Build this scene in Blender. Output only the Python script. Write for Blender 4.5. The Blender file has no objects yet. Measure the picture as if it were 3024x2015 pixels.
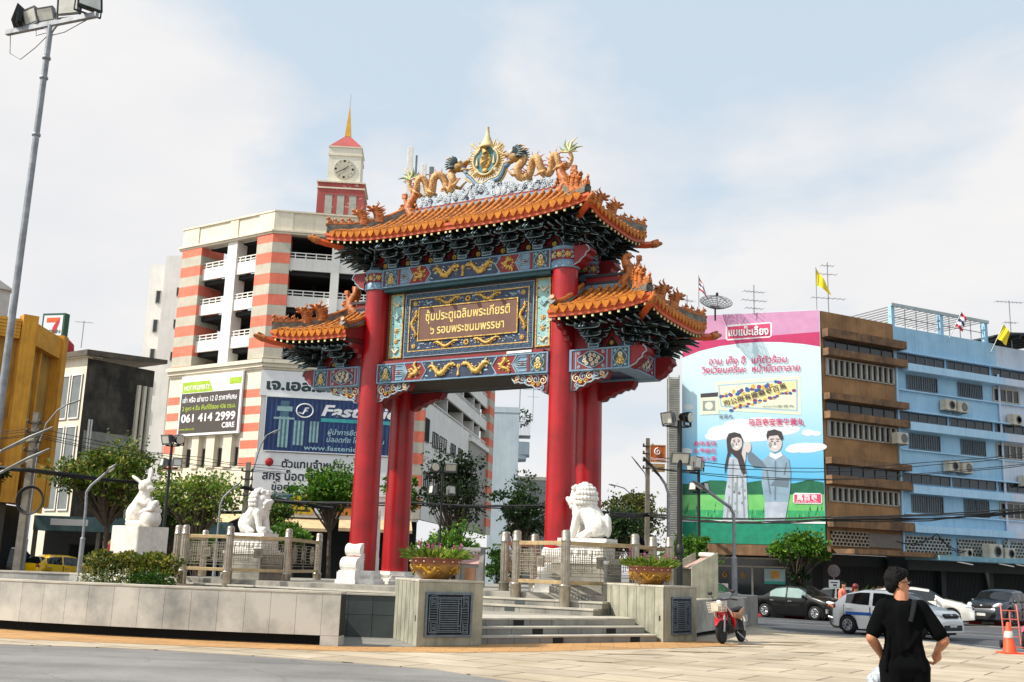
import bpy, math, random
from mathutils import Vector, Matrix, geometry, noise
rad = math.radians
rnd = random.Random(11)
sc = bpy.context.scene
COL = sc.collection
PI = math.pi
V = Vector

# ---------------------------------------------------------------- camera, sky, sun, exposure
def make_camera():
    phi, p = math.atan(.0332), rad(12.01)
    f = V((0, math.cos(p), math.sin(p)))
    u0 = V((0, -math.sin(p), math.cos(p)))
    r0 = V((1, 0, 0))
    r = math.cos(phi) * r0 + math.sin(phi) * u0
    u = -math.sin(phi) * r0 + math.cos(phi) * u0
    cd = bpy.data.cameras.new('camera')
    cd.sensor_width = 36
    cd.lens = 37.78
    cd.clip_start = .1
    cd.clip_end = 3000
    co = bpy.data.objects.new('camera', cd)
    m = Matrix((r, u, -f)).transposed().to_4x4()
    m.translation = (0, 0, 1.6)
    co.matrix_world = m
    COL.objects.link(co)
    sc.camera = co
make_camera()

SUN_EL, SUN_AZ = rad(46), rad(-104)      # azimuth from +Y, negative = to the left of the view
def make_light():
    w = bpy.data.worlds.new('World')
    sc.world = w
    w.use_nodes = True
    nt = w.node_tree
    N, L = nt.nodes, nt.links
    bg = N['Background']
    sky = N.new('ShaderNodeTexSky')
    sky.sky_type = 'NISHITA'
    sky.sun_disc = False
    sky.sun_elevation = SUN_EL
    sky.sun_rotation = SUN_AZ
    sky.dust_density = 2.5
    sky.air_density = 1.2
    tc = N.new('ShaderNodeTexCoord')
    # soft cumulus banks and thin veil laid over the clear sky by direction
    mp = N.new('ShaderNodeMapping'); mp.inputs['Scale'].default_value = (1, 1, 2.2)
    mp.inputs['Location'].default_value = (3.1, .2, .55)
    L.new(tc.outputs['Generated'], mp.inputs[0])
    n1 = N.new('ShaderNodeTexNoise'); n1.inputs['Scale'].default_value = 2.7; n1.inputs['Detail'].default_value = 9
    n1.inputs['Roughness'].default_value = .52; n1.inputs['Distortion'].default_value = .25
    L.new(mp.outputs[0], n1.inputs['Vector'])
    sep = N.new('ShaderNodeSeparateXYZ'); L.new(tc.outputs['Generated'], sep.inputs[0])
    # more cloud near the horizon
    hz = N.new('ShaderNodeMapRange'); hz.inputs[1].default_value = 0; hz.inputs[2].default_value = .62
    hz.inputs[3].default_value = .25; hz.inputs[4].default_value = -.08
    L.new(sep.outputs[2], hz.inputs[0])
    ad = N.new('ShaderNodeMath'); ad.operation = 'ADD'
    L.new(n1.outputs['Fac'], ad.inputs[0]); L.new(hz.outputs[0], ad.inputs[1])
    # a cumulus bank in the west (left) and one low in the east (right)
    def bank(d, lo, hi, amt, src):
        vm = N.new('ShaderNodeVectorMath'); vm.operation = 'DOT_PRODUCT'
        vm.inputs[1].default_value = V(d).normalized()
        L.new(tc.outputs['Generated'], vm.inputs[0])
        mr = N.new('ShaderNodeMapRange'); mr.inputs[1].default_value = lo; mr.inputs[2].default_value = hi
        mr.inputs[3].default_value = 0; mr.inputs[4].default_value = amt
        L.new(vm.outputs['Value'], mr.inputs[0])
        a = N.new('ShaderNodeMath'); a.operation = 'ADD'
        L.new(src, a.inputs[0]); L.new(mr.outputs[0], a.inputs[1])
        return a.outputs[0]
    s = bank((-.47, .85, .33), .955, .99, .19, ad.outputs[0])
    s = bank((.46, .86, .2), .955, .985, .16, s)
    rp = N.new('ShaderNodeValToRGB')
    rp.color_ramp.elements[0].position = .535; rp.color_ramp.elements[0].color = (0, 0, 0, 1)
    rp.color_ramp.elements[1].position = .70; rp.color_ramp.elements[1].color = (1, 1, 1, 1)
    L.new(s, rp.inputs[0])
    veil = N.new('ShaderNodeMix'); veil.data_type = 'RGBA'; veil.inputs[0].default_value = .86
    L.new(sky.outputs[0], veil.inputs[6]); veil.inputs[7].default_value = (5.3, 6.2, 7.05, 1)
    cm = N.new('ShaderNodeMix'); cm.data_type = 'RGBA'
    L.new(rp.outputs[0], cm.inputs[0]); L.new(veil.outputs[2], cm.inputs[6])
    n2 = N.new('ShaderNodeTexNoise'); n2.inputs['Scale'].default_value = 3.3; n2.inputs['Detail'].default_value = 6
    L.new(mp.outputs[0], n2.inputs['Vector'])
    cc = N.new('ShaderNodeMix'); cc.data_type = 'RGBA'
    cc.inputs[6].default_value = (6.4, 6.5, 6.75, 1); cc.inputs[7].default_value = (7.3, 7.2, 7.15, 1)
    rr = N.new('ShaderNodeMapRange'); rr.inputs[1].default_value = .35; rr.inputs[2].default_value = .65
    L.new(n2.outputs['Fac'], rr.inputs[0]); L.new(rr.outputs[0], cc.inputs[0])
    L.new(cc.outputs[2], cm.inputs[7])
    # fill glow added to the unseen sky behind and left of the camera
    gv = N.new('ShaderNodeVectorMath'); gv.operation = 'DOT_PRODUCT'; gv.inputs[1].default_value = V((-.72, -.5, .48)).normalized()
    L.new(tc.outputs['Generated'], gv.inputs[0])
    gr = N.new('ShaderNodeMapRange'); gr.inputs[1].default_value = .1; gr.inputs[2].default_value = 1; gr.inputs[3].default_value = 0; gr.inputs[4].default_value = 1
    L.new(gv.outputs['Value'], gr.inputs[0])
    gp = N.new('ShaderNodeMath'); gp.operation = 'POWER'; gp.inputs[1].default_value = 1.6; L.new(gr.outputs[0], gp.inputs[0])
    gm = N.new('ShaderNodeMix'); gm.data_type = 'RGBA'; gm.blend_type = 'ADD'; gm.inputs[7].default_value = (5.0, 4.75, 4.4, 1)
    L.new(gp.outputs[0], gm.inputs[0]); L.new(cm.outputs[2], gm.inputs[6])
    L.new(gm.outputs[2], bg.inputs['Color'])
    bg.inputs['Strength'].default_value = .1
    sd = bpy.data.lights.new('sun', 'SUN')
    sd.energy = 4.8
    sd.angle = rad(.6)
    sd.color = (1, .93, .82)
    so = bpy.data.objects.new('sun', sd)
    d = V((math.sin(SUN_AZ) * math.cos(SUN_EL), math.cos(SUN_AZ) * math.cos(SUN_EL), math.sin(SUN_EL)))
    so.rotation_euler = d.to_track_quat('Z', 'Y').to_euler()
    so.location = d * 60
    COL.objects.link(so)
    sc.view_settings.view_transform = 'Standard'
    sc.view_settings.look = 'None'
    sc.view_settings.exposure = .36
    sc.view_settings.gamma = 1
make_light()

# ---------------------------------------------------------------- materials
def lin(c):
    return tuple(((x / 255) / 12.92 if x <= 10.3 else ((x / 255 + .055) / 1.055) ** 2.4) for x in c) + (1,)
MATS = {}
def mat(n, c, c2=None, rough=.6, s=3, metal=0, streak=0, bump=0, bs=40, brick=None, spec=.5, coat=0, lo=.35, hi=.68, trans=0):
    """procedural: base colour broken up by noise, optional vertical weather streaks, bump and slab joints (brick=(w,h,joint colour,joint size))"""
    if n in MATS: return MATS[n]
    m = bpy.data.materials.new(n); m.use_nodes = True
    nt = m.node_tree; N, L = nt.nodes, nt.links
    b = N['Principled BSDF']
    b.inputs['Roughness'].default_value = rough
    b.inputs['Metallic'].default_value = metal
    b.inputs['Specular IOR Level'].default_value = spec
    b.inputs['Coat Weight'].default_value = coat
    if trans: b.inputs['Transmission Weight'].default_value = trans
    a = lin(c)
    z = lin(c2) if c2 else tuple(x * .72 for x in a[:3]) + (1,)
    tc = N.new('ShaderNodeTexCoord')
    no = N.new('ShaderNodeTexNoise'); no.inputs['Scale'].default_value = s; no.inputs['Detail'].default_value = 7
    no.inputs['Roughness'].default_value = .62
    L.new(tc.outputs['Object'], no.inputs['Vector'])
    mr = N.new('ShaderNodeMapRange'); mr.inputs[1].default_value = lo; mr.inputs[2].default_value = hi
    L.new(no.outputs['Fac'], mr.inputs[0])
    mx = N.new('ShaderNodeMix'); mx.data_type = 'RGBA'
    mx.inputs[6].default_value = a; mx.inputs[7].default_value = z
    L.new(mr.outputs[0], mx.inputs[0])
    out = mx.outputs[2]
    if brick:
        bw, bh, jc, js = brick[:4]
        br = N.new('ShaderNodeTexBrick')
        br.inputs['Scale'].default_value = 1; br.inputs['Brick Width'].default_value = bw; br.inputs['Row Height'].default_value = bh
        br.inputs['Mortar Size'].default_value = js; br.inputs['Mortar Smooth'].default_value = .3
        br.offset = brick[5] if len(brick) > 5 else .5
        br.inputs['Color1'].default_value = (1, 1, 1, 1); br.inputs['Color2'].default_value = (.8, .8, .8, 1)
        br.inputs['Mortar'].default_value = tuple(x for x in lin(jc)[:3]) + (1,)
        mpn = N.new('ShaderNodeMapping'); mpn.inputs['Rotation'].default_value = brick[4] if len(brick) > 4 else (0, 0, 0)
        L.new(tc.outputs['Object'], mpn.inputs[0]); L.new(mpn.outputs[0], br.inputs['Vector'])
        m2 = N.new('ShaderNodeMix'); m2.data_type = 'RGBA'; m2.blend_type = 'MULTIPLY'; m2.inputs[0].default_value = 1
        L.new(out, m2.inputs[6]); L.new(br.outputs['Color'], m2.inputs[7]); out = m2.outputs[2]
    if streak:
        mp = N.new('ShaderNodeMapping'); mp.inputs['Scale'].default_value = (2.6, 2.6, .16)
        L.new(tc.outputs['Object'], mp.inputs[0])
        n2 = N.new('ShaderNodeTexNoise'); n2.inputs['Scale'].default_value = 2.2; n2.inputs['Detail'].default_value = 8; n2.inputs['Roughness'].default_value = .7
        L.new(mp.outputs[0], n2.inputs['Vector'])
        r2 = N.new('ShaderNodeMapRange'); r2.inputs[1].default_value = .48; r2.inputs[2].default_value = .74
        r2.inputs[3].default_value = 1; r2.inputs[4].default_value = 1 - streak
        L.new(n2.outputs['Fac'], r2.inputs[0])
        m3 = N.new('ShaderNodeMix'); m3.data_type = 'RGBA'; m3.blend_type = 'MULTIPLY'; m3.inputs[0].default_value = 1
        L.new(out, m3.inputs[6]); L.new(r2.outputs[0], m3.inputs[7]); out = m3.outputs[2]
    L.new(out, b.inputs['Base Color'])
    if bump:
        n3 = N.new('ShaderNodeTexNoise'); n3.inputs['Scale'].default_value = bs; n3.inputs['Detail'].default_value = 5
        L.new(tc.outputs['Object'], n3.inputs['Vector'])
        bp = N.new('ShaderNodeBump'); bp.inputs['Strength'].default_value = bump; bp.inputs['Distance'].default_value = .03
        L.new(n3.outputs['Fac'], bp.inputs['Height']); L.new(bp.outputs[0], b.inputs['Normal'])
    MATS[n] = m
    return m

def grad_mat(n, stops, z0, z1, rough=.5):
    """a printed vertical colour wash (posters), along object Z"""
    m = bpy.data.materials.new(n); m.use_nodes = True
    nt = m.node_tree; N, L = nt.nodes, nt.links
    b = N['Principled BSDF']; b.inputs['Roughness'].default_value = rough
    tc = N.new('ShaderNodeTexCoord'); sp = N.new('ShaderNodeSeparateXYZ'); L.new(tc.outputs['Object'], sp.inputs[0])
    mr = N.new('ShaderNodeMapRange'); mr.inputs[1].default_value = z0; mr.inputs[2].default_value = z1; L.new(sp.outputs[2], mr.inputs[0])
    rp = N.new('ShaderNodeValToRGB'); L.new(mr.outputs[0], rp.inputs[0])
    e = rp.color_ramp.elements
    while len(e) < len(stops): e.new(.5)
    for i, (p, c) in enumerate(stops): e[i].position = p; e[i].color = lin(c)
    L.new(rp.outputs[0], b.inputs['Base Color'])
    return m

def leaf_mat(n, c, c2, c3):
    if n in MATS: return MATS[n]
    m = bpy.data.materials.new(n); m.use_nodes = True
    nt = m.node_tree; N, L = nt.nodes, nt.links
    b = N['Principled BSDF']; b.inputs['Roughness'].default_value = .5
    b.inputs['Specular IOR Level'].default_value = .35
    g = N.new('ShaderNodeNewGeometry')
    rp = N.new('ShaderNodeValToRGB')
    e = rp.color_ramp.elements; e.new(.5)
    for i, k in enumerate((c, c2, c3)): e[i].position = (0, .55, 1)[i]; e[i].color = lin(k)
    L.new(g.outputs['Random Per Island'], rp.inputs[0])
    tc = N.new('ShaderNodeTexCoord'); no = N.new('ShaderNodeTexNoise'); no.inputs['Scale'].default_value = 1.1
    L.new(tc.outputs['Object'], no.inputs['Vector'])
    mr = N.new('ShaderNodeMapRange'); mr.inputs[1].default_value = .35; mr.inputs[2].default_value = .65; mr.inputs[3].default_value = .65; mr.inputs[4].default_value = 1.25
    L.new(no.outputs['Fac'], mr.inputs[0])
    mx = N.new('ShaderNodeMix'); mx.data_type = 'RGBA'; mx.blend_type = 'MULTIPLY'; mx.inputs[0].default_value = 1
    L.new(rp.outputs[0], mx.inputs[6]); L.new(mr.outputs[0], mx.inputs[7])
    L.new(mx.outputs[2], b.inputs['Base Color'])
    tr = N.new('ShaderNodeBsdfTranslucent'); L.new(mx.outputs[2], tr.inputs[0])
    ms = N.new('ShaderNodeMixShader'); ms.inputs[0].default_value = .3
    L.new(b.outputs[0], ms.inputs[1]); L.new(tr.outputs[0], ms.inputs[2])
    L.new(ms.outputs[0], N['Material Output'].inputs[0])
    MATS[n] = m
    return m

# ---------------------------------------------------------------- mesh builder
class MB:
    def __init__(s, M=None):
        s.v = []; s.f = []; s.mi = []; s.sm = []; s.M = M or Matrix()
    def add(s, vs, fs, mi=0, smooth=False):
        o = len(s.v); M = s.M
        s.v += [tuple(M @ V(p)) for p in vs]
        flip = M.determinant() < 0
        for f in fs:
            f = tuple(i + o for i in f)
            s.f.append(f[::-1] if flip else f); s.mi.append(mi); s.sm.append(smooth)
        return s
    def box(s, a, b, mi=0):
        x0, y0, z0 = (min(a[i], b[i]) for i in range(3)); x1, y1, z1 = (max(a[i], b[i]) for i in range(3))
        return s.add([(x0, y0, z0), (x1, y0, z0), (x1, y1, z0), (x0, y1, z0), (x0, y0, z1), (x1, y0, z1), (x1, y1, z1), (x0, y1, z1)],
              [(3, 2, 1, 0), (4, 5, 6, 7), (0, 1, 5, 4), (1, 2, 6, 5), (2, 3, 7, 6), (3, 0, 4, 7)], mi)
    def bx(s, c, size, mi=0, rot=None):
        """box by centre and size, rot = euler"""
        old = s.M
        from mathutils import Euler
        s.M = old @ Matrix.Translation(c) @ (Euler(rot).to_matrix().to_4x4() if rot else Matrix())
        h = [x / 2 for x in size]
        s.box((-h[0], -h[1], -h[2]), h, mi); s.M = old
        return s
    def quad(s, pts, mi=0):
        return s.add(pts, [tuple(range(len(pts)))], mi)
    def prism(s, poly, y0, y1, mi=0, plane='xz', mi2=None):
        """polygon (u,v) extruded; plane xz -> thickness along y, xy -> along z, yz -> along x"""
        n = len(poly)
        ar = sum(poly[i][0] * poly[(i + 1) % n][1] - poly[(i + 1) % n][0] * poly[i][1] for i in range(n))
        if ar < 0: poly = poly[::-1]
        if plane == 'xz': T = lambda p, t: (p[0], t, p[1])
        elif plane == 'xy': T = lambda p, t: (p[0], p[1], t)
        else: T = lambda p, t: (t, p[0], p[1])
        lo, hi = min(y0, y1), max(y0, y1)
        if plane == 'xz': lo, hi = hi, lo
        vs = [T(p, lo) for p in poly] + [T(p, hi) for p in poly]
        tri = geometry.tessellate_polygon([[V((p[0], p[1], 0)) for p in poly]])
        fs = []
        for t in tri:
            a, b, c = (poly[i] for i in t)
            if (b[0] - a[0]) * (c[1] - a[1]) - (c[0] - a[0]) * (b[1] - a[1]) < 0: t = t[::-1]
            fs.append(tuple(i + n for i in t)); fs.append(tuple(t[::-1]))
        m2 = mi if mi2 is None else mi2
        s.add(vs, fs, mi)
        o = len(s.v) - 2 * n
        flip = s.M.determinant() < 0
        for i in range(n):
            j = (i + 1) % n
            f = (o + i, o + j, o + j + n, o + i + n)
            s.f.append(f[::-1] if flip else f); s.mi.append(m2); s.sm.append(False)
        return s
    def tube(s, pts, r, n=8, mi=0, smooth=True, cap=True, flat=1.0):
        pts = [V(p) for p in pts]
        rs = r if isinstance(r, (list, tuple)) else [r] * len(pts)
        up = None; rings = []
        for i, p in enumerate(pts):
            t = (pts[min(i + 1, len(pts) - 1)] - pts[max(i - 1, 0)])
            if t.length < 1e-9: t = V((0, 0, 1))
            t.normalize()
            if up is None:
                up = V((0, 0, 1)) if abs(t.z) < .9 else V((0, 1, 0))
            sx = t.cross(up)
            if sx.length < 1e-6: sx = t.orthogonal()
            sx.normalize(); up = sx.cross(t)
            rings.append([p + (sx * math.cos(2 * PI * k / n) + up * math.sin(2 * PI * k / n) * flat) * rs[i] for k in range(n)])
        vs = [q for rg in rings for q in rg]
        fs = [(i * n + k, i * n + (k + 1) % n, (i + 1) * n + (k + 1) % n, (i + 1) * n + k) for i in range(len(pts) - 1) for k in range(n)]
        s.add(vs, fs, mi, smooth)
        if cap: s.add(rings[0], [tuple(range(n))[::-1]], mi); s.add(rings[-1], [tuple(range(n))], mi)
        return s
    def cyl(s, a, b, r, n=16, mi=0, r2=None):
        return s.tube([a, b], [r, r if r2 is None else r2], n, mi)
    def lathe(s, prof, c=(0, 0, 0), n=24, mi=0, smooth=True, a0=0, sq=None):
        """prof: (r,z) from bottom to top round the z axis"""
        vs = []; m = len(prof)
        for k in range(n):
            a = a0 + 2 * PI * k / n
            for r_, z in prof: vs.append((c[0] + r_ * math.cos(a), c[1] + r_ * math.sin(a), c[2] + z))
        fs = []
        for k in range(n):
            k2 = (k + 1) % n
            for i in range(m - 1): fs.append((k * m + i, k2 * m + i, k2 * m + i + 1, k * m + i + 1))
        s.add(vs, fs, mi, smooth)
        if prof[0][0] > 1e-4: s.add([vs[k * m] for k in range(n)], [tuple(range(n))[::-1]], mi)
        if prof[-1][0] > 1e-4: s.add([vs[k * m + m - 1] for k in range(n)], [tuple(range(n))], mi)
        return s
    def ell(s, c, r, mi=0, rot=None, n=12, m=8, smooth=True):
        from mathutils import Euler
        if not isinstance(r, (tuple, list)): r = (r, r, r)
        Rm = Euler(rot).to_matrix() if rot else Matrix.Identity(3)
        c = V(c); vs = [c + Rm @ V((0, 0, -r[2]))]
        for i in range(1, m):
            t = -PI / 2 + PI * i / m
            for k in range(n):
                a = 2 * PI * k / n
                vs.append(c + Rm @ V((r[0] * math.cos(t) * math.cos(a), r[1] * math.cos(t) * math.sin(a), r[2] * math.sin(t))))
        vs.append(c + Rm @ V((0, 0, r[2])))
        fs = [(0, 1 + (k + 1) % n, 1 + k) for k in range(n)]
        for i in range(m - 2):
            for k in range(n):
                a, b = 1 + i * n + k, 1 + i * n + (k + 1) % n
                fs.append((a, b, b + n, a + n))
        L_ = len(vs) - 1; o = 1 + (m - 2) * n
        fs += [(o + k, o + (k + 1) % n, L_) for k in range(n)]
        return s.add(vs, fs, mi, smooth)
    def cap(s, a, b, r0, r1=None, mi=0, n=10):
        """tapered capsule"""
        r1 = r0 if r1 is None else r1
        a, b = V(a), V(b); d = (b - a); L_ = d.length; d.normalize()
        pts = [a - d * r0 * math.cos(t) for t in (0, .5, 1.0)] + [a] + [b] + [b + d * r1 * math.sin(t) for t in (.57, 1.07, PI / 2)]
        rs = [r0 * max(.02, math.sin(t)) for t in (0, .5, 1.0)] + [r0, r1] + [r1 * max(.02, math.cos(t)) for t in (.57, 1.07, PI / 2)]
        return s.tube(pts, rs, n, mi)
    def grid(s, rows, mi=0, smooth=True, close=False):
        """rows of points -> quad sheet"""
        n = len(rows[0]); vs = [p for r in rows for p in r]; fs = []
        for i in range(len(rows) - 1):
            for k in range(n if close else n - 1):
                k2 = (k + 1) % n
                fs.append((i * n + k, i * n + k2, (i + 1) * n + k2, (i + 1) * n + k))
        return s.add(vs, fs, mi, smooth)
    def mesh(s, name, mats):
        me = bpy.data.meshes.new(name)
        me.from_pydata(s.v, [], s.f)
        for m in (mats if isinstance(mats, (list, tuple)) else [mats]): me.materials.append(m)
        me.polygons.foreach_set('material_index', s.mi)
        me.polygons.foreach_set('use_smooth', s.sm)
        me.update()
        return me
    def build(s, name, mats, parent=None, bevel=0, seg=2, solid=0):
        o = bpy.data.objects.new(name, s.mesh(name, mats)); COL.objects.link(o)
        if parent is not None: o.parent = parent
        if bevel:
            b = o.modifiers.new('bevel', 'BEVEL'); b.width = bevel; b.segments = seg; b.limit_method = 'ANGLE'; b.angle_limit = rad(40)
            b.harden_normals = False
        return o

def remeshed(mb, name, mats, vox=.02, smooth=4, parent=None):
    """overlapping rounded volumes -> ONE continuous skin"""
    t = bpy.data.objects.new('tmp', mb.mesh('tmp', mats)); COL.objects.link(t)
    m = t.modifiers.new('r', 'REMESH'); m.mode = 'VOXEL'; m.voxel_size = vox; m.use_smooth_shade = True
    if smooth:
        k = t.modifiers.new('s', 'SMOOTH'); k.iterations = smooth; k.factor = .5
    dg = bpy.context.evaluated_depsgraph_get(); dg.update()
    me = bpy.data.meshes.new_from_object(t.evaluated_get(dg))
    bpy.data.objects.remove(t)
    me.materials.clear()
    for x in (mats if isinstance(mats, (list, tuple)) else [mats]): me.materials.append(x)
    for p in me.polygons: p.use_smooth = True; p.material_index = 0
    o = bpy.data.objects.new(name, me); COL.objects.link(o)
    if parent is not None: o.parent = parent
    return o

def thing(name, label, cat, loc=(0, 0, 0), rz=0, group=None):
    o = bpy.data.objects.new(name, None); COL.objects.link(o)
    o.empty_display_size = .2
    o.location = loc; o.rotation_euler = (0, 0, rz)
    return tag(o, label, cat, group)
def tag(o, label, cat, group=None, kind=None):
    if label: o['label'] = label
    if cat: o['category'] = cat
    if group: o['group'] = group
    if kind: o['kind'] = kind
    return o
def struct(o, kind='structure'):
    o['kind'] = kind
    return o
def dup(root, loc, rz=0, label=None, group=None, scale=None):
    def cp(o, par):
        c = o.copy(); COL.objects.link(c)
        if par is not None: c.parent = par
        for k in list(o.children): cp(k, c)
        return c
    r = cp(root, None); r.location = loc; r.rotation_euler = (0, 0, rz)
    if scale: r.scale = (scale,) * 3
    if label: r['label'] = label
    if group: r['group'] = group
    return r
def TR(x, y, z=0, a=0):
    return Matrix.Translation((x, y, z)) @ Matrix.Rotation(a, 4, 'Z')

# ---------------------------------------------------------------- lettering (built-in font, drawn as filled outlines)
def glyphs(body, size, bold=0, shear=0):
    cu = bpy.data.curves.new('t', 'FONT'); cu.body = body; cu.size = size; cu.align_x = 'CENTER'; cu.shear = shear
    o = bpy.data.objects.new('t', cu); COL.objects.link(o)
    dg = bpy.context.evaluated_depsgraph_get(); dg.update()
    c = o.evaluated_get(dg).to_curve(dg)
    polys = []
    for sp in c.splines:
        bp = sp.bezier_points; n = len(bp); pl = []
        for i in range(n):
            a, b = bp[i], bp[(i + 1) % n]
            st = (a.handle_right - a.co).length < 1e-6 and (b.handle_left - b.co).length < 1e-6
            straight = st or a.handle_right_type == 'VECTOR' and b.handle_left_type == 'VECTOR'
            for t in ((0,) if straight else (0, .33, .66)):
                u = 1 - t
                p = a.co * u ** 3 + a.handle_right * 3 * u * u * t + b.handle_left * 3 * u * t * t + b.co * t ** 3
                if not pl or (p.xy - pl[-1]).length > size * .002: pl.append(p.xy.copy())
        if len(pl) > 2: polys.append(pl)
    o.evaluated_get(dg).to_curve_clear()
    bpy.data.objects.remove(o); bpy.data.curves.remove(cu)
    area = lambda p: sum(p[i].x * p[i - 1].y - p[i - 1].x * p[i].y for i in range(len(p))) * -.5
    if not polys: return []
    polys.sort(key=lambda p: -abs(area(p)))
    def off(p, d, sg):
        out = []; n = len(p)
        for i in range(n):
            t = p[(i + 1) % n] - p[i - 1]
            if t.length < 1e-9: out.append(p[i]); continue
            t.normalize(); nn = V((t.y, -t.x)) * (1 if sg else -1)
            out.append(p[i] + nn * d)
        return out
    inside = lambda q, p: sum((p[i].y > q.y) != (p[i - 1].y > q.y) and q.x < (p[i - 1].x - p[i].x) * (q.y - p[i].y) / (p[i - 1].y - p[i].y) + p[i].x for i in range(len(p))) % 2 == 1
    outs = []                       # contours come from fonts of either winding: a hole is wound against the contour that holds it
    for p in polys:
        box = [o_ for o_ in outs if sum(inside(q, o_[0]) for q in p[::max(1, len(p) // 7)]) > 4 * len(p[::max(1, len(p) // 7)]) / 5]
        if box and (area(box[-1][0]) > 0) != (area(p) > 0): box[-1][1].append(p)
        else: outs.append((p, []))
    res = []
    for p, hs in outs:
        loops = [off(q, bold * size, area(p) > 0) for q in [p] + hs]
        tri = geometry.tessellate_polygon([[V((q.x, q.y, 0)) for q in l] for l in loops])
        res.append(([(q.x, q.y) for l in loops for q in l], tri))
    return res
def letter(mb, body, x, z, size, y, mi=0, bold=.012, shear=0, width=None, rot=0):
    """lettering on the local xz plane facing -y, centred on x, baseline z, optionally squeezed to a width"""
    g = glyphs(body, size, bold, shear)
    if not g: return
    xs = [p[0] for vs, _ in g for p in vs]
    x0, x1 = min(xs), max(xs); k = (width / (x1 - x0)) if width else 1; mid = (x0 + x1) / 2
    ca, sa = math.cos(rot), math.sin(rot)
    for i, (vs, tri) in enumerate(g):
        fs = []
        for t in tri:
            a, b, c = (vs[j] for j in t)
            if (b[0] - a[0]) * (c[1] - a[1]) - (c[0] - a[0]) * (b[1] - a[1]) < 0: t = t[::-1]
            fs.append(tuple(t))
        yy = y - .0012 * (i % 6)
        mb.add([(x + ((p[0] - mid) * k) * ca - p[1] * sa, yy, z + ((p[0] - mid) * k) * sa + p[1] * ca) for p in vs], fs, mi)
# ---------------------------------------------------------------- ceremonial gate
RED = mat('red lacquer', (170, 3, 15), (136, 2, 11), rough=.36, s=1.2, coat=.08, streak=.34)
DRED = mat('dark red paint', (132, 8, 22), (98, 6, 16), rough=.55, s=3)
TILE = mat('glazed orange tile', (196, 122, 34), (128, 70, 20), rough=.42, s=7, coat=.05, lo=.4, hi=.62, streak=.25)
TILE2 = mat('weathered orange tile', (192, 112, 44), (126, 68, 28), rough=.5, s=9, lo=.4, hi=.62)
HEART = mat('drip tile', (200, 124, 34), (156, 88, 22), rough=.6, s=4, spec=.25)
FASC = mat('orange eave board', (200, 86, 32), (166, 62, 24), rough=.45, s=4)
CREAM = mat('cream rafter paint', (226, 214, 160), (196, 184, 130), rough=.6)
DGRN = mat('dark green timber', (7, 30, 29), (4, 17, 18), rough=.5)
EDGE = mat('pale blue edging', (150, 176, 186), (118, 146, 160), rough=.5, s=6)
BORD = mat('grey blue paint', (112, 146, 170), (92, 124, 150), rough=.5, s=5)
GOLD = mat('gold paint', (212, 178, 88), (146, 106, 40), rough=.5, s=18, metal=.1, lo=.42, hi=.62)
NAVY = mat('navy paint', (28, 48, 82), (20, 36, 64), rough=.5)
TEAL = mat('teal paint', (18, 74, 82), (12, 54, 62), rough=.5)
TURQ = mat('turquoise panel', (146, 190, 188), (118, 166, 168), rough=.5, s=5)
BOARD = mat('brown board', (106, 70, 54), (90, 58, 46), rough=.55, s=2)
WHITE = mat('white carved stone', (230, 228, 222), (200, 196, 188), rough=.6, s=4, bump=.3, bs=18, streak=.14)
SOFF = mat('painted soffit', (58, 44, 22), (10, 18, 20), rough=.7, s=14, lo=.42, hi=.55)
CLOUDM = mat('grey blue scrollwork', (172, 188, 198), (130, 150, 166), rough=.55, s=6)
DRAG = mat('dragon scales', (214, 178, 116), (140, 92, 52), rough=.6, s=24, lo=.42, hi=.6, bump=.5, bs=30)
PINK = mat('pink fins', (190, 108, 96), (150, 70, 70), rough=.5)
MANE = mat('dark mane', (40, 66, 70), (24, 42, 46), rough=.5)
PALE = mat('pale plaster relief', (226, 214, 186), (196, 180, 148), rough=.5, s=7)
BLACK = mat('black and shadow gap', (14, 16, 16), (8, 9, 9), rough=.8)  # black inlays, joints, backings and clock marks; painted shade at the wall foot
GMATS = [BORD, TEAL, GOLD, DRED, NAVY, EDGE, PALE, TURQ]

GTH = -.5163
gate = thing('ceremonial_gate', 'red columned ceremonial gate with orange tiled roofs and gold dragons on the ridge', 'gate', (-1.066, 34.56, 1.0), GTH)
GM = TR(0, 0, -1.0)                      # heights below are above the plaza

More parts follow.
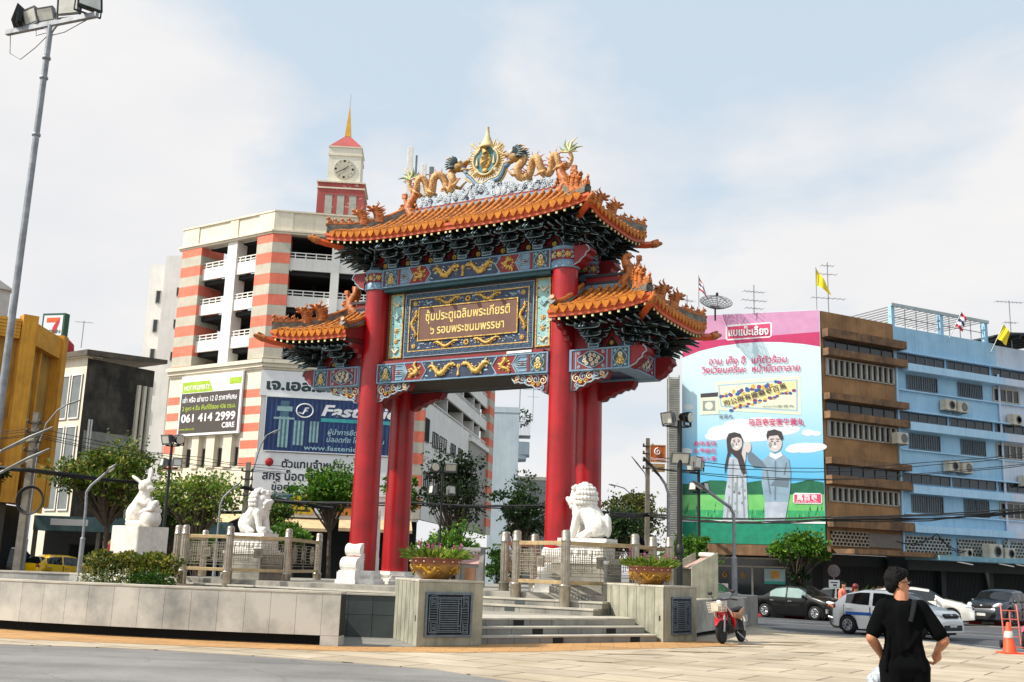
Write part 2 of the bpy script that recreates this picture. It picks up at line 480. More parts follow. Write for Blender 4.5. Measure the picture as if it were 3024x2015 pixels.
def gmb(): return MB(GM.copy())
def spiral(mb, cx, cz, r, y, mi, flip=1, turns=1.4, w=.016, n=16):
    pts = []
    for i in range(n):
        t = i / (n - 1); a = flip * t * turns * 2 * PI + PI / 2
        rr = r * (1 - .86 * t)
        pts.append((cx + rr * math.cos(a), y, cz + rr * math.sin(a)))
    mb.tube(pts, w, 5, mi)
def relief_dragon(mb, cx, cz, w, h, y, mi=2, flip=1):
    pts = []; rs = []
    for i in range(26):
        t = i / 25
        pts.append((cx + flip * (-.5 + t) * w * .92, y - .015, cz + h * .27 * math.sin(t * 2 * PI * 1.25 + .6)))
        rs.append(h * (.05 + .12 * math.sin(min(1, t * 1.25) * PI * .8)))
    mb.tube(pts, rs, 6, mi)
    hx, hz = pts[-1][0], pts[-1][2]
    mb.ell((hx, y - .02, hz + h * .05), (h * .16, .03, h * .13), mi, n=8, m=6)
    mb.ell((hx + flip * h * .15, y - .02, hz), (h * .1, .02, h * .07), mi, n=6, m=5)
    for i in range(3, 24, 2):
        p = pts[i]; s = 1 if i % 4 == 1 else -1
        mb.tube([p, (p[0] - flip * h * .05, y - .012, p[2] + s * h * .2)], [h * .035, .003], 4, mi)
    rr = random.Random(int(abs(cx * 37 + cz * 91)))
    for k in range(int(14 * w / h)):
        q = pts[rr.randrange(2, 25)]
        mb.ell((q[0] + rr.uniform(-.1, .1) * h, y - .01, max(cz - h * .46, min(cz + h * .46, q[2] + rr.uniform(-.36, .36) * h))), (h * rr.uniform(.04, .1), .025, h * rr.uniform(.03, .07)), mi if rr.random() < .8 else 6, n=6, m=4)
    for k in range(4):
        a = k * 1.7 + .5; q = pts[4 + k * 5]
        mb.ell((q[0] + .02, y - .012, q[2] - h * .2 * (1 if k % 2 else -1)), (h * .08, .02, h * .06), mi, n=6, m=4)
def bits(mb, x0, x1, z0, z1, y, mi, n, r, seed):
    rr = random.Random(seed)
    for _ in range(n):
        a = r * rr.uniform(.6, 1.3)
        mb.ell((rr.uniform(x0, x1), y, rr.uniform(z0, z1)), (a * rr.uniform(.8, 1.9), .015, a * .7), mi, n=6, m=4)
def flower(mb, cx, cz, r, y, mi=2, mi2=6):
    for k in range(7):
        a = 2 * PI * k / 7
        mb.ell((cx + r * .6 * math.cos(a), y, cz + r * .6 * math.sin(a)), (r * .34, .02, r * .34), mi, n=6, m=4)
    mb.ell((cx, y - .01, cz), (r * .3, .03, r * .3), mi2, n=6, m=4)
def medallion(mb, x0, x1, z0, z1, y):
    """teal cusped panel with a gold and pale flower vase"""
    mb.box((x0, y - .012, z0), (x1, y, z1), 1)
    cx, cz, w, h = (x0 + x1) / 2, (z0 + z1) / 2, x1 - x0, z1 - z0
    pts = []
    for k in range(33):
        a = 2 * PI * k / 32; q = 1 + .12 * math.cos(4 * a)
        pts.append((cx + w * .4 * q * math.cos(a), y - .02, cz + h * .43 * q * math.sin(a)))
    mb.tube(pts, .014, 5, 5)
    flower(mb, cx, cz - h * .14, w * .3, y - .015); flower(mb, cx, cz + h * .18, w * .18, y - .015, 6, 2)
    for sx in (-1, 1):
        for sz in (-1, 1): spiral(mb, cx + sx * w * .36, cz + sz * h * .38, w * .09, y - .014, 5, sx)
def rosette(mb, x0, x1, z0, z1, y):
    """red panel with a lozenge of pale scrolls"""
    mb.box((x0, y - .012, z0), (x1, y, z1), 3)
    cx, cz, w, h = (x0 + x1) / 2, (z0 + z1) / 2, x1 - x0, z1 - z0
    pts = []
    for k in range(33):
        a = 2 * PI * k / 32; q = 1 - .16 * math.sin(2 * a) ** 2
        pts.append((cx + w * .45 * q * math.cos(a), y - .02, cz + h * .44 * q * math.sin(a)))
    mb.prism([(p[0], p[2]) for p in pts[:-1]], y - .016, y, 4); mb.tube(pts, .016, 5, 5)
    for k in range(8):
        a = 2 * PI * k / 8 + .2
        spiral(mb, cx + w * .24 * math.cos(a), cz + h * .24 * math.sin(a), h * .12, y - .02, 6, 1 if k % 2 else -1)
    flower(mb, cx, cz, h * .14, y - .02, 6, 2)
    for sx in (-1, 1):
        for sz in (-1, 1): spiral(mb, cx + sx * w * .42, cz + sz * h * .38, h * .1, y - .014, 5, sx)
def rim(mb, x0, x1, z0, z1, y, w=.045, mi=0, d=.03):
    mb.box((x0, y - d, z1 - w), (x1, y, z1), mi); mb.box((x0, y - d, z0), (x1, y, z0 + w), mi)
    mb.box((x0, y - d, z0 + w), (x0 + w, y, z1 - w), mi); mb.box((x1 - w, y - d, z0 + w), (x1, y, z1 - w), mi)
def beam_front(mb, X, z0, z1, y):
    """painted face of a long beam, -X..X"""
    rim(mb, -X, X, z0, z1, y)
    a, b = z0 + .05, z1 - .05; cz = (a + b) / 2; h = b - a
    for s in (-1, 1):
        old = mb.M
        mb.M = old @ Matrix.Scale(s, 4, (1, 0, 0))
        medallion(mb, X - .6, X - .1, a, b, y)
        mb.box((X - .72, y - .02, a), (X - .64, y, b), 3)
        mb.box((X - .1 + .01, y - .012, a), (X - .045, y, b), 3)
        for k in range(3):
            d = k * .13
            mb.tube([(X - .75, y - .015, cz + h * .42 - d), (X - 1.0 - d * .2, y - .015, cz + h * .42 - d), (X - 1.2 - d * .3, y - .015, cz)], .017, 4, 5)
            mb.tube([(X - .75, y - .015, cz - h * .42 + d), (X - 1.0 - d * .2, y - .015, cz - h * .42 + d), (X - 1.2 - d * .3, y - .015, cz)], .017, 4, 5)
        mb.ell((X - .88, y - .015, cz), (.07, .02, .05), 3)
        xr0, xr1 = X - 1.86, X - 1.08
        mb.prism([(xr1 - .0, b), (xr1 - .16, cz), (xr1 - .0, a), (xr0 + .08, a), (xr0 - .1, cz), (xr0 + .08, b)], y - .014, y, 3)
        mb.tube([(xr1, y - .02, b), (xr1 - .16, y - .02, cz), (xr1, y - .02, a)], .022, 5, 5)
        mb.tube([(xr0 + .08, y - .02, b), (xr0 - .1, y - .02, cz), (xr0 + .08, y - .02, a)], .022, 5, 5)
        o2 = mb.M; mb.M = o2 @ Matrix.Translation(((xr0 + xr1) / 2 - .05, 0, cz)) @ Matrix.Rotation(PI / 2 - .35, 4, 'Y')
        relief_dragon(mb, 0, 0, h * .95, .36, y - .02, 2, s); mb.M = o2
        bits(mb, xr0 + .12, xr1 - .2, a + .08, b - .08, y - .02, 2, 16, .04, 3 + s); bits(mb, xr0 + .12, xr1 - .2, a + .06, b - .06, y - .02, 6, 8, .022, 8 + s)
        relief_dragon(mb, .68, cz, 1.0, h * .95, y - .02, 2, -1)
        bits(mb, .15, X - 2.0, a + .05, b - .05, y - .012, 6, 10, .022, 5 + s)
        bits(mb, .9, X - 1.95, a + .05, b - .05, y - .012, 7, 4, .05, 9 + s)
        mb.M = old
    c = X - 1.86
    mb.prism([(-c + .08, b), (-c - .1, cz), (-c + .08, a), (c - .08, a), (c + .1, cz), (c - .08, b)], y - .013, y, 4)
    flower(mb, 0, cz + h * .14, h * .16, y - .02); mb.tube([(0, y - .02, cz - h * .42), (0, y - .02, cz)], [.06, .03], 6, 2)

# --- columns
for sx in (-1, 1):
    for sy in (-1, 1):
        x, y = 3.563 * sx, .92 * sy
        mb = gmb()
        mb.lathe([(.445, 1.4), (.44, 3), (.425, 6), (.405, 9), (.395, 10.72)], (x, y, 0), 32)
        c = mb.build('column', RED, gate)
        mb = gmb()
        mb.lathe([(.45, 10.7), (.455, 10.9), (.43, 10.92), (.43, 11.28), (.46, 11.3), (.46, 11.36)], (x, y, 0), 28, 0)
        mb.lathe([(.434, 10.94), (.436, 11.26)], (x, y, 0), 28, 3)
        for k in range(10):
            a = 2 * PI * k / 10 + .3
            mb.M = GM @ TR(x + .436 * math.cos(a), y + .436 * math.sin(a), 0, a + PI / 2)
            flower(mb, 0, 11.1, .11, -.0, 2, 6)
            spiral(mb, .14, 11.17, .05, 0, 5); spiral(mb, .14, 11.02, .05, 0, 5, -1); spiral(mb, 0.05, 10.81, .05, -.015, 5)
        mb.M = GM.copy()
        mb.build('capital_band', GMATS, c)
        mb = gmb()
        for w, z0, z1 in ((.74, 1.0, 1.1), (.69, 1.1, 1.17), (.62, 1.17, 1.33), (.58, 1.33, 1.42)):
            mb.lathe([(w * 1.08, z0), (w * 1.08, z1)], (x, y, 0), 8, 0, False, PI / 8)
        for k in range(8):
            a = 2 * PI * k / 8
            mb.M = GM @ TR(x + .628 * math.cos(a), y + .628 * math.sin(a), 0, a + PI / 2)
            for q in range(9): mb.bx((-.2 + q * .05, 0, 1.25), (.018, .03, .12), 0, (0, .5, 0))
        mb.M = GM.copy()
        mb.build('column_base', WHITE, c, bevel=.015)
# --- carved drum stones standing against the front columns
for sx in (-1, 1):
    mb = gmb(); x = 3.563 * sx
    for (yf, z0, z1, hw) in ((-1.66, 1.36, 1.84, .32), (-1.46, 1.84, 2.28, .3), (-1.24, 2.28, 2.84, .3), (-.98, 2.84, 3.36, .29)):
        h = (z1 - z0) / 2; zc = (z0 + z1) / 2
        mb.prism([(-.42, z0), (yf + h, z0)] + [(yf + h - h * math.sin(a) * 1.0, zc - h * math.cos(a)) for a in [PI * k / 8 for k in range(1, 8)]] + [(yf + h, z1), (-.42, z1)], x - hw, x + hw, 0, 'yz')
    for q in (-1, 1):
        for (cy, cz, r) in ((-.72, 3.08, .2), (-1.0, 2.55, .2), (-.7, 2.1, .17), (-1.2, 1.83, .12), (-.8, 1.75, .17), (-1.36, 1.53, .12)):
            pts = []
            for i in range(18):
                t = i / 17; a = t * 3 * PI
                pts.append((x + q * .315, cy + r * (1 - .85 * t) * math.cos(a), cz + r * (1 - .85 * t) * math.sin(a)))
            mb.tube(pts, .022, 5, 0)
    mb.box((x - .4, -1.75, 1.0), (x + .4, -1.5, 1.12)); mb.box((x - .36, -1.72, 1.12), (x + .36, -1.42, 1.36)); mb.box((x - .33, -1.68, 1.36), (x + .33, -1.1, 1.41))
    mb.build('drum_stone', WHITE, gate, bevel=.018)

# --- long beams front and rear
for sy in (-1, 1):
    for z0, z1, nm in ((10.72, 11.36, 'upper_beam'), (7.46, 8.11, 'lower_beam')):
        mb = gmb()
        if sy > 0: mb.M = GM @ Matrix.Rotation(PI, 4, 'Z')
        mb.box((-3.2, -1.2, z0), (3.2, -.78, z1), 0)
        beam_front(mb, 3.19, z0, z1, -1.2)
        b = mb.build(nm, GMATS, gate)
        mb = gmb()
        if sy > 0: mb.M = GM @ Matrix.Rotation(PI, 4, 'Z')
        if nm == 'upper_beam':
            mb.box((-3.16, -1.14, z0 - .13), (3.16, -.76, z0))
            mb.build('moulding', TEAL, b)
        else:
            mb.box((-3.0, -1.19, z1), (3.0, -.8, z1 + .1))
            mb.build('moulding', DRED, b)
mb = gmb(); mb.box((-3.16, -.78, 7.47), (3.16, .78, 7.7)); mb.box((-3.1, -1.17, 7.452), (3.1, -.8, 7.46)); mb.box((-3.1, .8, 7.452), (3.1, 1.17, 7.46)); mb.build('soffit', SOFF, gate)

# --- inscription board between the beams
mb = gmb(); mb.box((-3.17, -.8, 8.21), (3.17, .8, 10.59)); board = mb.build('name_board', BOARD, gate)
Y = -.8
mb = gmb(); rim(mb, -2.42, 2.42, 8.38, 10.5, Y, .15, 1); rim(mb, -2.44, 2.44, 8.36, 10.52, Y, .022, 0, .045); rim(mb, -2.28, 2.28, 8.53, 10.35, Y, .02, 0, .045)
def fret(mb, x0, x1, z, n, y, vert=False):
    st = (x1 - x0) / n
    for k in range(n):
        a = x0 + k * st; w = st * .8; s = 1 if k % 2 else -1
        P = [(a, -.045 * s), (a, .045 * s), (a + w, .045 * s), (a + w, -.03 * s), (a + w * .4, -.03 * s), (a + w * .4, .015 * s)]
        pts = [(z + p[1], y, p[0]) if vert else (p[0], y, z + p[1]) for p in P]
        mb.tube(pts, .011, 4, 2)
fret(mb, -2.4, 2.4, 10.425, 30, Y - .035); fret(mb, -2.4, 2.4, 8.455, 30, Y - .035)
fret(mb, 8.54, 10.34, -2.345, 11, Y - .035, True); fret(mb, 8.54, 10.34, 2.345, 11, Y - .035, True)
mb.build('fret_border', [EDGE, NAVY, BORD], board)
mb = gmb(); mb.box((-2.26, Y - .02, 8.55), (2.26, Y, 10.33), 4); rim(mb, -2.27, 2.27, 8.54, 10.34, Y - .02, .03, 2)
for s in (-1, 1):
    for zz in (10.17, 8.72):
        relief_dragon(mb, s * .8, zz, 1.0, .3, Y - .03, 2, -s)
        flower(mb, s * 2.05, zz, .1, Y - .03)
        bits(mb, s * 1.35, s * 1.95, zz - .1, zz + .1, Y - .025, 5, 16, .03, int(zz * 10 + s)); bits(mb, s * .15, s * .35, zz - .1, zz + .1, Y - .025, 5, 7, .03, int(zz * 10 + s) + 3); bits(mb, s * .3, s * 1.3, zz - .12, zz + .12, Y - .028, 2, 14, .026, int(zz * 10 + s) + 5)
    old = mb.M
    mb.M = old @ Matrix.Translation((s * 2.06, 0, 9.45)) @ Matrix.Rotation(PI / 2, 4, 'Y')
    relief_dragon(mb, 0, 0, .95, .3, Y - .03, 2, s); bits(mb, -.6, .6, -.12, .12, Y - .025, 5, 16, .025, 3 + s); bits(mb, -.5, .5, -.12, .12, Y - .028, 2, 12, .026, 13 + s)
    mb.M = old
flower(mb, 0, 10.17, .12, Y - .03, 2, 3); flower(mb, 0, 8.72, .12, Y - .03, 2, 3)
mb.build('dragon_border', GMATS, board)
mb = gmb(); mb.box((-1.86, Y - .05, 8.9), (1.86, Y - .0, 9.99), 1); rim(mb, -1.89, 1.89, 8.87, 10.02, Y - .04, .035, 0)
mb.build('text_panel', [GOLD, BOARD], board)
mb = gmb()
letter(mb, 'ซุ้มประตูเฉลิมพระเกียรติ', 0, 9.54, .42, Y - .056, bold=.013, width=3.2)
letter(mb, '๖ รอบพระชนมพรรษา', 0, 9.08, .4, Y - .056, bold=.013, width=2.8)
LETG = mat('gold lettering', (230, 208, 130), (214, 188, 104), rough=.4)
mb.build('lettering', LETG, board)
for s in (-1, 1):
    mb = gmb(); x0, x1 = (s * 2.53, s * 3.02)
    x0, x1 = min(x0, x1), max(x0, x1)
    mb.box((x0, Y - .02, 8.38), (x1, Y, 10.55), 7); rim(mb, x0 - .01, x1 + .01, 8.37, 10.56, Y - .015, .035, 2)
    c = (x0 + x1) / 2
    for zz, mi in ((10.2, 3), (9.75, 1), (9.3, 2), (8.95, 2), (8.6, 3)):
        if mi == 2: flower(mb, c, zz, .1, Y - .03)
        else: relief_dragon(mb, c, zz, .3, .2, Y - .03, 6 if mi == 3 else 5, s)
    bits(mb, x0 + .06, x1 - .06, 8.45, 10.5, Y - .025, 6, 22, .025, 4 + s)
    bits(mb, x0 + .06, x1 - .06, 8.45, 10.5, Y - .025, 1, 12, .03, 14 + s)
    mb.build('side_panel', GMATS, board)

# --- side beams (front, rear, and the end beam across)
def nose(mb, x, y, z0, z1, w=.3):
    """red beam end with a wavy scrolled profile, running out along +x from x"""
    h = z1 - z0
    P = [(0, 0), (.42, 0), (.5, -.1 * h), (.55, -.3 * h), (.42, -.42 * h), (.4, -.58 * h), (.28, -.7 * h), (.2, -.86 * h), (0, -h)]
    mb.prism([(x + p[0], z1 + p[1]) for p in P], y - w / 2, y + w / 2, 3)
    mb.tube([(x + p[0] * .96, y - w / 2 - .01, z1 + p[1] * .97) for p in P[1:]], .022, 5, 5)
for s in (-1, 1):
    S = GM @ Matrix.Scale(s, 4, (1, 0, 0))
    for sy in (-1, 1):
        F = S @ (Matrix.Rotation(0, 4, 'Z') if sy < 0 else Matrix.Scale(-1, 4, (0, 1, 0)))
        mb = MB(F.copy())
        mb.box((3.9, -1.2, 7.44), (5.86, -.78, 8.1), 0)
        rim(mb, 3.95, 5.86, 7.44, 8.1, -1.2)
        mb.box((4.0, -1.21, 7.5), (4.08, -1.2, 8.05), 3)
        rosette(mb, 4.14, 5.1, 7.49, 8.05, -1.2); mb.box((5.16, -1.215, 7.49), (5.26, -1.2, 8.05), 3); medallion(mb, 5.32, 5.8, 7.49, 8.05, -1.2)
        b = mb.build('side_beam', GMATS, gate)
        mb = MB(F.copy()); nose(mb, 5.862, -.99, 7.46, 8.1, .4); mb.build('beam_end', GMATS, b)
        mb = MB(F.copy()); nose(mb, 3.97, -.92, 10.74, 11.36, .5); mb.build('beam_end', GMATS, gate)
        # carved brackets under the beams, outside and inside of each column
        for (x0, dr, L_) in ((3.96, 1, 1.2), (3.16, -1, 1.27)):
            mb = MB(F.copy()); k = L_ / 1.25
            P = [(0, 0), (1.25, 0), (1.22, -.1), (1.12, -.24), (1.0, -.2), (.92, -.25), (.8, -.24), (.66, -.33), (.52, -.34), (.42, -.44), (.26, -.44), (.16, -.55), (0, -.58)]
            Q = [(x0 + dr * k * p[0], 7.44 + p[1]) for p in P]
            mb.prism(Q, -1.12, -.82, 3)
            mb.tube([(p[0], -1.13, p[1]) for p in Q + Q[:1]], .026, 5, 5)
            rr = random.Random(3)
            for (u, v, r, mi) in ((.16, -.2, .14, 6), (.4, -.16, .13, 5), (.62, -.14, .12, 6), (.85, -.1, .1, 5), (1.05, -.08, .09, 6), (.2, -.42, .09, 5), (.5, -.28, .08, 2), (.32, -.3, .07, 2), (.75, -.2, .06, 5), (1.1, -.17, .05, 2)):
                spiral(mb, x0 + dr * k * u, 7.44 + v, r, -1.135, mi, dr, w=.022)
            mb.build('spandrel_bracket', GMATS, gate)
        # red stepped board closing the inner end of the side roof
        mb = MB(F.copy())
        P = [(-.5, 8.12), (-1.0, 8.12), (-1.0, 8.22), (-1.14, 8.22), (-1.17, 8.36), (-1.32, 8.36), (-1.35, 8.5), (-1.52, 8.5), (-1.56, 8.62), (-1.8, 8.66), (-1.86, 8.78), (-2.28, 8.8), (-2.28, 9.14), (-1.6, 9.34), (-.5, 9.7)]
        mb.prism(P, 3.78, 3.95, 3, 'yz')
        mb.build('gable_board', GMATS, gate)
    mb = MB(S.copy()); mb.box((5.3, -.78, 7.46), (5.84, .78, 8.08), 0); mb.box((3.97, -.78, 7.5), (5.3, .78, 7.66), 4)
    mb.box((5.84, -.7, 7.52), (5.852, .7, 8.02), 3)
    mb.M = S @ Matrix.Translation((5.852, 0, 0)) @ Matrix.Rotation(PI / 2, 4, 'Z')
    rosette(mb, -.6, .6, 7.53, 8.01, 0)
    mb.build('end_beam', GMATS, gate)
    for sy in (-1, 1):
        mb = MB(S @ Matrix.Translation((3.563, 0, 0)) @ Matrix.Rotation(PI / 2 * sy, 4, 'Z'))
        mb.prism([(-1.0, 7.6), (-.3, 7.6), (-.42, 7.3), (-.62, 7.2), (-.85, 7.05), (-1.0, 7.0)], -.12, .12, 3); mb.build('spandrel_bracket', GMATS, gate)

# --- bracket sets under the eaves
def arm(mb, c, w, h, d, y0):
    """one boat shaped arm with pale outline; centre c, spread w"""
    x, y, z = c
    P = [(-w / 2, h), (-w / 2, h * .35), (-w / 2 + .07, h * .1), (-w / 2 + .16, 0), (w / 2 - .16, 0), (w / 2 - .07, h * .1), (w / 2, h * .35), (w / 2, h)]
    mb.prism([(x + p[0], z + p[1]) for p in P], y - d / 2, y + d / 2, 0)
    mb.tube([(x + p[0], y - d / 2 - .004, z + p[1]) for p in P], .012, 4, 1)
    for s in (-1, 1):
        mb.box((x + s * w / 2 - .055, y - d / 2 - .01, z + h), (x + s * w / 2 + .055, y + d / 2 + .01, z + h + .07), 0)
        mb.tube([(x + s * w / 2 - .055, y - d / 2 - .014, z + h), (x + s * w / 2 + .055, y - d / 2 - .014, z + h)], .01, 4, 1)
def cluster(mb, H, corner=False):
    """set standing at the origin, growing outwards to -y and up by H"""
    mb.box((-.17, -.17, 0), (.17, .14, .12), 2); rim(mb, -.17, .17, 0, .12, -.17, .02, 1, .012)
    st = (H - .12) / 3
    for k, (w, yo) in enumerate(((.42, -.08), (.62, -.32), (.8, -.58))):
        z = .12 + k * st
        arm(mb, (0, yo, z), w, st * .62, .11, 0)
        mb.box((-.055, yo - .34, z + .02), (.055, .3, z + st * .55), 0)
        mb.prism([(yo - .34, z + .02), (yo - .5, z - .06), (yo - .34, z + st * .55)], -.055, .055, 0, 'yz')
        mb.tube([(-.058, yo - .32, z + .02), (-.058, yo - .5, z - .05), (-.058, yo - .34, z + st * .55)], .011, 4, 1)
        mb.tube([(.058, yo - .32, z + .02), (.058, yo - .5, z - .05), (.058, yo - .34, z + st * .55)], .011, 4, 1)
        if k: arm(mb, (0, -.02, z), w * 1.25, st * .5, .1, 0)
    if corner:
        for k in range(3):
            z = .16 + k * st; L_ = .55 + .3 * k
            for da in (-.55, -.2, .2, .55):
                a = da; p0 = (0, 0, z); p1 = (L_ * math.sin(a), -L_ * math.cos(a), z + .02); p2 = ((L_ + .3) * math.sin(a), -(L_ + .3) * math.cos(a), z - .1)
                mb.tube([p0, p1, p2], [.07, .065, .02], 4, 0, False)
                mb.tube([(p1[0], p1[1], p1[2] - .05), (p2[0], p2[1], p2[2] - .015)], .014, 4, 1)
                if k < 2: mb.tube([(p1[0], p1[1], p1[2] + .05), (p2[0], p2[1], p2[2] + .015)], .011, 4, 1)
CM_ = [DGRN, EDGE, mat('slate blue block', (58, 84, 104), (44, 66, 84))]
def place_cluster(F, H, corner=False):
    mb = MB(F); cluster(mb, H, corner); return mb.build('bracket_cluster', CM_, gate)
HM = .72
for k in range(7):
    for sy in (-1, 1): place_cluster(GM @ TR(-2.76 + .92 * k, sy * 1.12, 11.38, 0 if sy < 0 else PI), HM)
for s in (-1, 1):
    for y in (-.45, .45): place_cluster(GM @ TR(3.75 * s, y, 11.38, PI / 2 * s), HM)
    for sy in (-1, 1): place_cluster(GM @ TR(3.62 * s, sy * 1.05, 11.38, math.atan2(s * 1.3, 1.0) if sy < 0 else PI - math.atan2(s * 1.3, 1.0)), HM, True)
mb = gmb(); mb.box((-3.85, -1.02, 11.37), (3.85, 1.02, 12.35), 0)
for k in range(8):
    x = -3.22 + .92 * k
    mb.prism([(x - .26, 11.42), (x + .26, 11.42), (x, 11.8)], -1.04, -1.02, 1); flower(mb, x, 11.55, .1, -1.04, 2, 2)
mb.build('frieze', [DRED, BLACK, GOLD], gate)
for s in (-1, 1):
    S = GM @ Matrix.Scale(s, 4, (1, 0, 0))
    for sy in (-1, 1):
        F = S @ (Matrix() if sy < 0 else Matrix.Scale(-1, 4, (0, 1, 0)))
        place_cluster(F @ TR(4.72, -1.1, 8.11), .68)
        place_cluster(F @ TR(5.68, -1.0, 8.11, math.atan2(1.1, 1.0)), .68, True)
    place_cluster(S @ TR(5.72, 0, 8.11, PI / 2), .68)
    mb = MB(S.copy()); mb.box((3.95, -.98, 8.1), (5.8, .98, 9.2), 0)
    mb.prism([(4.98, 8.16), (5.4, 8.16), (5.19, 8.48)], -1.0, -.98, 1); flower(mb, 5.19, 8.28, .08, -1.0, 2, 2)
    mb.build('frieze', [DRED, BLACK, GOLD], gate)

# --- roofs
def beast(mb, p, h, a, mi=0, kind=0):
    """ridge figure about h tall facing +x of its own frame turned by a"""
    old = mb.M; mb.M = old @ Matrix.Translation(p) @ Matrix.Rotation(a, 4, 'Z') @ Matrix.Scale(h, 4)
    if kind == 0:
        mb.box((-.34, -.16, -.15), (.34, .16, .06), mi)
        mb.ell((-.1, 0, .3), (.26, .17, .3), mi, n=8, m=6); mb.ell((.1, 0, .62), (.2, .14, .17), mi, n=8, m=6)
        mb.ell((.26, 0, .58), (.13, .1, .09), mi, n=6, m=5); mb.cap((.12, .1, .3), (.16, .1, .02), .07, .06, mi, 6); mb.cap((.12, -.1, .3), (.16, -.1, .02), .07, .06, mi, 6)
        mb.tube([(-.3, 0, .2), (-.45, 0, .45), (-.36, 0, .7)], [.09, .08, .02], 6, mi); mb.tube([(.04, 0, .74), (-.04, 0, .98)], [.07, .015], 5, mi)
    elif kind == 1:      # horned dragon head on a scaly neck
        mb.tube([(-.2, 0, -.1), (-.18, 0, .2), (-.08, 0, .45), (.05, 0, .6)], [.3, .29, .26, .22], 9, mi, flat=.7)
        mb.ell((.1, 0, .62), (.27, .18, .19), mi, n=9, m=6); mb.ell((.38, 0, .68), (.2, .12, .08), mi, n=8, m=5, rot=(0, -.3, 0)); mb.ell((.34, 0, .5), (.16, .1, .06), mi, n=8, m=5)
        for s in (-1, 1):
            mb.tube([(.02, s * .12, .75), (-.1, s * .15, .92), (-.04, s * .14, 1.06)], [.06, .045, .01], 5, mi); mb.ell((.2, s * .14, .74), .06, mi, n=6, m=5)
            for k in range(4): mb.tube([(-.1, s * .16, .3 + k * .12), (-.4, s * .24, .36 + k * .15)], [.07, .015], 5, mi)
        for k in range(4): mb.tube([(-.3, 0, .05 + k * .17), (-.52, 0, .14 + k * .19)], [.08, .015], 5, mi)
    mb.M = old
def chiwen(mb, x, z, h, s=1, mi=0):
    """ridge end dragon: open jaw on the ridge, curled tail and a sword hilt standing up"""
    old = mb.M; mb.M = old @ Matrix.Translation((x, 0, z)) @ Matrix.Scale(s, 4, (1, 0, 0)) @ Matrix.Scale(h, 4)
    pts = [(-.22, 0, .05), (-.05, 0, .2), (.08, 0, .38), (.02, 0, .56), (-.1, 0, .7), (-.14, 0, .84), (-.1, 0, .96), (-.01, 0, .98), (.02, 0, .9)]
    mb.tube(pts, [.24, .27, .25, .22, .2, .18, .15, .12, .06], 9, mi, flat=.75)
    mb.ell((.0, 0, .22), (.3, .17, .22), mi, n=10, m=7); mb.ell((-.28, 0, .3), (.16, .12, .09), mi, n=8, m=6); mb.ell((-.26, 0, .08), (.14, .11, .07), mi, n=8, m=6)
    mb.tube([(.2, 0, .5), (.28, 0, .78)], [.07, .055], 8, mi); mb.box((.22, -.06, .78), (.36, .06, .93), mi)
    mb.tube([(.16, 0, .3), (.36, 0, .5), (.46, 0, .44)], [.1, .09, .06], 7, mi)
    rr = random.Random(4)
    for k in range(26):
        a = rr.uniform(0, 2 * PI); r = rr.uniform(.16, .34); zz = rr.uniform(.0, .55)
        mb.ell((r * math.cos(a), .17 * (1 if rr.random() < .5 else -1) * rr.uniform(.6, 1.2), zz), (rr.uniform(.04, .08), .05, rr.uniform(.04, .08)), mi, n=6, m=4)
    for k in range(7):
        a = -.5 + k * .42
        mb.tube([(.3 * math.cos(a), 0, .25 + .25 * math.sin(a)), (.48 * math.cos(a), 0, .28 + .42 * math.sin(a))], [.07, .012], 5, mi)
    mb.M = old

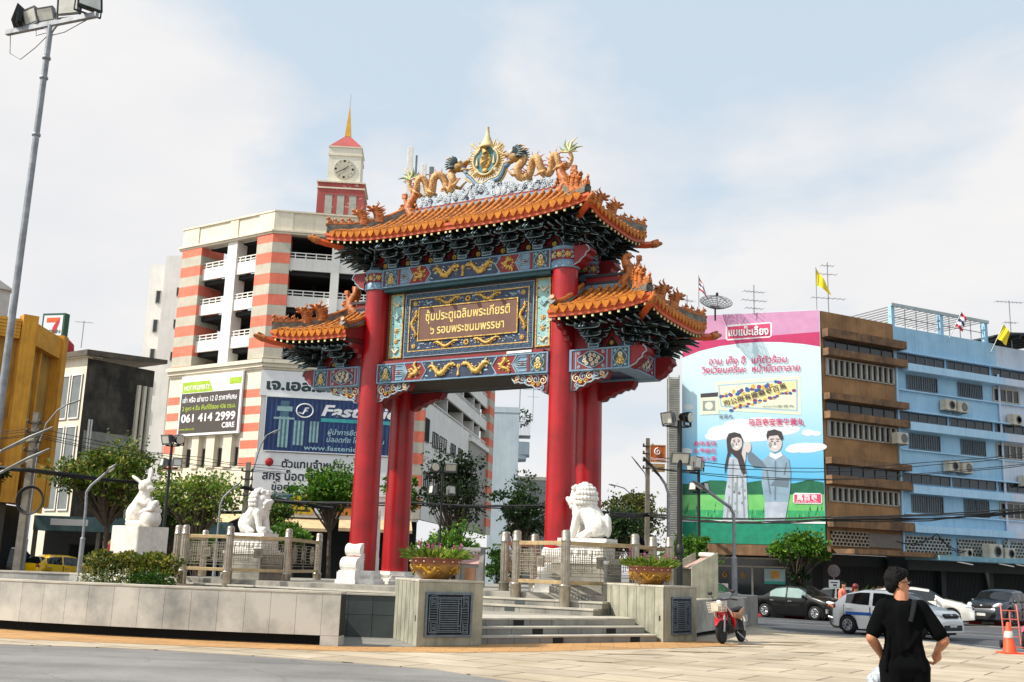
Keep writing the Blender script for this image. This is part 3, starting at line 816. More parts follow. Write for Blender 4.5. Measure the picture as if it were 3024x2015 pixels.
def half_roof(F, parent, xi, rx, hx, hy, ze, zr, lift, main):
    """one hipped half of a roof, hip at +x; F places (and mirrors) it"""
    def surf(x, y, clampt=True):
        tf = (hy - abs(y)) / hy; ts = (hx - x) / (hx - rx); t = min(tf, ts)
        if tf <= ts: u = (x - xi) / max(.2, hx - (hx - rx) * t - xi)
        else: u = abs(y) / max(.1, hy * (1 - t))
        q = max(0, t)
        return ze + (zr - ze) * (.4 * t + .6 * q * q) + lift * max(0, min(1.05, u)) ** 4 * (1 - q) ** 1.5
    P = .27
    mb = MB(F.copy())
    # under-sheet
    for sy in (-1, 1):
        rows = []
        for i in range(9):
            t = i / 8; y = sy * hy * (1 - t); xe = hx - (hx - rx) * t
            rows.append([(xi + (xe - xi) * k / 10, y, surf(xi + (xe - xi) * k / 10, y)) for k in range(11)])
        mb.grid(rows if sy < 0 else [r[::-1] for r in rows], 1)
    rows = []
    for i in range(9):
        t = i / 8; x = hx - (hx - rx) * t; w = hy * (1 - t)
        rows.append([(x, w * (k / 5 - 1), surf(x, w * (k / 5 - 1))) for k in range(11)])
    mb.grid(rows, 1)
    # tile rows with joints
    def row(pa, pb):
        n = 14; pts = []; rs = []
        for i in range(n):
            t = i / (n - 1); x = pa[0] + (pb[0] - pa[0]) * t; y = pa[1] + (pb[1] - pa[1]) * t
            for e, r in ((0, .083), (.92, .072)):
                t2 = min(1, (i + e) / (n - 1)); x = pa[0] + (pb[0] - pa[0]) * t2; y = pa[1] + (pb[1] - pa[1]) * t2
                pts.append((x, y, surf(x, y) + .035)); rs.append(r)
                if i == n - 1: break
        mb.tube(pts, rs, 7, 0)
        mb.cyl(pts[0], V(pts[0]) + (V(pts[0]) - V(pts[1])).normalized() * .015, .088, 10, 2)
    def heart(x, y, nx, ny):
        z = surf(x - nx * .03, y - ny * .03) - .0
        o = mb.M; mb.M = o @ Matrix.Translation((x, y, z)) @ Matrix.Rotation(math.atan2(nx, -ny), 4, 'Z') @ Matrix.Rotation(.06, 4, 'X')
        mb.prism([(-.11, .03), (-.118, -.04), (-.07, -.11), (0, -.19), (.07, -.11), (.118, -.04), (.11, .03)], -.035, -.005, 2)
        mb.M = o
    n = int((hx - .1 - xi) / P)
    for k in range(n):
        x = xi + (k + .5) * P
        yt = 0 if x <= rx else hy * (x - rx) / (hx - rx)
        for sy in (-1, 1):
            row((x, sy * (hy + .05)), (x, sy * yt))
            heart(x + P / 2, sy * (hy + .07), 0, sy)
    m = int(2 * hy / P)
    for k in range(m):
        y = -hy + (k + .5) * 2 * hy / m
        row((hx + .05, y), (hx - (hx - rx) * (hy - abs(y)) / hy, y))
        if k: heart(hx + .07, y - hy / m, 1, 0)
    roof = mb.build('main_roof' if main else 'side_roof', [TILE, TILE2, HEART], parent)
    # eave board, rafters and soffit
    mb = MB(F.copy())
    path = [(xi + (hx - xi) * k / 20, -hy) for k in range(21)] + [(hx, -hy + 2 * hy * k / 16) for k in range(1, 17)] + [(hx - (hx - xi) * k / 20, hy) for k in range(1, 21)]
    prof = [(.03, -.05), (.05, -.07), (.05, -.15), (.02, -.17), (.0, -.18), (.0, -.28), (-.08, -.28)]
    rows = []
    for i, (x, y) in enumerate(path):
        z = surf(x, y); d = V((0, 0, 0))
        if abs(abs(y) - hy) < 1e-6: d.y = 1 if y > 0 else -1
        if abs(x - hx) < 1e-6: d.x = 1
        rows.append([(x + d.x * p[0], y + d.y * p[0], z + p[1]) for p in prof])
    mb.grid(rows[::-1] if False else rows, 0, False)
    mb.build('eave_board', FASC, roof)
    mb = MB(F.copy())
    iy, ix = 1.0, (3.8 if main else 5.75)
    rows = []
    for i, (x, y) in enumerate(path):
        z = surf(x, y) - .285
        xi_, yi_ = min(x, ix), max(-iy, min(iy, y))
        rows.append([(x - (.06 if x > hx - .01 else 0), y - .06 * (1 if y > hy - .01 else -1 if y < -hy + .01 else 0), z), (xi_, yi_, ze - .17)])
    mb.grid(rows, 0, False)
    def raft(x, y, dx, dy):
        z = surf(x, y) - .34
        L_ = .9
        mb.M = F @ Matrix.Translation((x, y, z)) @ Matrix.Rotation(math.atan2(dx, -dy), 4, 'Z')
        mb.box((-.032, .03, -.035), (.032, L_, .03), 0); mb.box((-.034, .0, -.037), (.034, .03, .032), 1)
    for k in range(n + 1):
        x = xi + (k + .3) * P
        for sy in (-1, 1): raft(x, sy * (hy - .02), 0, sy)
    for k in range(m): raft(hx - .02, -hy + (k + .5) * 2 * hy / m, 1, 0)
    mb.M = F.copy()
    for sy in (-1, 1):   # second, lower row of round rafters further in
        for k in range(n):
            x = xi + (k + .5) * P
            mb.tube([(x, sy * (hy - .42), surf(x, hy) - .42), (x, sy * (hy - .9), ze - .36)], .03, 6, 2)
    mb.build('rafters', [DGRN, CREAM, EDGE], roof)
    # corner beams and hip ridges with figures
    for sy in (-1, 1):
        mb = MB(F.copy())
        zc = surf(hx, hy)
        d = V((hx - rx, hy, 0)).normalized()
        a = V((hx, sy * hy, zc - .42)); dd = V((d.x, sy * d.y, 0))
        mb.tube([a - dd * 1.3 + V((0, 0, -.12)), a, a + dd * .28 + V((0, 0, .05))], [.13, .12, .11], 4, 1, False)
        mb.tube([a + dd * .25 + V((0, 0, .05)), a + dd * .42 + V((0, 0, .09)), a + dd * .62 + V((0, 0, .14))], [.13, .12, .05], 7, 0)
        for k in range(4): mb.ell(a + dd * (.3 + .05 * k) + V((0, 0, .16 + .02 * k)), (.06, .05, .05), 0, n=6, m=4)
        mb.build('corner_beam', [TILE2, FASC], roof)
        mb = MB(F.copy())
        N_ = 20; pts = []
        for i in range(N_ + 1):
            t = i / N_; t2 = t * 1.0
            x, y = hx - (hx - rx) * t2, sy * hy * (1 - t2)
            pts.append(V((x, y, surf(x - .001, y) + .06)))
        side = V((-d.y * sy, d.x, 0)) if sy > 0 else V((d.y, d.x, 0))
        side = V((dd.y, -dd.x, 0))
        prof = [(-.1, -.1), (-.1, .09), (-.07, .09), (-.07, .17), (.07, .17), (.07, .09), (.1, .09), (.1, -.1)]
        rows = [[p + side * q[0] + V((0, 0, q[1])) for q in prof] for p in pts]
        mb.grid(rows, 1, False); mb.quad(rows[0][::-1], 1); mb.quad(rows[0], 1)
        mb.tube([p + V((0, 0, .2)) for p in pts], .065, 8, 0)
        mb.build('hip_ridge', [TILE2, mat('weathered ridge render', (128, 124, 112), (60, 62, 60), s=5)], roof)
        ang = math.atan2(dd.y, dd.x)
        def on(t):
            x, y = hx - (hx - rx) * t, sy * hy * (1 - t)
            return (x, y, surf(x - .001, y) + .24)
        for q, (t, h, kd) in enumerate(((.02, .34, 0), (.1, .28, 0), (.18, .3, 0), (.26, .3, 0), (.38, .62, 1), (.56, .66, 1))):
            mb = MB(F.copy()); beast(mb, on(t), h, ang, 0, kd); mb.build('ridge_beast', TILE2, roof)
    return roof, surf
for s in (-1, 1):
    S = GM @ Matrix.Scale(s, 4, (1, 0, 0))
    half_roof(S, gate, 0, 2.95, 4.9, 2.22, 12.36, 13.78, .3, True)
    r2, _ = half_roof(S, gate, 3.72, 5.3, 6.92, 2.3, 9.16, 10.32, .24, False)
    mb = MB(S.copy())
    for z0, z1, w, mi in ((10.2, 10.36, .16, 2), (10.36, 10.42, .2, 1), (10.42, 10.58, .15, 0), (10.58, 10.66, .2, 1)): mb.box((3.9, -w, z0), (5.3, w, z1), mi)
    mb.build('side_ridge', [DRED, mat('near black tile', (40, 44, 50), (28, 32, 36)), BORD], r2)
    mb = MB(S.copy()); chiwen(mb, 5.32, 10.2, 1.05, 1); mb.build('ridge_end_ornament', TILE2, r2)
    # short raised ridges where the side roof meets the gate
    for sy in (-1, 1):
        mb = MB(S @ (Matrix() if sy < 0 else Matrix.Scale(-1, 4, (0, 1, 0))))
        P = [(-2.36, 9.32), (-2.1, 9.22), (-1.7, 9.36), (-1.2, 9.62), (-.7, 9.95), (-.3, 10.2)]
        mb.tube([(3.86, p[0], p[1] + .17) for p in P], .075, 8, 0); mb.tube([(3.86, p[0], p[1] + .04) for p in P], [.12] * 6, 4, 1, False)
        mb.build('verge_ridge', [TILE2, mat('grey verge', (110, 112, 110), (50, 54, 56), s=6)], r2)
    mb = MB(S.copy()); chiwen(mb, 3.0, 13.42, 1.15, 1); mb.build('ridge_end_ornament', TILE2, gate)

# --- ridge scrollwork, emblem and dragons
mb = gmb()
top = lambda x: 14.14 + .2 * math.exp(-(x / .95) ** 4) + .04 * math.sin(x * 9)
xs = [-2.75 + 5.5 * k / 60 for k in range(61)]
mb.prism([(x, top(x)) for x in xs] + [(2.75, 13.82), (-2.75, 13.82)], -.12, .12, 0)
mb.box((-2.9, -.16, 13.62), (2.9, .16, 13.74), 1); mb.box((-2.8, -.13, 13.74), (2.8, .13, 13.82), 2)
rr = random.Random(8)
for sy in (-1, 1):
    for k in range(110):
        x = rr.uniform(-2.65, 2.65); z = rr.uniform(13.88, top(x) - .02)
        spiral(mb, x, z, rr.uniform(.07, .12), sy * .135, 3 if rr.random() < .75 else 4, 1 if rr.random() < .5 else -1, w=.018, n=12)
for k in range(42):
    x = rr.uniform(-2.7, 2.7)
    mb.ell((x, rr.uniform(-.08, .08), top(x)), (rr.uniform(.06, .12), .08, rr.uniform(.05, .1)), 3, n=7, m=5)
mb.build('ridge_scrollwork', [CLOUDM, BORD, DRED, mat('pale scroll', (206, 214, 218), (176, 190, 198)), NAVY], gate)

mb = MB(GM @ Matrix.Translation((0, 0, 15.2)) @ Matrix.Scale(1.1, 4) @ Matrix.Translation((0, 0, -15.2))); ex, ez = 0, 15.2
P = []
for k in range(48):
    a = 2 * PI * k / 48; q = .42 * (1 + .13 * abs(math.cos(2 * a)) ** .6)
    P.append((ex + q * .94 * math.cos(a), ez + q * math.sin(a)))
mb.prism(P, -.06, .06, 1)
mb.tube([(p[0], -.065, p[1]) for p in P + P[:1]], .035, 6, 3); mb.tube([(p[0], .065, p[1]) for p in P + P[:1]], .035, 6, 3)
for k in range(44):
    a = 2 * PI * k / 44
    if abs(a - PI / 2) < .2: continue
    r0 = .46; r1 = .62 + (.1 if k % 2 == 0 else 0) + (.1 if k % 11 == 5 else 0)
    mb.tube([(ex + r0 * math.cos(a), 0, ez + r0 * math.sin(a)), (ex + r1 * math.cos(a), 0, ez + r1 * math.sin(a))], [.042, .018 if k % 11 != 5 else .05], 6, 0 if k % 11 != 5 else 3)
for sy in (-1, 1):
    mb.ell((ex, sy * .07, ez - .02), (.2, .05, .27), 0, n=16, m=10)
    for k in range(5): spiral(mb, ex + (-.07, .07, 0, -.05, .06)[k], ez + (.08, .02, -.08, -.16, .16)[k], .085, sy * .125, 4, 1 if k % 2 else -1, w=.014)
    mb.tube([(ex, sy * .08, ez + .24), (ex - .05, sy * .1, ez + .34), (ex + .02, sy * .08, ez + .46)], [.1, .07, .02], 7, 0)
    mb.ell((ex, sy * .08, ez - .34), (.1, .04, .07), 0)
    for s in (-1, 1): mb.tube([(ex + s * .3, sy * .08, ez - .16), (ex + s * .3, sy * .08, ez + .12)], [.05, .01], 6, 3)
for sx in (-1, 1):
    for sz in (-1, 1): mb.ell((ex + sx * .33, 0, ez + sz * .33), (.09, .09, .09), 2, n=10, m=7)
mb.lathe([(.24, 15.62), (.25, 15.68), (.19, 15.7), (.2, 15.75), (.155, 15.77), (.165, 15.82), (.125, 15.84), (.135, 15.89), (.1, 15.91), (.11, 15.96), (.08, 15.98), (.085, 16.03), (.062, 16.06), (.045, 16.3), (.05, 16.31), (.0, 16.32)], (ex, 0, 0), 14, 3)
for k in range(26):
    pass
rib = [(ex + .72 * math.sin(a), 0, ez - .1 - .68 * math.cos(a) + .05 * math.sin(a * 6)) for a in [(-1.25 + 2.5 * k / 24) for k in range(25)]]
mb.tube(rib, .1, 6, 5, flat=.55); mb.tube([(p[0] * 1.1, p[1], p[2] - .09) for p in rib], .03, 6, 0); mb.tube([(p[0] * .92, -.05, p[2] + .08) for p in rib], .025, 6, 3)
for s in (-1, 1): mb.tube([(ex + s * .7, 0, ez - .3), (ex + s * .86, 0, ez - .12), (ex + s * .8, 0, ez + .04)], [.08, .09, .02], 6, 5)
mb.build('royal_emblem', [GOLD, mat('emblem teal', (70, 118, 122), (48, 92, 98)), PALE, mat('cream plaster', (206, 194, 150), (176, 158, 112), s=9), mat('dark gold line', (120, 92, 20)), BORD], gate)

def ridge_dragon(s, dz):
    mb = MB(GM @ Matrix.Scale(s, 4, (1, 0, 0)) @ Matrix.Translation((0, 0, dz)))
    # path in (x, z): tail on the outside, head towards the middle
    P = [(-3.12, 15.02), (-3.2, 14.82), (-3.1, 14.6), (-2.98, 14.48), (-2.86, 14.52), (-2.78, 14.72), (-2.72, 14.9), (-2.6, 14.95), (-2.5, 14.82), (-2.44, 14.56), (-2.34, 14.4), (-2.2, 14.42), (-2.12, 14.62), (-2.06, 14.84),
         (-1.94, 14.96), (-1.8, 14.92), (-1.7, 14.72), (-1.62, 14.5), (-1.5, 14.36), (-1.36, 14.4), (-1.28, 14.56), (-1.3, 14.74), (-1.4, 14.9), (-1.42, 15.04), (-1.32, 15.14)]
    n = len(P)
    pts = []
    for i in range(n - 1):      # smooth
        p0, p1, p2, p3 = (P[max(0, min(n - 1, i + j))] for j in (-1, 0, 1, 2))
        for t in (0, .33, .66):
            f = lambda a, b, c, d: .5 * ((2 * b) + (-a + c) * t + (2 * a - 5 * b + 4 * c - d) * t * t + (-a + 3 * b - 3 * c + d) * t ** 3)
            x = f(p0[0], p1[0], p2[0], p3[0]); z = f(p0[1], p1[1], p2[1], p3[1])
            pts.append((x, .1 * math.sin(len(pts) * .28), z))
    m = len(pts)
    rs = [.055 + .082 * min(1, i / (m * .35)) for i in range(m)]
    mb.tube(pts, rs, 9, 0)
    for i in range(4, m - 3, 2):
        p = V(pts[i]); t = (V(pts[i + 1]) - V(pts[i - 1])).normalized(); nn = V((-t.z, 0, t.x))
        if nn.z < 0 and i % 4: nn = -nn
        mb.tube([p + nn * rs[i] * .8, p + nn * (rs[i] + .17) - t * .06], [.034, .004], 4, 1)
    for k in range(11):          # flame tail
        a = PI * .5 + (-1.5 + 3.0 * k / 10); L_ = .42 + .1 * math.sin(k * 2.3)
        c = V((-3.14, 0, 15.0))
        mb.tube([c, c + V((math.cos(a) * L_ * .6, .03 * (k % 3 - 1), math.sin(a) * L_ * .6)), c + V((math.cos(a + .35) * L_, .04 * (k % 3 - 1), math.sin(a + .2) * L_))], [.05, .04, .006], 5, 3 if k % 2 else 4)
    h = V((-1.12, 0, 15.16)); o_ = mb.M; mb.M = o_ @ Matrix.Translation(h) @ Matrix.Scale(1.6, 4) @ Matrix.Translation(-h)     # head
    mb.ell(h, (.17, .11, .12), 5, n=10, m=7); mb.ell(h + V((.17, 0, .05)), (.13, .08, .05), 5, rot=(0, -.5, 0)); mb.ell(h + V((.14, 0, -.1)), (.13, .07, .04), 5, rot=(0, .1, 0))
    mb.ell(h + V((.13, 0, -.02)), (.08, .05, .03), 1)
    for q in (-1, 1):
        mb.ell(h + V((.06, q * .08, .09)), .04, 6); mb.tube([h + V((-.05, q * .06, .1)), h + V((-.2, q * .1, .2)), h + V((-.28, q * .1, .16))], [.03, .025, .006], 5, 0)
        mb.tube([h + V((.26, q * .04, .08)), h + V((.4, q * .1, .2)), h + V((.34, q * .12, .36)), h + V((.42, q * .12, .46))], [.014, .012, .01, .006], 4, 6)
        for k in range(7):
            a = PI * .55 + k * .27
            mb.tube([h + V((.08 * math.cos(a), q * .07, .08 * math.sin(a))), h + V((.17 * math.cos(a), q * .13, .16 * math.sin(a))), h + V((.29 * math.cos(a + .25), q * .12, .23 * math.sin(a + .1)))], [.05, .035, .006], 5, 2)
    mb.M = o_
    for (x, z, dx) in ((-1.34, 14.5, .5), (-1.6, 14.42, -.1), (-2.28, 14.42, .32), (-2.9, 14.5, .3)):
        for q in (-1, 1):
            e = V((x + dx * .7, q * .2, z - .12 + (.22 if dx > .4 else 0)))
            mb.tube([(x, q * .08, z), (x + dx * .4, q * .2, z - .06), e], [.075, .06, .035], 6, 0)
            for c in (-1, 0, 1): mb.tube([e, e + V((.1, c * .05, .06 if dx > .4 else -.03))], [.028, .005], 4, 0)
    return mb.build('ridge_dragon', [DRAG, PINK, MANE, mat('tail green', (120, 140, 100), (90, 112, 84)), mat('tail pale', (214, 204, 150), (180, 168, 112)), mat('dragon face', (176, 138, 70), (110, 92, 60), s=12), PALE], gate)
ridge_dragon(1, 0); ridge_dragon(-1, 0)
# fluorescent batten clipped along the lower beam
mb = gmb(); mb.box((1.75, -1.24, 8.13), (2.62, -1.17, 8.2)); mb.build('light_batten', mat('white batten', (240, 240, 238)), gate)
# ---------------------------------------------------------------- ground, roads, plaza
def road_mat(n, c, c2):
    m = mat(n, c, c2, rough=.9, s=.3, bump=.35, bs=90, lo=.38, hi=.66)
    nt = m.node_tree; N, L = nt.nodes, nt.links; b = N['Principled BSDF']
    src = b.inputs['Base Color'].links[0].from_socket
    tc = [x for x in N if x.type == 'TEX_COORD'][0]
    def mul(src, fac, v):
        k = N.new('ShaderNodeMix'); k.data_type = 'RGBA'; k.blend_type = 'MULTIPLY'; k.inputs[7].default_value = (v, v, v, 1)
        L.new(fac, k.inputs[0]); L.new(src, k.inputs[6]); return k.outputs[2]
    g = N.new('ShaderNodeTexNoise'); g.inputs['Scale'].default_value = 55; g.inputs['Detail'].default_value = 3; L.new(tc.outputs['Object'], g.inputs['Vector'])
    r = N.new('ShaderNodeMapRange'); r.inputs[1].default_value = .45; r.inputs[2].default_value = .6; L.new(g.outputs['Fac'], r.inputs[0]); src = mul(src, r.outputs[0], .78)
    w = N.new('ShaderNodeTexNoise'); w.inputs['Scale'].default_value = .8; w.inputs['Detail'].default_value = 4; L.new(tc.outputs['Object'], w.inputs['Vector'])
    ad = N.new('ShaderNodeVectorMath'); ad.operation = 'ADD'; L.new(tc.outputs['Object'], ad.inputs[0]); L.new(w.outputs['Color'], ad.inputs[1])
    v = N.new('ShaderNodeTexVoronoi'); v.feature = 'DISTANCE_TO_EDGE'; v.inputs['Scale'].default_value = .32; L.new(ad.outputs[0], v.inputs['Vector'])
    r2 = N.new('ShaderNodeMapRange'); r2.inputs[1].default_value = .012; r2.inputs[2].default_value = .004; L.new(v.outputs['Distance'], r2.inputs[0]); src = mul(src, r2.outputs[0], .84)
    # long faint wheel tracks
    mp = N.new('ShaderNodeMapping'); mp.inputs['Scale'].default_value = (.05, .9, 1); mp.inputs['Rotation'].default_value = (0, 0, .08); L.new(tc.outputs['Object'], mp.inputs[0])
    t = N.new('ShaderNodeTexNoise'); t.inputs['Scale'].default_value = 1.3; t.inputs['Detail'].default_value = 5; L.new(mp.outputs[0], t.inputs['Vector'])
    r3 = N.new('ShaderNodeMapRange'); r3.inputs[1].default_value = .5; r3.inputs[2].default_value = .68; L.new(t.outputs['Fac'], r3.inputs[0]); src = mul(src, r3.outputs[0], .72)
    L.new(src, b.inputs['Base Color'])
    return m
ASPH = mat('road asphalt', (74, 76, 80), (60, 62, 66), rough=.85, s=.5, bump=.25, bs=60)
ASPH2 = road_mat('worn pale asphalt', (134, 132, 129), (104, 103, 102))
PAVE = mat('beige paving', (190, 176, 154), (154, 140, 118), rough=.8, s=.55, bump=.15, bs=30, brick=(1.9, .95, (96, 84, 70), .02, (0, 0, .58), .5))
TANM = mat('tan paving', (186, 142, 88), (164, 124, 78), rough=.85, s=.8, bump=.15, bs=40, brick=(.6, .3, (150, 120, 84), .008, (0, 0, .1)))
KERB = mat('kerb concrete', (150, 148, 142), rough=.85, s=2)
WPAINT = mat('white road paint', (196, 196, 192), (150, 150, 148), rough=.8, s=3)
GREYS = mat('grey granite', (132, 130, 124), (108, 107, 103), rough=.7, s=2.2, bump=.1, bs=50)
mb = MB(); mb.quad([(-1500, -1500, -.17), (1500, -1500, -.17), (1500, 1500, -.17), (-1500, 1500, -.17)])
struct(mb.build('ground', mat('city ground', (116, 112, 106), s=.05)))
mb = MB(); mb.quad([(-60, 18, -.15), (60, 5, -.15), (70, 52, -.15), (19, 47.5, -.15), (11.5, 51.8, -.15), (4, 60, -.15), (-4, 110, -.15), (-12, 110, -.15), (-12, 72, -.15), (-40, 64, -.15)])
struct(mb.build('road', ASPH))
EDGEP = [(-40, 21.8), (-14, 20.7), (-8.97, 20.05), (-7.2, 20.1), (-5.6, 19.85), (-3.4, 19.1), (-1, 18), (.8, 15.7), (2.6, 11), (3.2, 6), (3, -4)]
OUT = [(34, -4), (26, 8), (18, 18), (14.4, 24), (12.9, 27.6), (12.3, 30.6), (11.2, 32.7), (9.4, 33.5), (8.7, 35.4), (8.9, 42), (5, 50), (-3, 53), (-12, 51), (-20, 46), (-30, 40), (-40, 34)]
mb = MB(); mb.prism(EDGEP + OUT, -.3, 0, 0, 'xy'); struct(mb.build('plaza_pavement', PAVE))
mb = MB(); mb.prism(EDGEP + [(3, -40), (-80, -40), (-80, 21.8)], -.3, -.012, 0, 'xy'); struct(mb.build('near_road', ASPH2))
# tan strip round the terrace
def spots(m, sc_, r0, r1, v):
    nt = m.node_tree; N, L = nt.nodes, nt.links; b = N['Principled BSDF']; src = b.inputs['Base Color'].links[0].from_socket
    tc = [x for x in N if x.type == 'TEX_COORD'][0]
    vo = N.new('ShaderNodeTexVoronoi'); vo.inputs['Scale'].default_value = sc_; L.new(tc.outputs['Object'], vo.inputs['Vector'])
    r = N.new('ShaderNodeMapRange'); r.inputs[1].default_value = r1; r.inputs[2].default_value = r0; L.new(vo.outputs['Distance'], r.inputs[0])
    k = N.new('ShaderNodeMix'); k.data_type = 'RGBA'; k.blend_type = 'MULTIPLY'; k.inputs[7].default_value = (v, v * .96, v * .9, 1)
    L.new(r.outputs[0], k.inputs[0]); L.new(src, k.inputs[6]); L.new(k.outputs[2], b.inputs['Base Color'])
spots(PAVE, 1.7, .03, .06, .62); spots(PAVE, .45, .0, .5, .86)
STRIP = [(-14, 22.6), (-8.97, 21.25), (-5.6, 20.95), (-3.4, 20.9), (-1.2, 21.4), (.6, 22.4), (2.6, 24.0), (4.4, 25.4), (5.8, 26.9), (5.2, 28), (-1, 25), (-4, 23.5), (-9, 24), (-14, 26)]
mb = MB(); mb.quad([(x, y, .005) for x, y in STRIP]); struct(mb.build('tan_path', TANM))
mb = MB(); mb.quad([(-3.6, 22.05, .009), (-1.72, 22.6, .009), (-2.4, 25.3, .009), (-3.9, 25.3, .009)]); struct(mb.build('recess_path', GREYS))
# plaza kerb along the street and red and white kerb on the far side
def ribbon(mb, pts, w, z0, z1, mi=0):
    n = len(pts)
    for i in range(n - 1):
        a, b = V((*pts[i], 0)), V((*pts[i + 1], 0)); d = (b - a).normalized(); s_ = V((-d.y, d.x, 0)) * w
        mb.prism([(a.x, a.y), (b.x, b.y), (b.x + s_.x, b.y + s_.y), (a.x + s_.x, a.y + s_.y)], z0, z1, mi, 'xy')
mb = MB(); ribbon(mb, OUT[3:13], .16, -.2, .012); struct(mb.build('kerb', KERB))
FARK = [(60, 64), (27, 54.5), (19, 49.8), (14.6, 50.0), (11.6, 52.4), (7, 58), (2.5, 66)]
mb = MB(); mb.prism(FARK + [(2.5, 75), (30, 90), (60, 90)], -.3, 0.0, 0, 'xy'); struct(mb.build('far_pavement', mat('far paving', (132, 126, 116), s=1)))
KR, KW = mat('kerb red paint', (178, 24, 32), (140, 22, 28), s=6), mat('kerb white paint', (206, 204, 200), s=6)
mb = MB()
P = [V((*p, 0)) for p in FARK]; k = 0
for i in range(len(P) - 1):
    L_ = (P[i + 1] - P[i]).length; m = max(1, int(L_ / .85))
    for j in range(m):
        a = P[i].lerp(P[i + 1], j / m); b = P[i].lerp(P[i + 1], (j + 1) / m); d = (b - a).normalized(); s_ = V((d.y, -d.x, 0)) * -.17
        mb.prism([(a.x, a.y), (b.x, b.y), (b.x + s_.x, b.y + s_.y), (a.x + s_.x, a.y + s_.y)], -.2, .02, k % 2, 'xy'); k += 1
struct(mb.build('striped_kerb', [KR, KW]))
mb = MB()
for pts in (((8.9, 46.0), (13.5, 42.5), (18, 38.5), (24, 33)), ((9.6, 37.2), (11.9, 36.6), (14, 33.2), (15.8, 29)), ((9.3, 48.6), (13.8, 45.3), (18.5, 42.0), (26, 37))):
    for i in range(len(pts) - 1):
        a, b = V((*pts[i], 0)), V((*pts[i + 1], 0)); d = (b - a).normalized(); s_ = V((-d.y, d.x, 0)) * .1
        mb.quad([(a.x, a.y, -.146), (b.x, b.y, -.146), (b.x + s_.x, b.y + s_.y, -.146), (a.x + s_.x, a.y + s_.y, -.146)])
struct(mb.build('road_marking', WPAINT))
# damp stains on the paving
mb = MB(); rr = random.Random(5)
for (x, y, l, w, a) in ((5.5, 26.2, .8, .18, .2), (4.2, 23.9, .9, .14, .1), (6.5, 27.3, 1.2, .25, .3), (2.7, 22.6, .9, .1, .15), (5.6, 22.4, .5, .06, .1), (1.8, 20.4, .5, .06, -.1), (6.9, 24.9, .6, .1, .3), (7.4, 28.6, .9, .2, .3)):
    P = []
    for k in range(16):
        t = 2 * PI * k / 16; q = rr.uniform(.6, 1.1)
        P.append((x + math.cos(t) * l * q * math.cos(a) - math.sin(t) * w * q * math.sin(a), y + math.cos(t) * l * q * math.sin(a) + math.sin(t) * w * q * math.cos(a), .008))
    mb.quad(P)
struct(mb.build('damp_ground', mat('damp paving', (118, 96, 68), (146, 122, 92), rough=.5, s=3)))

# ---------------------------------------------------------------- terrace, walls, steps
STONE = mat('weathered stone cladding', (180, 177, 168), (122, 123, 120), rough=.75, s=.7, bump=.12, bs=30, lo=.42, hi=.66)
CONC = mat('stained concrete', (162, 160, 142), (122, 122, 108), rough=.8, s=1.6, streak=.55, bump=.15, bs=40)
COPE = mat('stone coping', (186, 180, 166), (150, 146, 136), rough=.75, s=2)
DSTONE = mat('dark slate panel', (66, 74, 74), (44, 52, 52), rough=.5, s=1.4)
GRAN = mat('terrace granite', (146, 142, 132), (92, 92, 88), rough=.65, s=1.1, bump=.08, lo=.45, hi=.7)
GRATE = mat('blue grey iron', (104, 120, 134), (78, 92, 104), rough=.5, metal=.3, s=8)

def loc2w(lx, ly): return (-1.066 + lx * math.cos(GTH) - ly * math.sin(GTH), 34.56 + lx * math.sin(GTH) + ly * math.cos(GTH))
terr = thing('stone_terrace', 'grey granite terrace with shallow steps carrying the red gate', 'terrace', (0, 36, 0))
TM = TR(0, -36, 0)
GF = TM @ TR(-1.066, 34.56, 0, GTH)
mb = MB(GF.copy())
mb.prism([(-11, -2.6), (6.2, -2.6), (7.0, .2), (7.2, 4), (6.5, 9), (0, 12), (-8, 10), (-12, 4)], 0, 1.0, 0, 'xy'); mb.build('platform', GRAN, terr, bevel=.02)
for z, ly in ((.85, -3.2), (.68, -3.75)):
    mb = MB(GF.copy()); mb.box((-10.6, ly, 0), (6.0, -2.5, z)); mb.box((-10.62, ly - .025, z - .04), (6.02, ly + .3, z + .004), 1)
    for k in range(22): mb.box((-10.2 + k * .78, ly - .003, .5), (-10.19 + k * .78, ly, z - .04), 2)
    for q in (-8.2, -6.4, -4.6, -2.8, .6, 3.4): mb.box((q, ly - .012, z - .15), (q + .3, ly, z - .045), 2)
    mb.build('step', [GRAN, COPE, DSTONE], terr)
mb = MB(TM.copy()); mb.prism([(-1.0, 24.72), (2.6, 27.2), (3.3, 27.6), (3.0, 30.4), (-3, 36), (-9.8, 36.6), (-10, 33), (-3.9, 25.4)], 0, .504, 0, 'xy'); mb.build('landing', GRAN, terr)

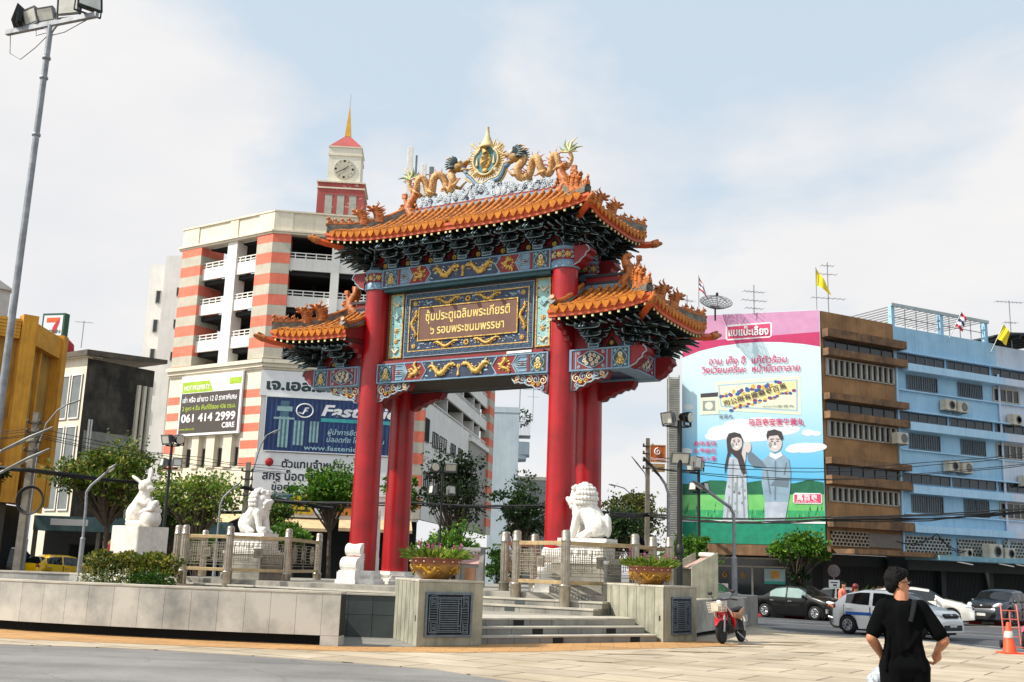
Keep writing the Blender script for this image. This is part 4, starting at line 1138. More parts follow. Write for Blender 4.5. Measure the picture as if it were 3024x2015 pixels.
steps = thing('stone_steps', 'three long grey stone steps with dark square insets between two concrete piers', 'steps', (1.5, 25.5, 0))
SM = TR(-1.5, -25.5, 0)
for k, (a, b) in enumerate((((-.9, 23.75), (3.75, 26.98)), ((-.9, 24.25), (3.5, 27.35)), ((-.9, 24.75), (3.2, 27.65)))):
    z = .17 * (k + 1)
    mb = MB(SM.copy())
    mb.prism([a, b, (3.2, 29.0), (-1.2, 27)] if k else [a, b, (3.4, 29.0), (-1.2, 27)], 0, z - .035, 0, 'xy')
    d = (V((*b, 0)) - V((*a, 0))).normalized(); n_ = V((d.y, -d.x, 0)) * .02
    mb.prism([(a[0] + n_.x, a[1] + n_.y), (b[0] + n_.x, b[1] + n_.y), (3.2, 29.0 - k * .1), (-1.2, 27 - k * .1)], z - .035, z, 1, 'xy')
    L_ = (V((*b, 0)) - V((*a, 0))).length
    for t in ((.28, .68), (.36, .77), (.44, .85))[2 - k]:
        c = V((*a, 0)) + d * (t * L_); c2 = c + d * .3; e = n_ * .35
        mb.prism([(c.x + e.x, c.y + e.y), (c2.x + e.x, c2.y + e.y), (c2.x, c2.y), (c.x, c.y)], z - .165, z - .04, 2, 'xy')
    for t in range(1, 8):
        c = V((*a, 0)) + d * (t / 8 * L_); c2 = c + d * .008; e = n_ * .1
        mb.prism([(c.x + e.x, c.y + e.y), (c2.x + e.x, c2.y + e.y), (c2.x, c2.y), (c.x, c.y)], z - .165, z - .04, 2, 'xy')
    mb.build('step', [GREYS, COPE, BLACK], steps)

def curved_wall(name, label, pts, side, z0=.2, z1=1.05, endblock=None):
    """clad parapet with an undercut foot; pts = outer face"""
    w = thing(name, label, 'wall', (pts[0][0], pts[0][1], 0)); M = TR(-pts[0][0], -pts[0][1], 0)
    # resample
    P = [V((*p, 0)) for p in pts]; R_ = [P[0]]
    for i in range(len(P) - 1):
        m = max(1, round((P[i + 1] - P[i]).length / .62))
        for j in range(1, m + 1): R_.append(P[i].lerp(P[i + 1], j / m))
    def nrm(i):
        d = (R_[min(i + 1, len(R_) - 1)] - R_[max(i - 1, 0)]).normalized(); return V((-d.y, d.x, 0)) * side
    core, clad, cope, foot = (MB(M.copy()) for _ in range(4))
    for i in range(len(R_) - 1):
        a, b, na, nb = R_[i], R_[i + 1], nrm(i), nrm(i + 1)
        q = lambda o0, o1, e=0: [tuple((a.lerp(b, e) + na * o0).xy), tuple((a.lerp(b, 1 - e) + nb * o0).xy), tuple((a.lerp(b, 1 - e) + nb * o1).xy), tuple((a.lerp(b, e) + na * o1).xy)]
        core.prism(q(.03, .5), z0 + .01, z1 - .05, 0, 'xy')
        clad.prism(q(0, .029, .006), z0, z1 - .035, 0, 'xy')
        cope.prism(q(-.012, .52), z1 - .034, z1, 0, 'xy')
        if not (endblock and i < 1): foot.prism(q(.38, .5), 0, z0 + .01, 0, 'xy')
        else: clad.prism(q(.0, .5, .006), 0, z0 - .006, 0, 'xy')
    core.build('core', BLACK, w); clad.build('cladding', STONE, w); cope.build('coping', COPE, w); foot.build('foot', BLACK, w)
    return w
curved_wall('curved_wall', 'long low stone clad wall curving away with a dark gap at its foot', [(-3.25, 22.12), (-3.62, 22.15), (-5.2, 22.3), (-6.9, 22.55), (-8.6, 22.95), (-10.2, 23.45), (-12, 24.3), (-14.2, 25.7), (-16, 27.3)], -1, endblock=True)
curved_wall('curved_wall', 'stained grey stone wall behind the red motorcycle', [(4.75, 28.35), (5.45, 30.2), (6.2, 31.8), (7.1, 33.6), (7.75, 35.2), (8.0, 37.5)], 1, .12, .98)
# bed and rear wall on the left
bed = MB(); bed.prism([(-3.6, 22.6), (-5.2, 22.75), (-8.6, 23.4), (-10.2, 23.9), (-12, 24.75), (-16, 27.8), (-19, 33), (-11, 36.4), (-4.0, 25.4)], 0, .82, 0, 'xy')
struct(bed.build('soil_ground', mat('planting soil', (92, 76, 58), (64, 54, 42), s=3, bump=.4)))
t = thing('low_wall', 'low grey stone wall behind the hedge at the back of the bed', 'wall', (-14, 32, 0))
mb = MB(); ribbon(mb, [(-5.2, 2.2), (-2.2, 2.4), (.6, 2.0), (2.0, .8)], .35, 0, 1.02, 0); mb.build('wall', STONE, t)
mb = MB(); ribbon(mb, [(-5.2, 2.18), (-2.2, 2.38), (.6, 1.98), (2.03, .78)], .4, 1.02, 1.07, 0); mb.build('coping', COPE, t)
t = thing('low_wall', 'dark slate faced wall panel recessed between the curved wall and the pier', 'wall', (-3.1, 25, 0))
mb = MB(); mb.box((-.95, 0, 0), (.7, .35, .93)); mb.box((-.98, -.03, .93), (.7, .38, .965), 1)
for x in (-.4, .15): mb.box((x, -.002, .02), (x + .012, .0, .93), 2)
mb.box((-.95, -.002, .5), (.7, 0, .508), 2); mb.build('wall', [DSTONE, COPE, BLACK], t)

def grille(parent, M, w, h):
    mb = MB(M.copy()); mb.box((0, -.005, 0), (w, .02, h), 1)
    rim(mb, 0, w, 0, h, -.004, .045, 0, .03); rim(mb, .09, w - .09, .09, h - .09, -.004, .016, 0, .022)
    mb.build('grille_frame', [GRATE, BLACK], parent)
    mb = MB(M.copy())
    n = 15
    for k in range(n):
        z = .13 + (h - .26) * k / (n - 1); x0, x1 = (w * .3, w * .72) if 3 < k < n - 4 or k % 2 else (w * .26, w * .76)
        mb.box((x0, -.022, z - .009), (x1, -.008, z + .009))
    for x in (.26, .3, .7, .76):
        mb.box((w * x - .008, -.024, .11), (w * x + .008, -.01, h - .11))
    for sx in (0, 1):
        for sz in (0, 1):
            cx = .18 * w if not sx else .86 * w; cz = .2 * h if not sz else .8 * h
            for q in (.03, .075, .12):
                if q * 2 < w * .25: rim(mb, cx - q * .6, cx + q * .6, cz - q, cz + q, -.008, .012, 0, .014)
        for k in range(6):
            z = h * (.36 + .056 * k); a, b = (.1, w * .26) if not sx else (w * .76, w - .1)
            mb.box((a, -.022, z - .007), (b, -.01, z + .007))
    for x in (.025, w - .025):
        for z in (.025, h - .025): mb.bx((x, -.034, z), (.05, .012, .05))
    mb.build('lattice', GRATE, parent)
def pier(poly, label, H, g):
    t = thing('concrete_pier', label, 'pier', (poly[0][0], poly[0][1], 0)); M = TR(-poly[0][0], -poly[0][1], 0)
    mb = MB(M.copy()); mb.prism(poly, 0, H - .05, 0, 'xy')
    a, b = V((*poly[0], 0)), V((*poly[1], 0)); ang = math.atan2(b.y - a.y, b.x - a.x); Lf = (b - a).length
    c = V((*poly[-1], 0)); la = math.atan2(a.y - c.y, a.x - c.x); Ll = (a - c).length
    # slab joints on the left face
    FL = M @ TR(c.x, c.y, 0, la); m2 = MB(FL)
    for k in range(1, int(Ll / .42) + 1): m2.box((k * .42, -.004, .02), (k * .42 + .01, .01, H - .06))
    m2.box((Ll - .2, -.005, .5), (Ll - .14, .0, .62)); m2.build('joints', BLACK, t)
    mb.build('body', CONC, t, bevel=.02)
    mb = MB(M.copy()); cx = sum(p[0] for p in poly) / len(poly); cy = sum(p[1] for p in poly) / len(poly)
    mb.prism([(cx + (p[0] - cx) * 1.008, cy + (p[1] - cy) * 1.008) for p in poly], H - .05, H, 0, 'xy'); mb.build('coping', COPE, t, bevel=.01)
    F = M @ TR(a.x, a.y, 0, ang); u0, u1, z0, z1 = g
    grille(t, F @ Matrix.Translation((u0, -.004, z0)), u1 - u0, z1 - z0)
    return t
pier([(-1.75, 22.7), (-.43, 23.62), (-1.05, 24.75), (-2.47, 25.08)], 'concrete pier with an iron fret grille carrying the flower bowl, before the steps', 1.345, (.17, 1.32, .19, 1.09))
pier([(3.9, 26.88), (4.9, 27.98), (4.4, 28.75), (3.15, 29.95), (2.66, 29.55)], 'narrower concrete pier with iron grille and long wing wall beside the steps', 1.345, (.32, 1.2, .17, 1.07))

# ---------------------------------------------------------------- railings round the lions
STEEL = mat('fluted steel', (176, 168, 154), (142, 134, 120), rough=.32, metal=.75, s=6)
BRONZ = mat('bronze rail', (188, 164, 122), (156, 134, 98), rough=.4, metal=.35, s=5)
LATT = mat('grey lattice metal', (150, 142, 124), (124, 116, 102), rough=.45, metal=.4, s=6)
def post(parent, M, x, y, z0, z1=2.7):
    mb = MB(M.copy()); n = 20
    prof = [(.15, z0), (.15, 1.2), (.165, 1.21), (.165, 1.25), (.12, 1.27)]
    mb.lathe(prof, (x, y, 0), n)
    vs = []
    for z in (1.27, z1 - .32):
        vs.append([(x + (.112 + .012 * (k % 2)) * math.cos(2 * PI * k / 24), y + (.112 + .012 * (k % 2)) * math.sin(2 * PI * k / 24), z) for k in range(24)])
    mb.grid(vs, 0, False, True)
    mb.lathe([(.125, z1 - .32), (.135, z1 - .31), (.135, z1 - .27), (.12, z1 - .26), (.122, z1 - .07), (.1, z1 - .025), (.05, z1 - .003), (0, z1)], (x, y, 0), n)
    mb.build('post', STEEL, parent)
def panel(parent, M, a, b, word, dense=0):
    d = V((b[0] - a[0], b[1] - a[1], 0)); L_ = d.length; F = M @ TR(a[0], a[1], 0, math.atan2(d.y, d.x))
    mb = MB(F.copy()); mb.box((.1, -.035, 2.29), (L_ - .1, .035, 2.4)); mb.build('rail', BRONZ, parent, bevel=.008)
    mb = MB(F.copy()); mb.box((.1, -.035, 1.26), (L_ - .1, .035, 1.36)); mb.build('rail', BRONZ, parent, bevel=.008)
    mb = MB(F.copy()); x0, x1 = .14, L_ - .14; w = x1 - x0; t = .009
    hb = lambda xa, xb, z: mb.box((xa, -t, z - t), (xb, t, z + t)); vb = lambda x, za, zb: mb.box((x - t, -t * .8, za), (x + t, t * .8, zb))
    c = (x0 + x1) / 2
    for z in (2.17, 2.08, 1.56, 1.47): hb(x0, x1, z)
    for z in (1.97, 1.86, 1.76, 1.66): hb(x0, c - .15, z); hb(c + .15, x1, z)
    for s in (-1, 1):
        g = c + s * w * .3
        for k in range(-4, 5): vb(g + k * .075, 1.52 + abs(k) * .05, 2.17 - (abs(k) > 2) * .12)
        hb(g - .3, g + .3, 1.91); hb(g - .34, g + .34, 1.61)
        vb(c + s * .3, 1.56, 2.17); vb(c + s * w * .48, 1.47, 2.17); vb(c + s * .2, 2.02, 2.17); hb(c + s * .2, c + s * .42, 2.03)
    vb(c, 1.97, 2.29); vb(c, 1.36, 1.72)
    mb.build('lattice', LATT, parent)
    mb = MB(F.copy()); mb.box((c - .15, -.02, 1.7), (c + .15, .02, 2.01), 0); rim(mb, c - .15, c + .15, 1.7, 2.01, -.02, .015, 1, .008)
    letter(mb, word, c, 1.76, .22, -.026, 1, bold=.01)
    mb.build('plaque', [mat('plaque metal', (150, 142, 128), (130, 122, 108), rough=.4, metal=.4), mat('plaque relief', (120, 112, 98), rough=.4, metal=.4)], parent)
def railing(label, runs, zs, words):
    r0 = runs[0][0]; t = thing('railing', label, 'railing', (r0[0], r0[1], 0)); M = TR(-r0[0], -r0[1], 0); seen = {}
    for run in runs:
        for p in run:
            if p not in seen: seen[p] = 1; post(t, M, p[0], p[1], zs.get(p, 1.0))
        for i in range(len(run) - 1): panel(t, M, run[i], run[i + 1], words[i % len(words)])
    return t
railing('steel railing with lattice panels round the lion that stands nearer the rabbit', [[(-10.45, 35.75), (-8.9, 35.4), (-7.15, 36.1)], [(-10.85, 36.3), (-11.3, 41.2)], [(-7.15, 36.1), (-6.9, 40.6)]], {(-10.45, 35.75): .66, (-8.9, 35.4): .66, (-7.15, 36.1): .84}, '福寿')
railing('steel railing with lattice panels round the lion seen from behind', [[(.33, 30.7), (1.62, 29.2), (3.62, 30.5), (4.35, 32.2)], [(0, 32), (.9, 33.4)], [(4.8, 31.9), (4.35, 34.6)]], {(.33, 30.7): .84, (1.62, 29.2): .66}, '福寿')

# ---------------------------------------------------------------- guardian lions and rabbit
MARB = mat('white marble', (224, 222, 216), (176, 172, 164), rough=.6, s=7, lo=.5, hi=.8, streak=.22, bump=.25, bs=45)
def lion_parts():
    mb = MB()
    e, c = mb.ell, mb.cap
    for s in (-1, 1):
        e((-.3, s * .2, .34), (.28, .15, .28), rot=(0, -.3, 0)); e((-.02, s * .25, .1), (.2, .1, .09)); c((-.2, s * .24, .2), (.02, s * .25, .12), .12, .09)
        c((.2, s * .17, .66), (.34, s * .18, .14), .135, .1); e((.42, s * .18, .09), (.14, .105, .085)); e((.2, s * .19, .7), (.16, .12, .2))
        for k in (-1, 0, 1): e((.52, s * .18 + k * .055, .07), (.05, .032, .05))
        e((.34, s * .1, 1.22), (.09, .08, .06)); e((.18, s * .26, 1.24), (.06, .05, .09), rot=(s * .5, 0, 0)); e((.53, s * .08, 1.07), (.09, .08, .06)); e((.44, s * .13, .98), (.08, .06, .06))
    c((-.34, 0, .34), (.06, 0, .84), .3, .3); e((-.3, 0, .32), (.3, .3, .3)); e((.16, 0, .74), (.27, .27, .32)); c((.08, 0, .9), (.2, 0, 1.08), .27, .26)
    e((.24, 0, 1.14), (.27, .24, .23)); e((.46, 0, 1.04), (.17, .17, .1)); e((.44, 0, .94), (.14, .14, .07)); e((.6, 0, 1.1), (.055, .075, .05)); e((.36, 0, 1.28), (.12, .16, .08))
    e((-.6, 0, .3), (.1, .12, .24)); e((-.6, 0, .52), (.08, .1, .18), rot=(0, .3, 0))
    e((.5, -.18, .12), .13)
    mane = MB(); rr = random.Random(2)
    for i in range(7):
        ph = -.75 + i * .36
        for k in range(15):
            a = PI * .42 + k * PI * 1.16 / 14
            p = V((.1 + .32 * math.cos(ph) * math.cos(a), .32 * math.cos(ph) * math.sin(a), 1.1 + .36 * math.sin(ph)))
            mane.ell(p, rr.uniform(.066, .082), n=8, m=6)
    for k in range(9): mane.ell((.22 + .1 * math.sin(k), -.2 + .05 * k, 1.38 + .03 * math.cos(k * 2)), .075, n=8, m=6)
    for k in range(6):
        for s in (-1, 1): mb.ell((-.2 - .07 * k, s * (.24 - .02 * k), .16 + .05 * (k % 2)), .06, n=7, m=5)
    for k in range(5): mb.ell((.42, -.14 + .07 * k, .86 - .02 * (k % 2)), .06, n=7, m=5)
    base = MB(); base.box((-.72, -.36, -.06), (.7, .36, .03))
    return mb, mane, base
def guardian(label, x, y, a, sc_):
    z = 2.49
    t = thing('stone_lion', label, 'lion statue', (x, y, z), a, 'white stone guardian lions')
    mb, mn, bs = lion_parts()
    for q in (mb, mn, bs): q.v = [tuple(k * sc_ for k in p) for p in q.v]
    remeshed(mb, 'lion_body', MARB, .022, 3, t); mn.build('mane', MARB, t)
    p = thing('statue_pedestal', label.replace('white stone lion', 'pale stepped pedestal under the lion'), 'pedestal', (x, y, 1.0), a)
    o = bs.build('plinth_slab', MARB, t)
    mb = MB()
    for hx_, hy_, z0, z1, mi in ((.86, .6, 0, .2, 1), (.82, .55, .2, .82, 1), (.84, .58, .82, .92, 0), (.76, .5, .92, .98, 0), (.68, .42, .98, 1.3, 0), (.74, .47, 1.3, 1.36, 0), (.76, .5, 1.36, 1.425, 0)): mb.box((-hx_, -hy_, z0), (hx_, hy_, z1), mi)
    for s in (-1, 1):
        for k in range(6): mb.ell((-.5 + k * .2, s * .42, 1.14), (.09, .04, .1), 0, n=8, m=6)
    mb.build('block', [MARB, GRAN], p, bevel=.015)
guardian('white stone lion facing the gate, standing nearer the rabbit', -8.45, 36.9, GTH, 1.02)
guardian('white stone lion seen from behind, beside the pier with the narrow grille', 2.3, 30.75, GTH + PI, 1.06)

t = thing('rabbit_statue', 'tall white rabbit statue holding a round jar on a square block', 'rabbit statue', (-9.91, 29.68, 2.42), GTH)
mb = MB(); e, c = mb.ell, mb.cap
e((-.16, 0, .34), (.37, .3, .36)); c((-.14, 0, .4), (.0, 0, .85), .31, .17); e((-.02, 0, .62), (.26, .23, .32)); e((.03, 0, 1.08), (.215, .19, .2)); e((.2, 0, 1.02), (.12, .11, .1)); e((.3, 0, 1.02), .045)
e((-.12, 0, .07), (.42, .3, .09)); e((.12, .2, .07), (.2, .09, .08)); e((.12, -.2, .07), (.2, .09, .08)); e((-.5, 0, .18), .1)
for s in (-1, 1): c((.06, s * .19, .66), (.3, s * .17, .6), .09, .07)
mb.tube([(.05, .07, 1.22), (.07, .09, 1.38), (.07, .1, 1.52), (.06, .1, 1.62)], [.06, .085, .075, .02], 10, flat=.6)
mb.tube([(-.08, -.08, 1.18), (-.22, -.1, 1.27), (-.34, -.12, 1.34), (-.41, -.12, 1.38)], [.06, .085, .07, .02], 10, flat=.6)
WHR = mat('white painted plaster', (230, 225, 216), (206, 198, 186), rough=.6, s=5, streak=.12, bump=.1, bs=40)
remeshed(mb, 'rabbit_body', WHR, .02, 4, t)
mb = MB(); mb.lathe([(.2, 0), (.26, .08), (.28, .2), (.25, .33), (.23, .38)], (.34, 0, 0), 24); mb.build('jar', WHR, t)
mb = MB(); rr = random.Random(9)
for k in range(22): mb.ell((.34 + rr.uniform(-.22, .24), rr.uniform(-.2, .2), rr.uniform(.36, .64)), (rr.uniform(.06, .12), rr.uniform(.06, .1), rr.uniform(.05, .1)))
mb.ell((.34, 0, .45), (.24, .2, .14)); mb.ell((.5, -.02, .62), (.1, .1, .09)); mb.ell((.2, -.02, .68), (.12, .1, .08))
remeshed(mb, 'coins', WHR, .02, 2, t)
p = thing('statue_pedestal', 'plain white square block under the rabbit', 'pedestal', (-9.91, 29.68, .8), GTH)
mb = MB(); mb.box((-.52, -.52, 0), (.52, .52, 1.62)); mb.build('block', WHR, p, bevel=.02)

# ---------------------------------------------------------------- flower bowls, notice stands
LEAF_Y = leaf_mat('orchid leaf', (112, 138, 36), (70, 106, 32), (168, 174, 76))
LEAF_G = leaf_mat('shrub leaf', (44, 84, 22), (26, 58, 18), (86, 124, 30))
LEAF_D = leaf_mat('dark leaf', (30, 52, 26), (18, 36, 20), (58, 78, 36))
LEAF_B = leaf_mat('bright leaf', (72, 118, 24), (44, 88, 22), (122, 156, 44))
LEAF_O = leaf_mat('olive leaf', (92, 98, 38), (58, 70, 28), (134, 128, 60))
PETAL = leaf_mat('orchid petal', (206, 92, 150), (176, 70, 130), (226, 160, 190))
def leaf(mb, p, d, l, w, mi=0, bend=.3):
    """one folded leaf along d"""
    d = d.normalized(); s_ = d.cross(V((rnd.uniform(-1, 1), rnd.uniform(-1, 1), rnd.uniform(-.3, 1)))).normalized() * w
    n_ = s_.cross(d).normalized()
    m_ = p + d * l * .45
    mb.add([p, m_ + s_ - n_ * w * .25, p + d * l - V((0, 0, bend * l * .4)), m_ - s_ - n_ * w * .25], [(0, 1, 2), (0, 2, 3)], mi)
def rdir(): 
    while 1:
        v = V((rnd.uniform(-1, 1), rnd.uniform(-1, 1), rnd.uniform(-1, 1)))
        if .05 < v.length < 1: return v.normalized()
def clump(mb, c, r, n, size, mi=0, droop=.25, up=.35):
    c = V(c); r = V(r if isinstance(r, (tuple, list)) else (r, r, r))
    for _ in range(n):
        v = rdir(); q = rnd.uniform(.35, 1.0) ** .5
        p = c + V((v.x * r.x, v.y * r.y, v.z * r.z)) * q
        d = (v + V((0, 0, up)) + rdir() * .7)
        leaf(mb, p, d, size * rnd.uniform(.7, 1.35), size * rnd.uniform(.28, .4), mi, droop)
BOWLM = mat('ochre glazed bowl', (158, 112, 36), (104, 68, 24), rough=.4, s=5, coat=.3)
def flower_bowl(x, y, z, label, seed):
    t = thing('flower_bowl', label, 'planter', (x, y, z))
    rr = random.Random(seed)
    mb = MB(); mb.lathe([(.28, 0), (.33, .03), (.46, .16), (.52, .26), (.535, .32)], n=36, mi=0)
    mb.lathe([(.535, .32), (.55, .33), (.55, .42), (.585, .43), (.585, .455), (.53, .455), (.5, .4)], n=36, mi=1)
    for k in range(16): mb.ell((.553 * math.cos(k * PI / 8), .553 * math.sin(k * PI / 8), .375), .02, 3, n=6, m=4)
    for j in range(4):
        a0 = -PI / 2 + j * PI / 2 - .2; pts = []; rs = []
        for i in range(20):
            q = i / 19; a = a0 + (q - .5) * 1.1; zz = .2 + .06 * math.sin(q * 2 * PI * 1.5); R_ = .47 + .055 * (zz - .14) / .12
            pts.append((R_ * math.cos(a), R_ * math.sin(a), zz)); rs.append(.018 + .02 * math.sin(q * PI))
        mb.tube(pts, rs, 6, 2)
        for k in range(16):
            a = a0 + rr.uniform(-.6, .6); zz = rr.uniform(.11, .29); R_ = .44 + .1 * min(1, (zz - .08) / .2)
            mb.ell((R_ * math.cos(a), R_ * math.sin(a), zz), rr.uniform(.015, .035), 2, n=6, m=4)
    mb.build('bowl', [BOWLM, mat('brick red rim', (140, 82, 62), (112, 62, 48), s=6), mat('yellow relief', (190, 142, 26), (150, 102, 18), rough=.45, s=12), PALE], t)
    mb = MB()
    for _ in range(620):
        a = rr.uniform(0, 2 * PI); r = .56 * rr.random() ** .5
        p = V((r * math.cos(a), r * math.sin(a), .4)); d = V((math.cos(a) * r * 1.6 + rr.uniform(-.4, .4), math.sin(a) * r * 1.6 + rr.uniform(-.4, .4), rr.uniform(.4, 1.3)))
        leaf(mb, p + d * .12 * rr.random(), d, rr.uniform(.15, .34), rr.uniform(.018, .036), 0, rr.uniform(.2, .9))
    mb.build('foliage', LEAF_Y, t)
    mb = MB(); fl = MB()
    for _ in range(6):
        a = rr.uniform(0, 2 * PI); r = rr.uniform(.2, .5); p = V((r * math.cos(a), r * math.sin(a), .5)); q = p + V((math.cos(a) * rr.uniform(.05, .25), math.sin(a) * rr.uniform(.05, .25), rr.uniform(.15, .36)))
        mb.tube([p, (p + q) / 2 + V((0, 0, .05)), q], .005, 4)
        for k in range(4):
            c_ = q.lerp(p, k * .13)
            for j in range(5): leaf(fl, c_, rdir(), .05, .02, 0)
    st = mb.build('stem', LEAF_G, t); fl.build('blossom', PETAL, t)
flower_bowl(-1.5, 23.85, 1.345, 'ochre bowl of yellow green orchids on the wider pier with the large grille', 3)
flower_bowl(3.72, 28.0, 1.345, 'ochre bowl of pink orchids on the pier with the long wing wall', 8)

t = thing('notice_stand', 'concrete notice stand with two posts and a sloping pink panel behind the flower bowl', 'notice stand', (-1.13, 36, 1.0), -.1)
mb = MB(); mb.prism([(-.1, 0), (.45, 0), (.45, 1.3), (.3, 1.3), (-.1, .8)], -.45, -.3, 0, 'yz'); mb.build('side_post', GREYS, t, bevel=.01)
mb = MB(); mb.prism([(-.1, 0), (.45, 0), (.45, 1.3), (.3, 1.3), (-.1, .8)], .3, .45, 0, 'yz'); mb.build('side_post', GREYS, t, bevel=.01)
mb = MB(); mb.quad([(-.3, -.08, .74), (.3, -.08, .74), (.3, .3, 1.08), (-.3, .3, 1.08)]); mb.quad([(-.3, .3, 1.08), (.3, .3, 1.08), (.3, -.05, .7), (-.3, -.05, .7)]); mb.build('sloping_panel', mat('pink granite', (186, 150, 142), s=9), t)
mb = MB(); mb.box((-.3, -.04, .1), (.3, .4, .72), 0); mb.box((-.18, -.05, .2), (.18, -.04, .62), 1); mb.build('front_panel', [GREYS, mat('brown stone', (146, 104, 70), s=5)], t)
mb = MB(); mb.cyl((-.3, .36, 1.2), (.3, .36, 1.2), .085, 14); mb.build('lamp_tube', WHITE, t)
t = thing('notice_stand', 'slanted plain concrete slabs standing behind the pier with the narrow grille', 'notice stand', (5.8, 32, .98), 0)
for k, (dx, dy) in enumerate(((0, -.3), (-.5, .5))):
    mb = MB(TR(dx, dy, 0)); mb.prism([(-.4, 0), (.36, 0), (.36, 1.3), (-.4, .9)], -.07, .07); mb.build('side_post', CONC, t, bevel=.01)
mb = MB(); mb.add([(-.42, -.2, .82), (.3, -.2, 1.2), (.1, .5, 1.2), (-.62, .5, .82)], [(0, 1, 2, 3)]); mb.build('sloping_panel', mat('pink granite', (186, 150, 142)), t)
mb = MB(); mb.cyl((.3, -.2, 1.22), (.0, .5, 1.24), .07, 12); mb.build('lamp_tube', WHITE, t)
t = thing('floor_lamp', 'flat white lamp box on the terrace steps by the railing', 'lamp', (.75, 30.9, .85), .3)
mb = MB(); mb.box((-.22, -.1, 0), (.22, .1, .1)); mb.build('housing', WHITE, t, bevel=.02); mb = MB(); mb.box((-.18, -.08, .1), (.18, .08, .106)); mb.build('glass', GREYS, t)
# ---------------------------------------------------------------- buildings
WALLW = mat('white painted wall', (232, 230, 224), (218, 216, 210), rough=.8, s=.6, streak=.14, bump=.05)
WALLC = mat('cream painted wall', (226, 218, 198), (208, 198, 178), rough=.8, s=.6, streak=.16)
STRO = mat('salmon stripe paint', (226, 122, 96), (212, 106, 82), rough=.75, s=1.5, streak=.12)
STRG = mat('warm grey stripe paint', (190, 184, 168), (174, 168, 152), rough=.8, s=1.5, streak=.12)
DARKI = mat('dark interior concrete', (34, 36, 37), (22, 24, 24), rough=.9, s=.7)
GLASS = mat('dark window glass', (26, 32, 36), (44, 52, 56), rough=.12, s=.35, spec=.6)
FRAMEW = mat('pale window frame', (176, 172, 162), rough=.6)
ALU = mat('aluminium', (150, 152, 154), rough=.4, metal=.6)
def fr(root, p, ang):
    """matrix from facade frame (x along, y inwards, z up) into the root's own space"""
    rm = Matrix.Translation(root.location) @ Matrix.Rotation(root.rotation_euler.z, 4, 'Z')
    return rm.inverted() @ TR(p[0], p[1], 0, ang)
def window(parent, F, x0, x1, z0, z1, n=2, y=0, fm=FRAMEW, gm=GLASS, rec=.12, w=.045, bars=0):
    mb = MB(F.copy()); mb.box((x0, y + rec, z0), (x1, y + rec + .03, z1)); g = mb.build('window', gm, parent)
    mb = MB(F.copy()); rim(mb, x0, x1, z0, z1, y + rec, w, 0, .05)
    for k in range(1, n):
        x = x0 + (x1 - x0) * k / n; mb.box((x - w / 2, y + rec - .045, z0 + w), (x + w / 2, y + rec, z1 - w))
    for k in range(bars):
        x = x0 + (x1 - x0) * (k + .5) / bars; mb.box((x - .012, y + .02, z0 + .02), (x + .012, y + .045, z1 - .02))
    mb.build('window_frame', fm, g)
    return g

# --- parking building with striped corner piers and clock tower
C0 = (-18.2, 78)
park = thing('parking_building', 'white multi storey car park with salmon striped piers and a red clock tower', 'building', (*C0, 0), rad(8))
FR_, FL_ = fr(park, C0, rad(8)), fr(park, C0, rad(-33.7))
ES = (C0[0] + 11.9 * math.cos(rad(8)), C0[1] + 11.9 * math.sin(rad(8)))
FS_ = fr(park, ES, rad(82))
def stripes(F, x0, x1, z0, z1, y0, y1, st, first=0):
    mb = MB(F.copy()); z = z1; k = first
    while z > z0 + .01:
        a = max(z0, z - st); mb.box((x0, y0, a), (x1, y1, z - .012), k % 2); mb.box((x0 + .02, y0 + .015, z - .012), (x1 - .02, y1 - .015, z), 1); z = a; k += 1
    return mb.build('striped_pier', [STRO, STRG], park)
stripes(FL_, -10.1, -7.8, 16.2, 26, -.28, 2.0, .81)
P2 = [(-1.6, 0), (0, 0), (0, 1.5), (-1.6, 1.5)]
mb = MB(); z = 25.98; k = 0
a_ = FL_ @ V((-1.58, -.25, 0)); b_ = FR_ @ V((0, -.25, 0)) ; c_ = FR_ @ V((1.25, -.25, 0)); d_ = FR_ @ V((1.25, 1.4, 0)); e_ = FL_ @ V((-1.58, 1.4, 0)); b_ = FL_ @ V((.08, -.25, 0))
while z > 16.3:
    a = max(16.2, z - .81); mb.prism([(q.x, q.y) for q in (a_, b_, c_, d_, e_)], a + .012, z, k % 2, 'xy'); z = a; k += 1
mb.build('striped_pier', [STRO, STRG], park)
stripes(FR_, 11.2, 11.95, 5, 26, -.2, .9, .81); stripes(FS_, 29.6, 32.6, 5, 26, -.3, .6, .81); stripes(FS_, .0, .5, 5, 26, -.05, .6, .81)
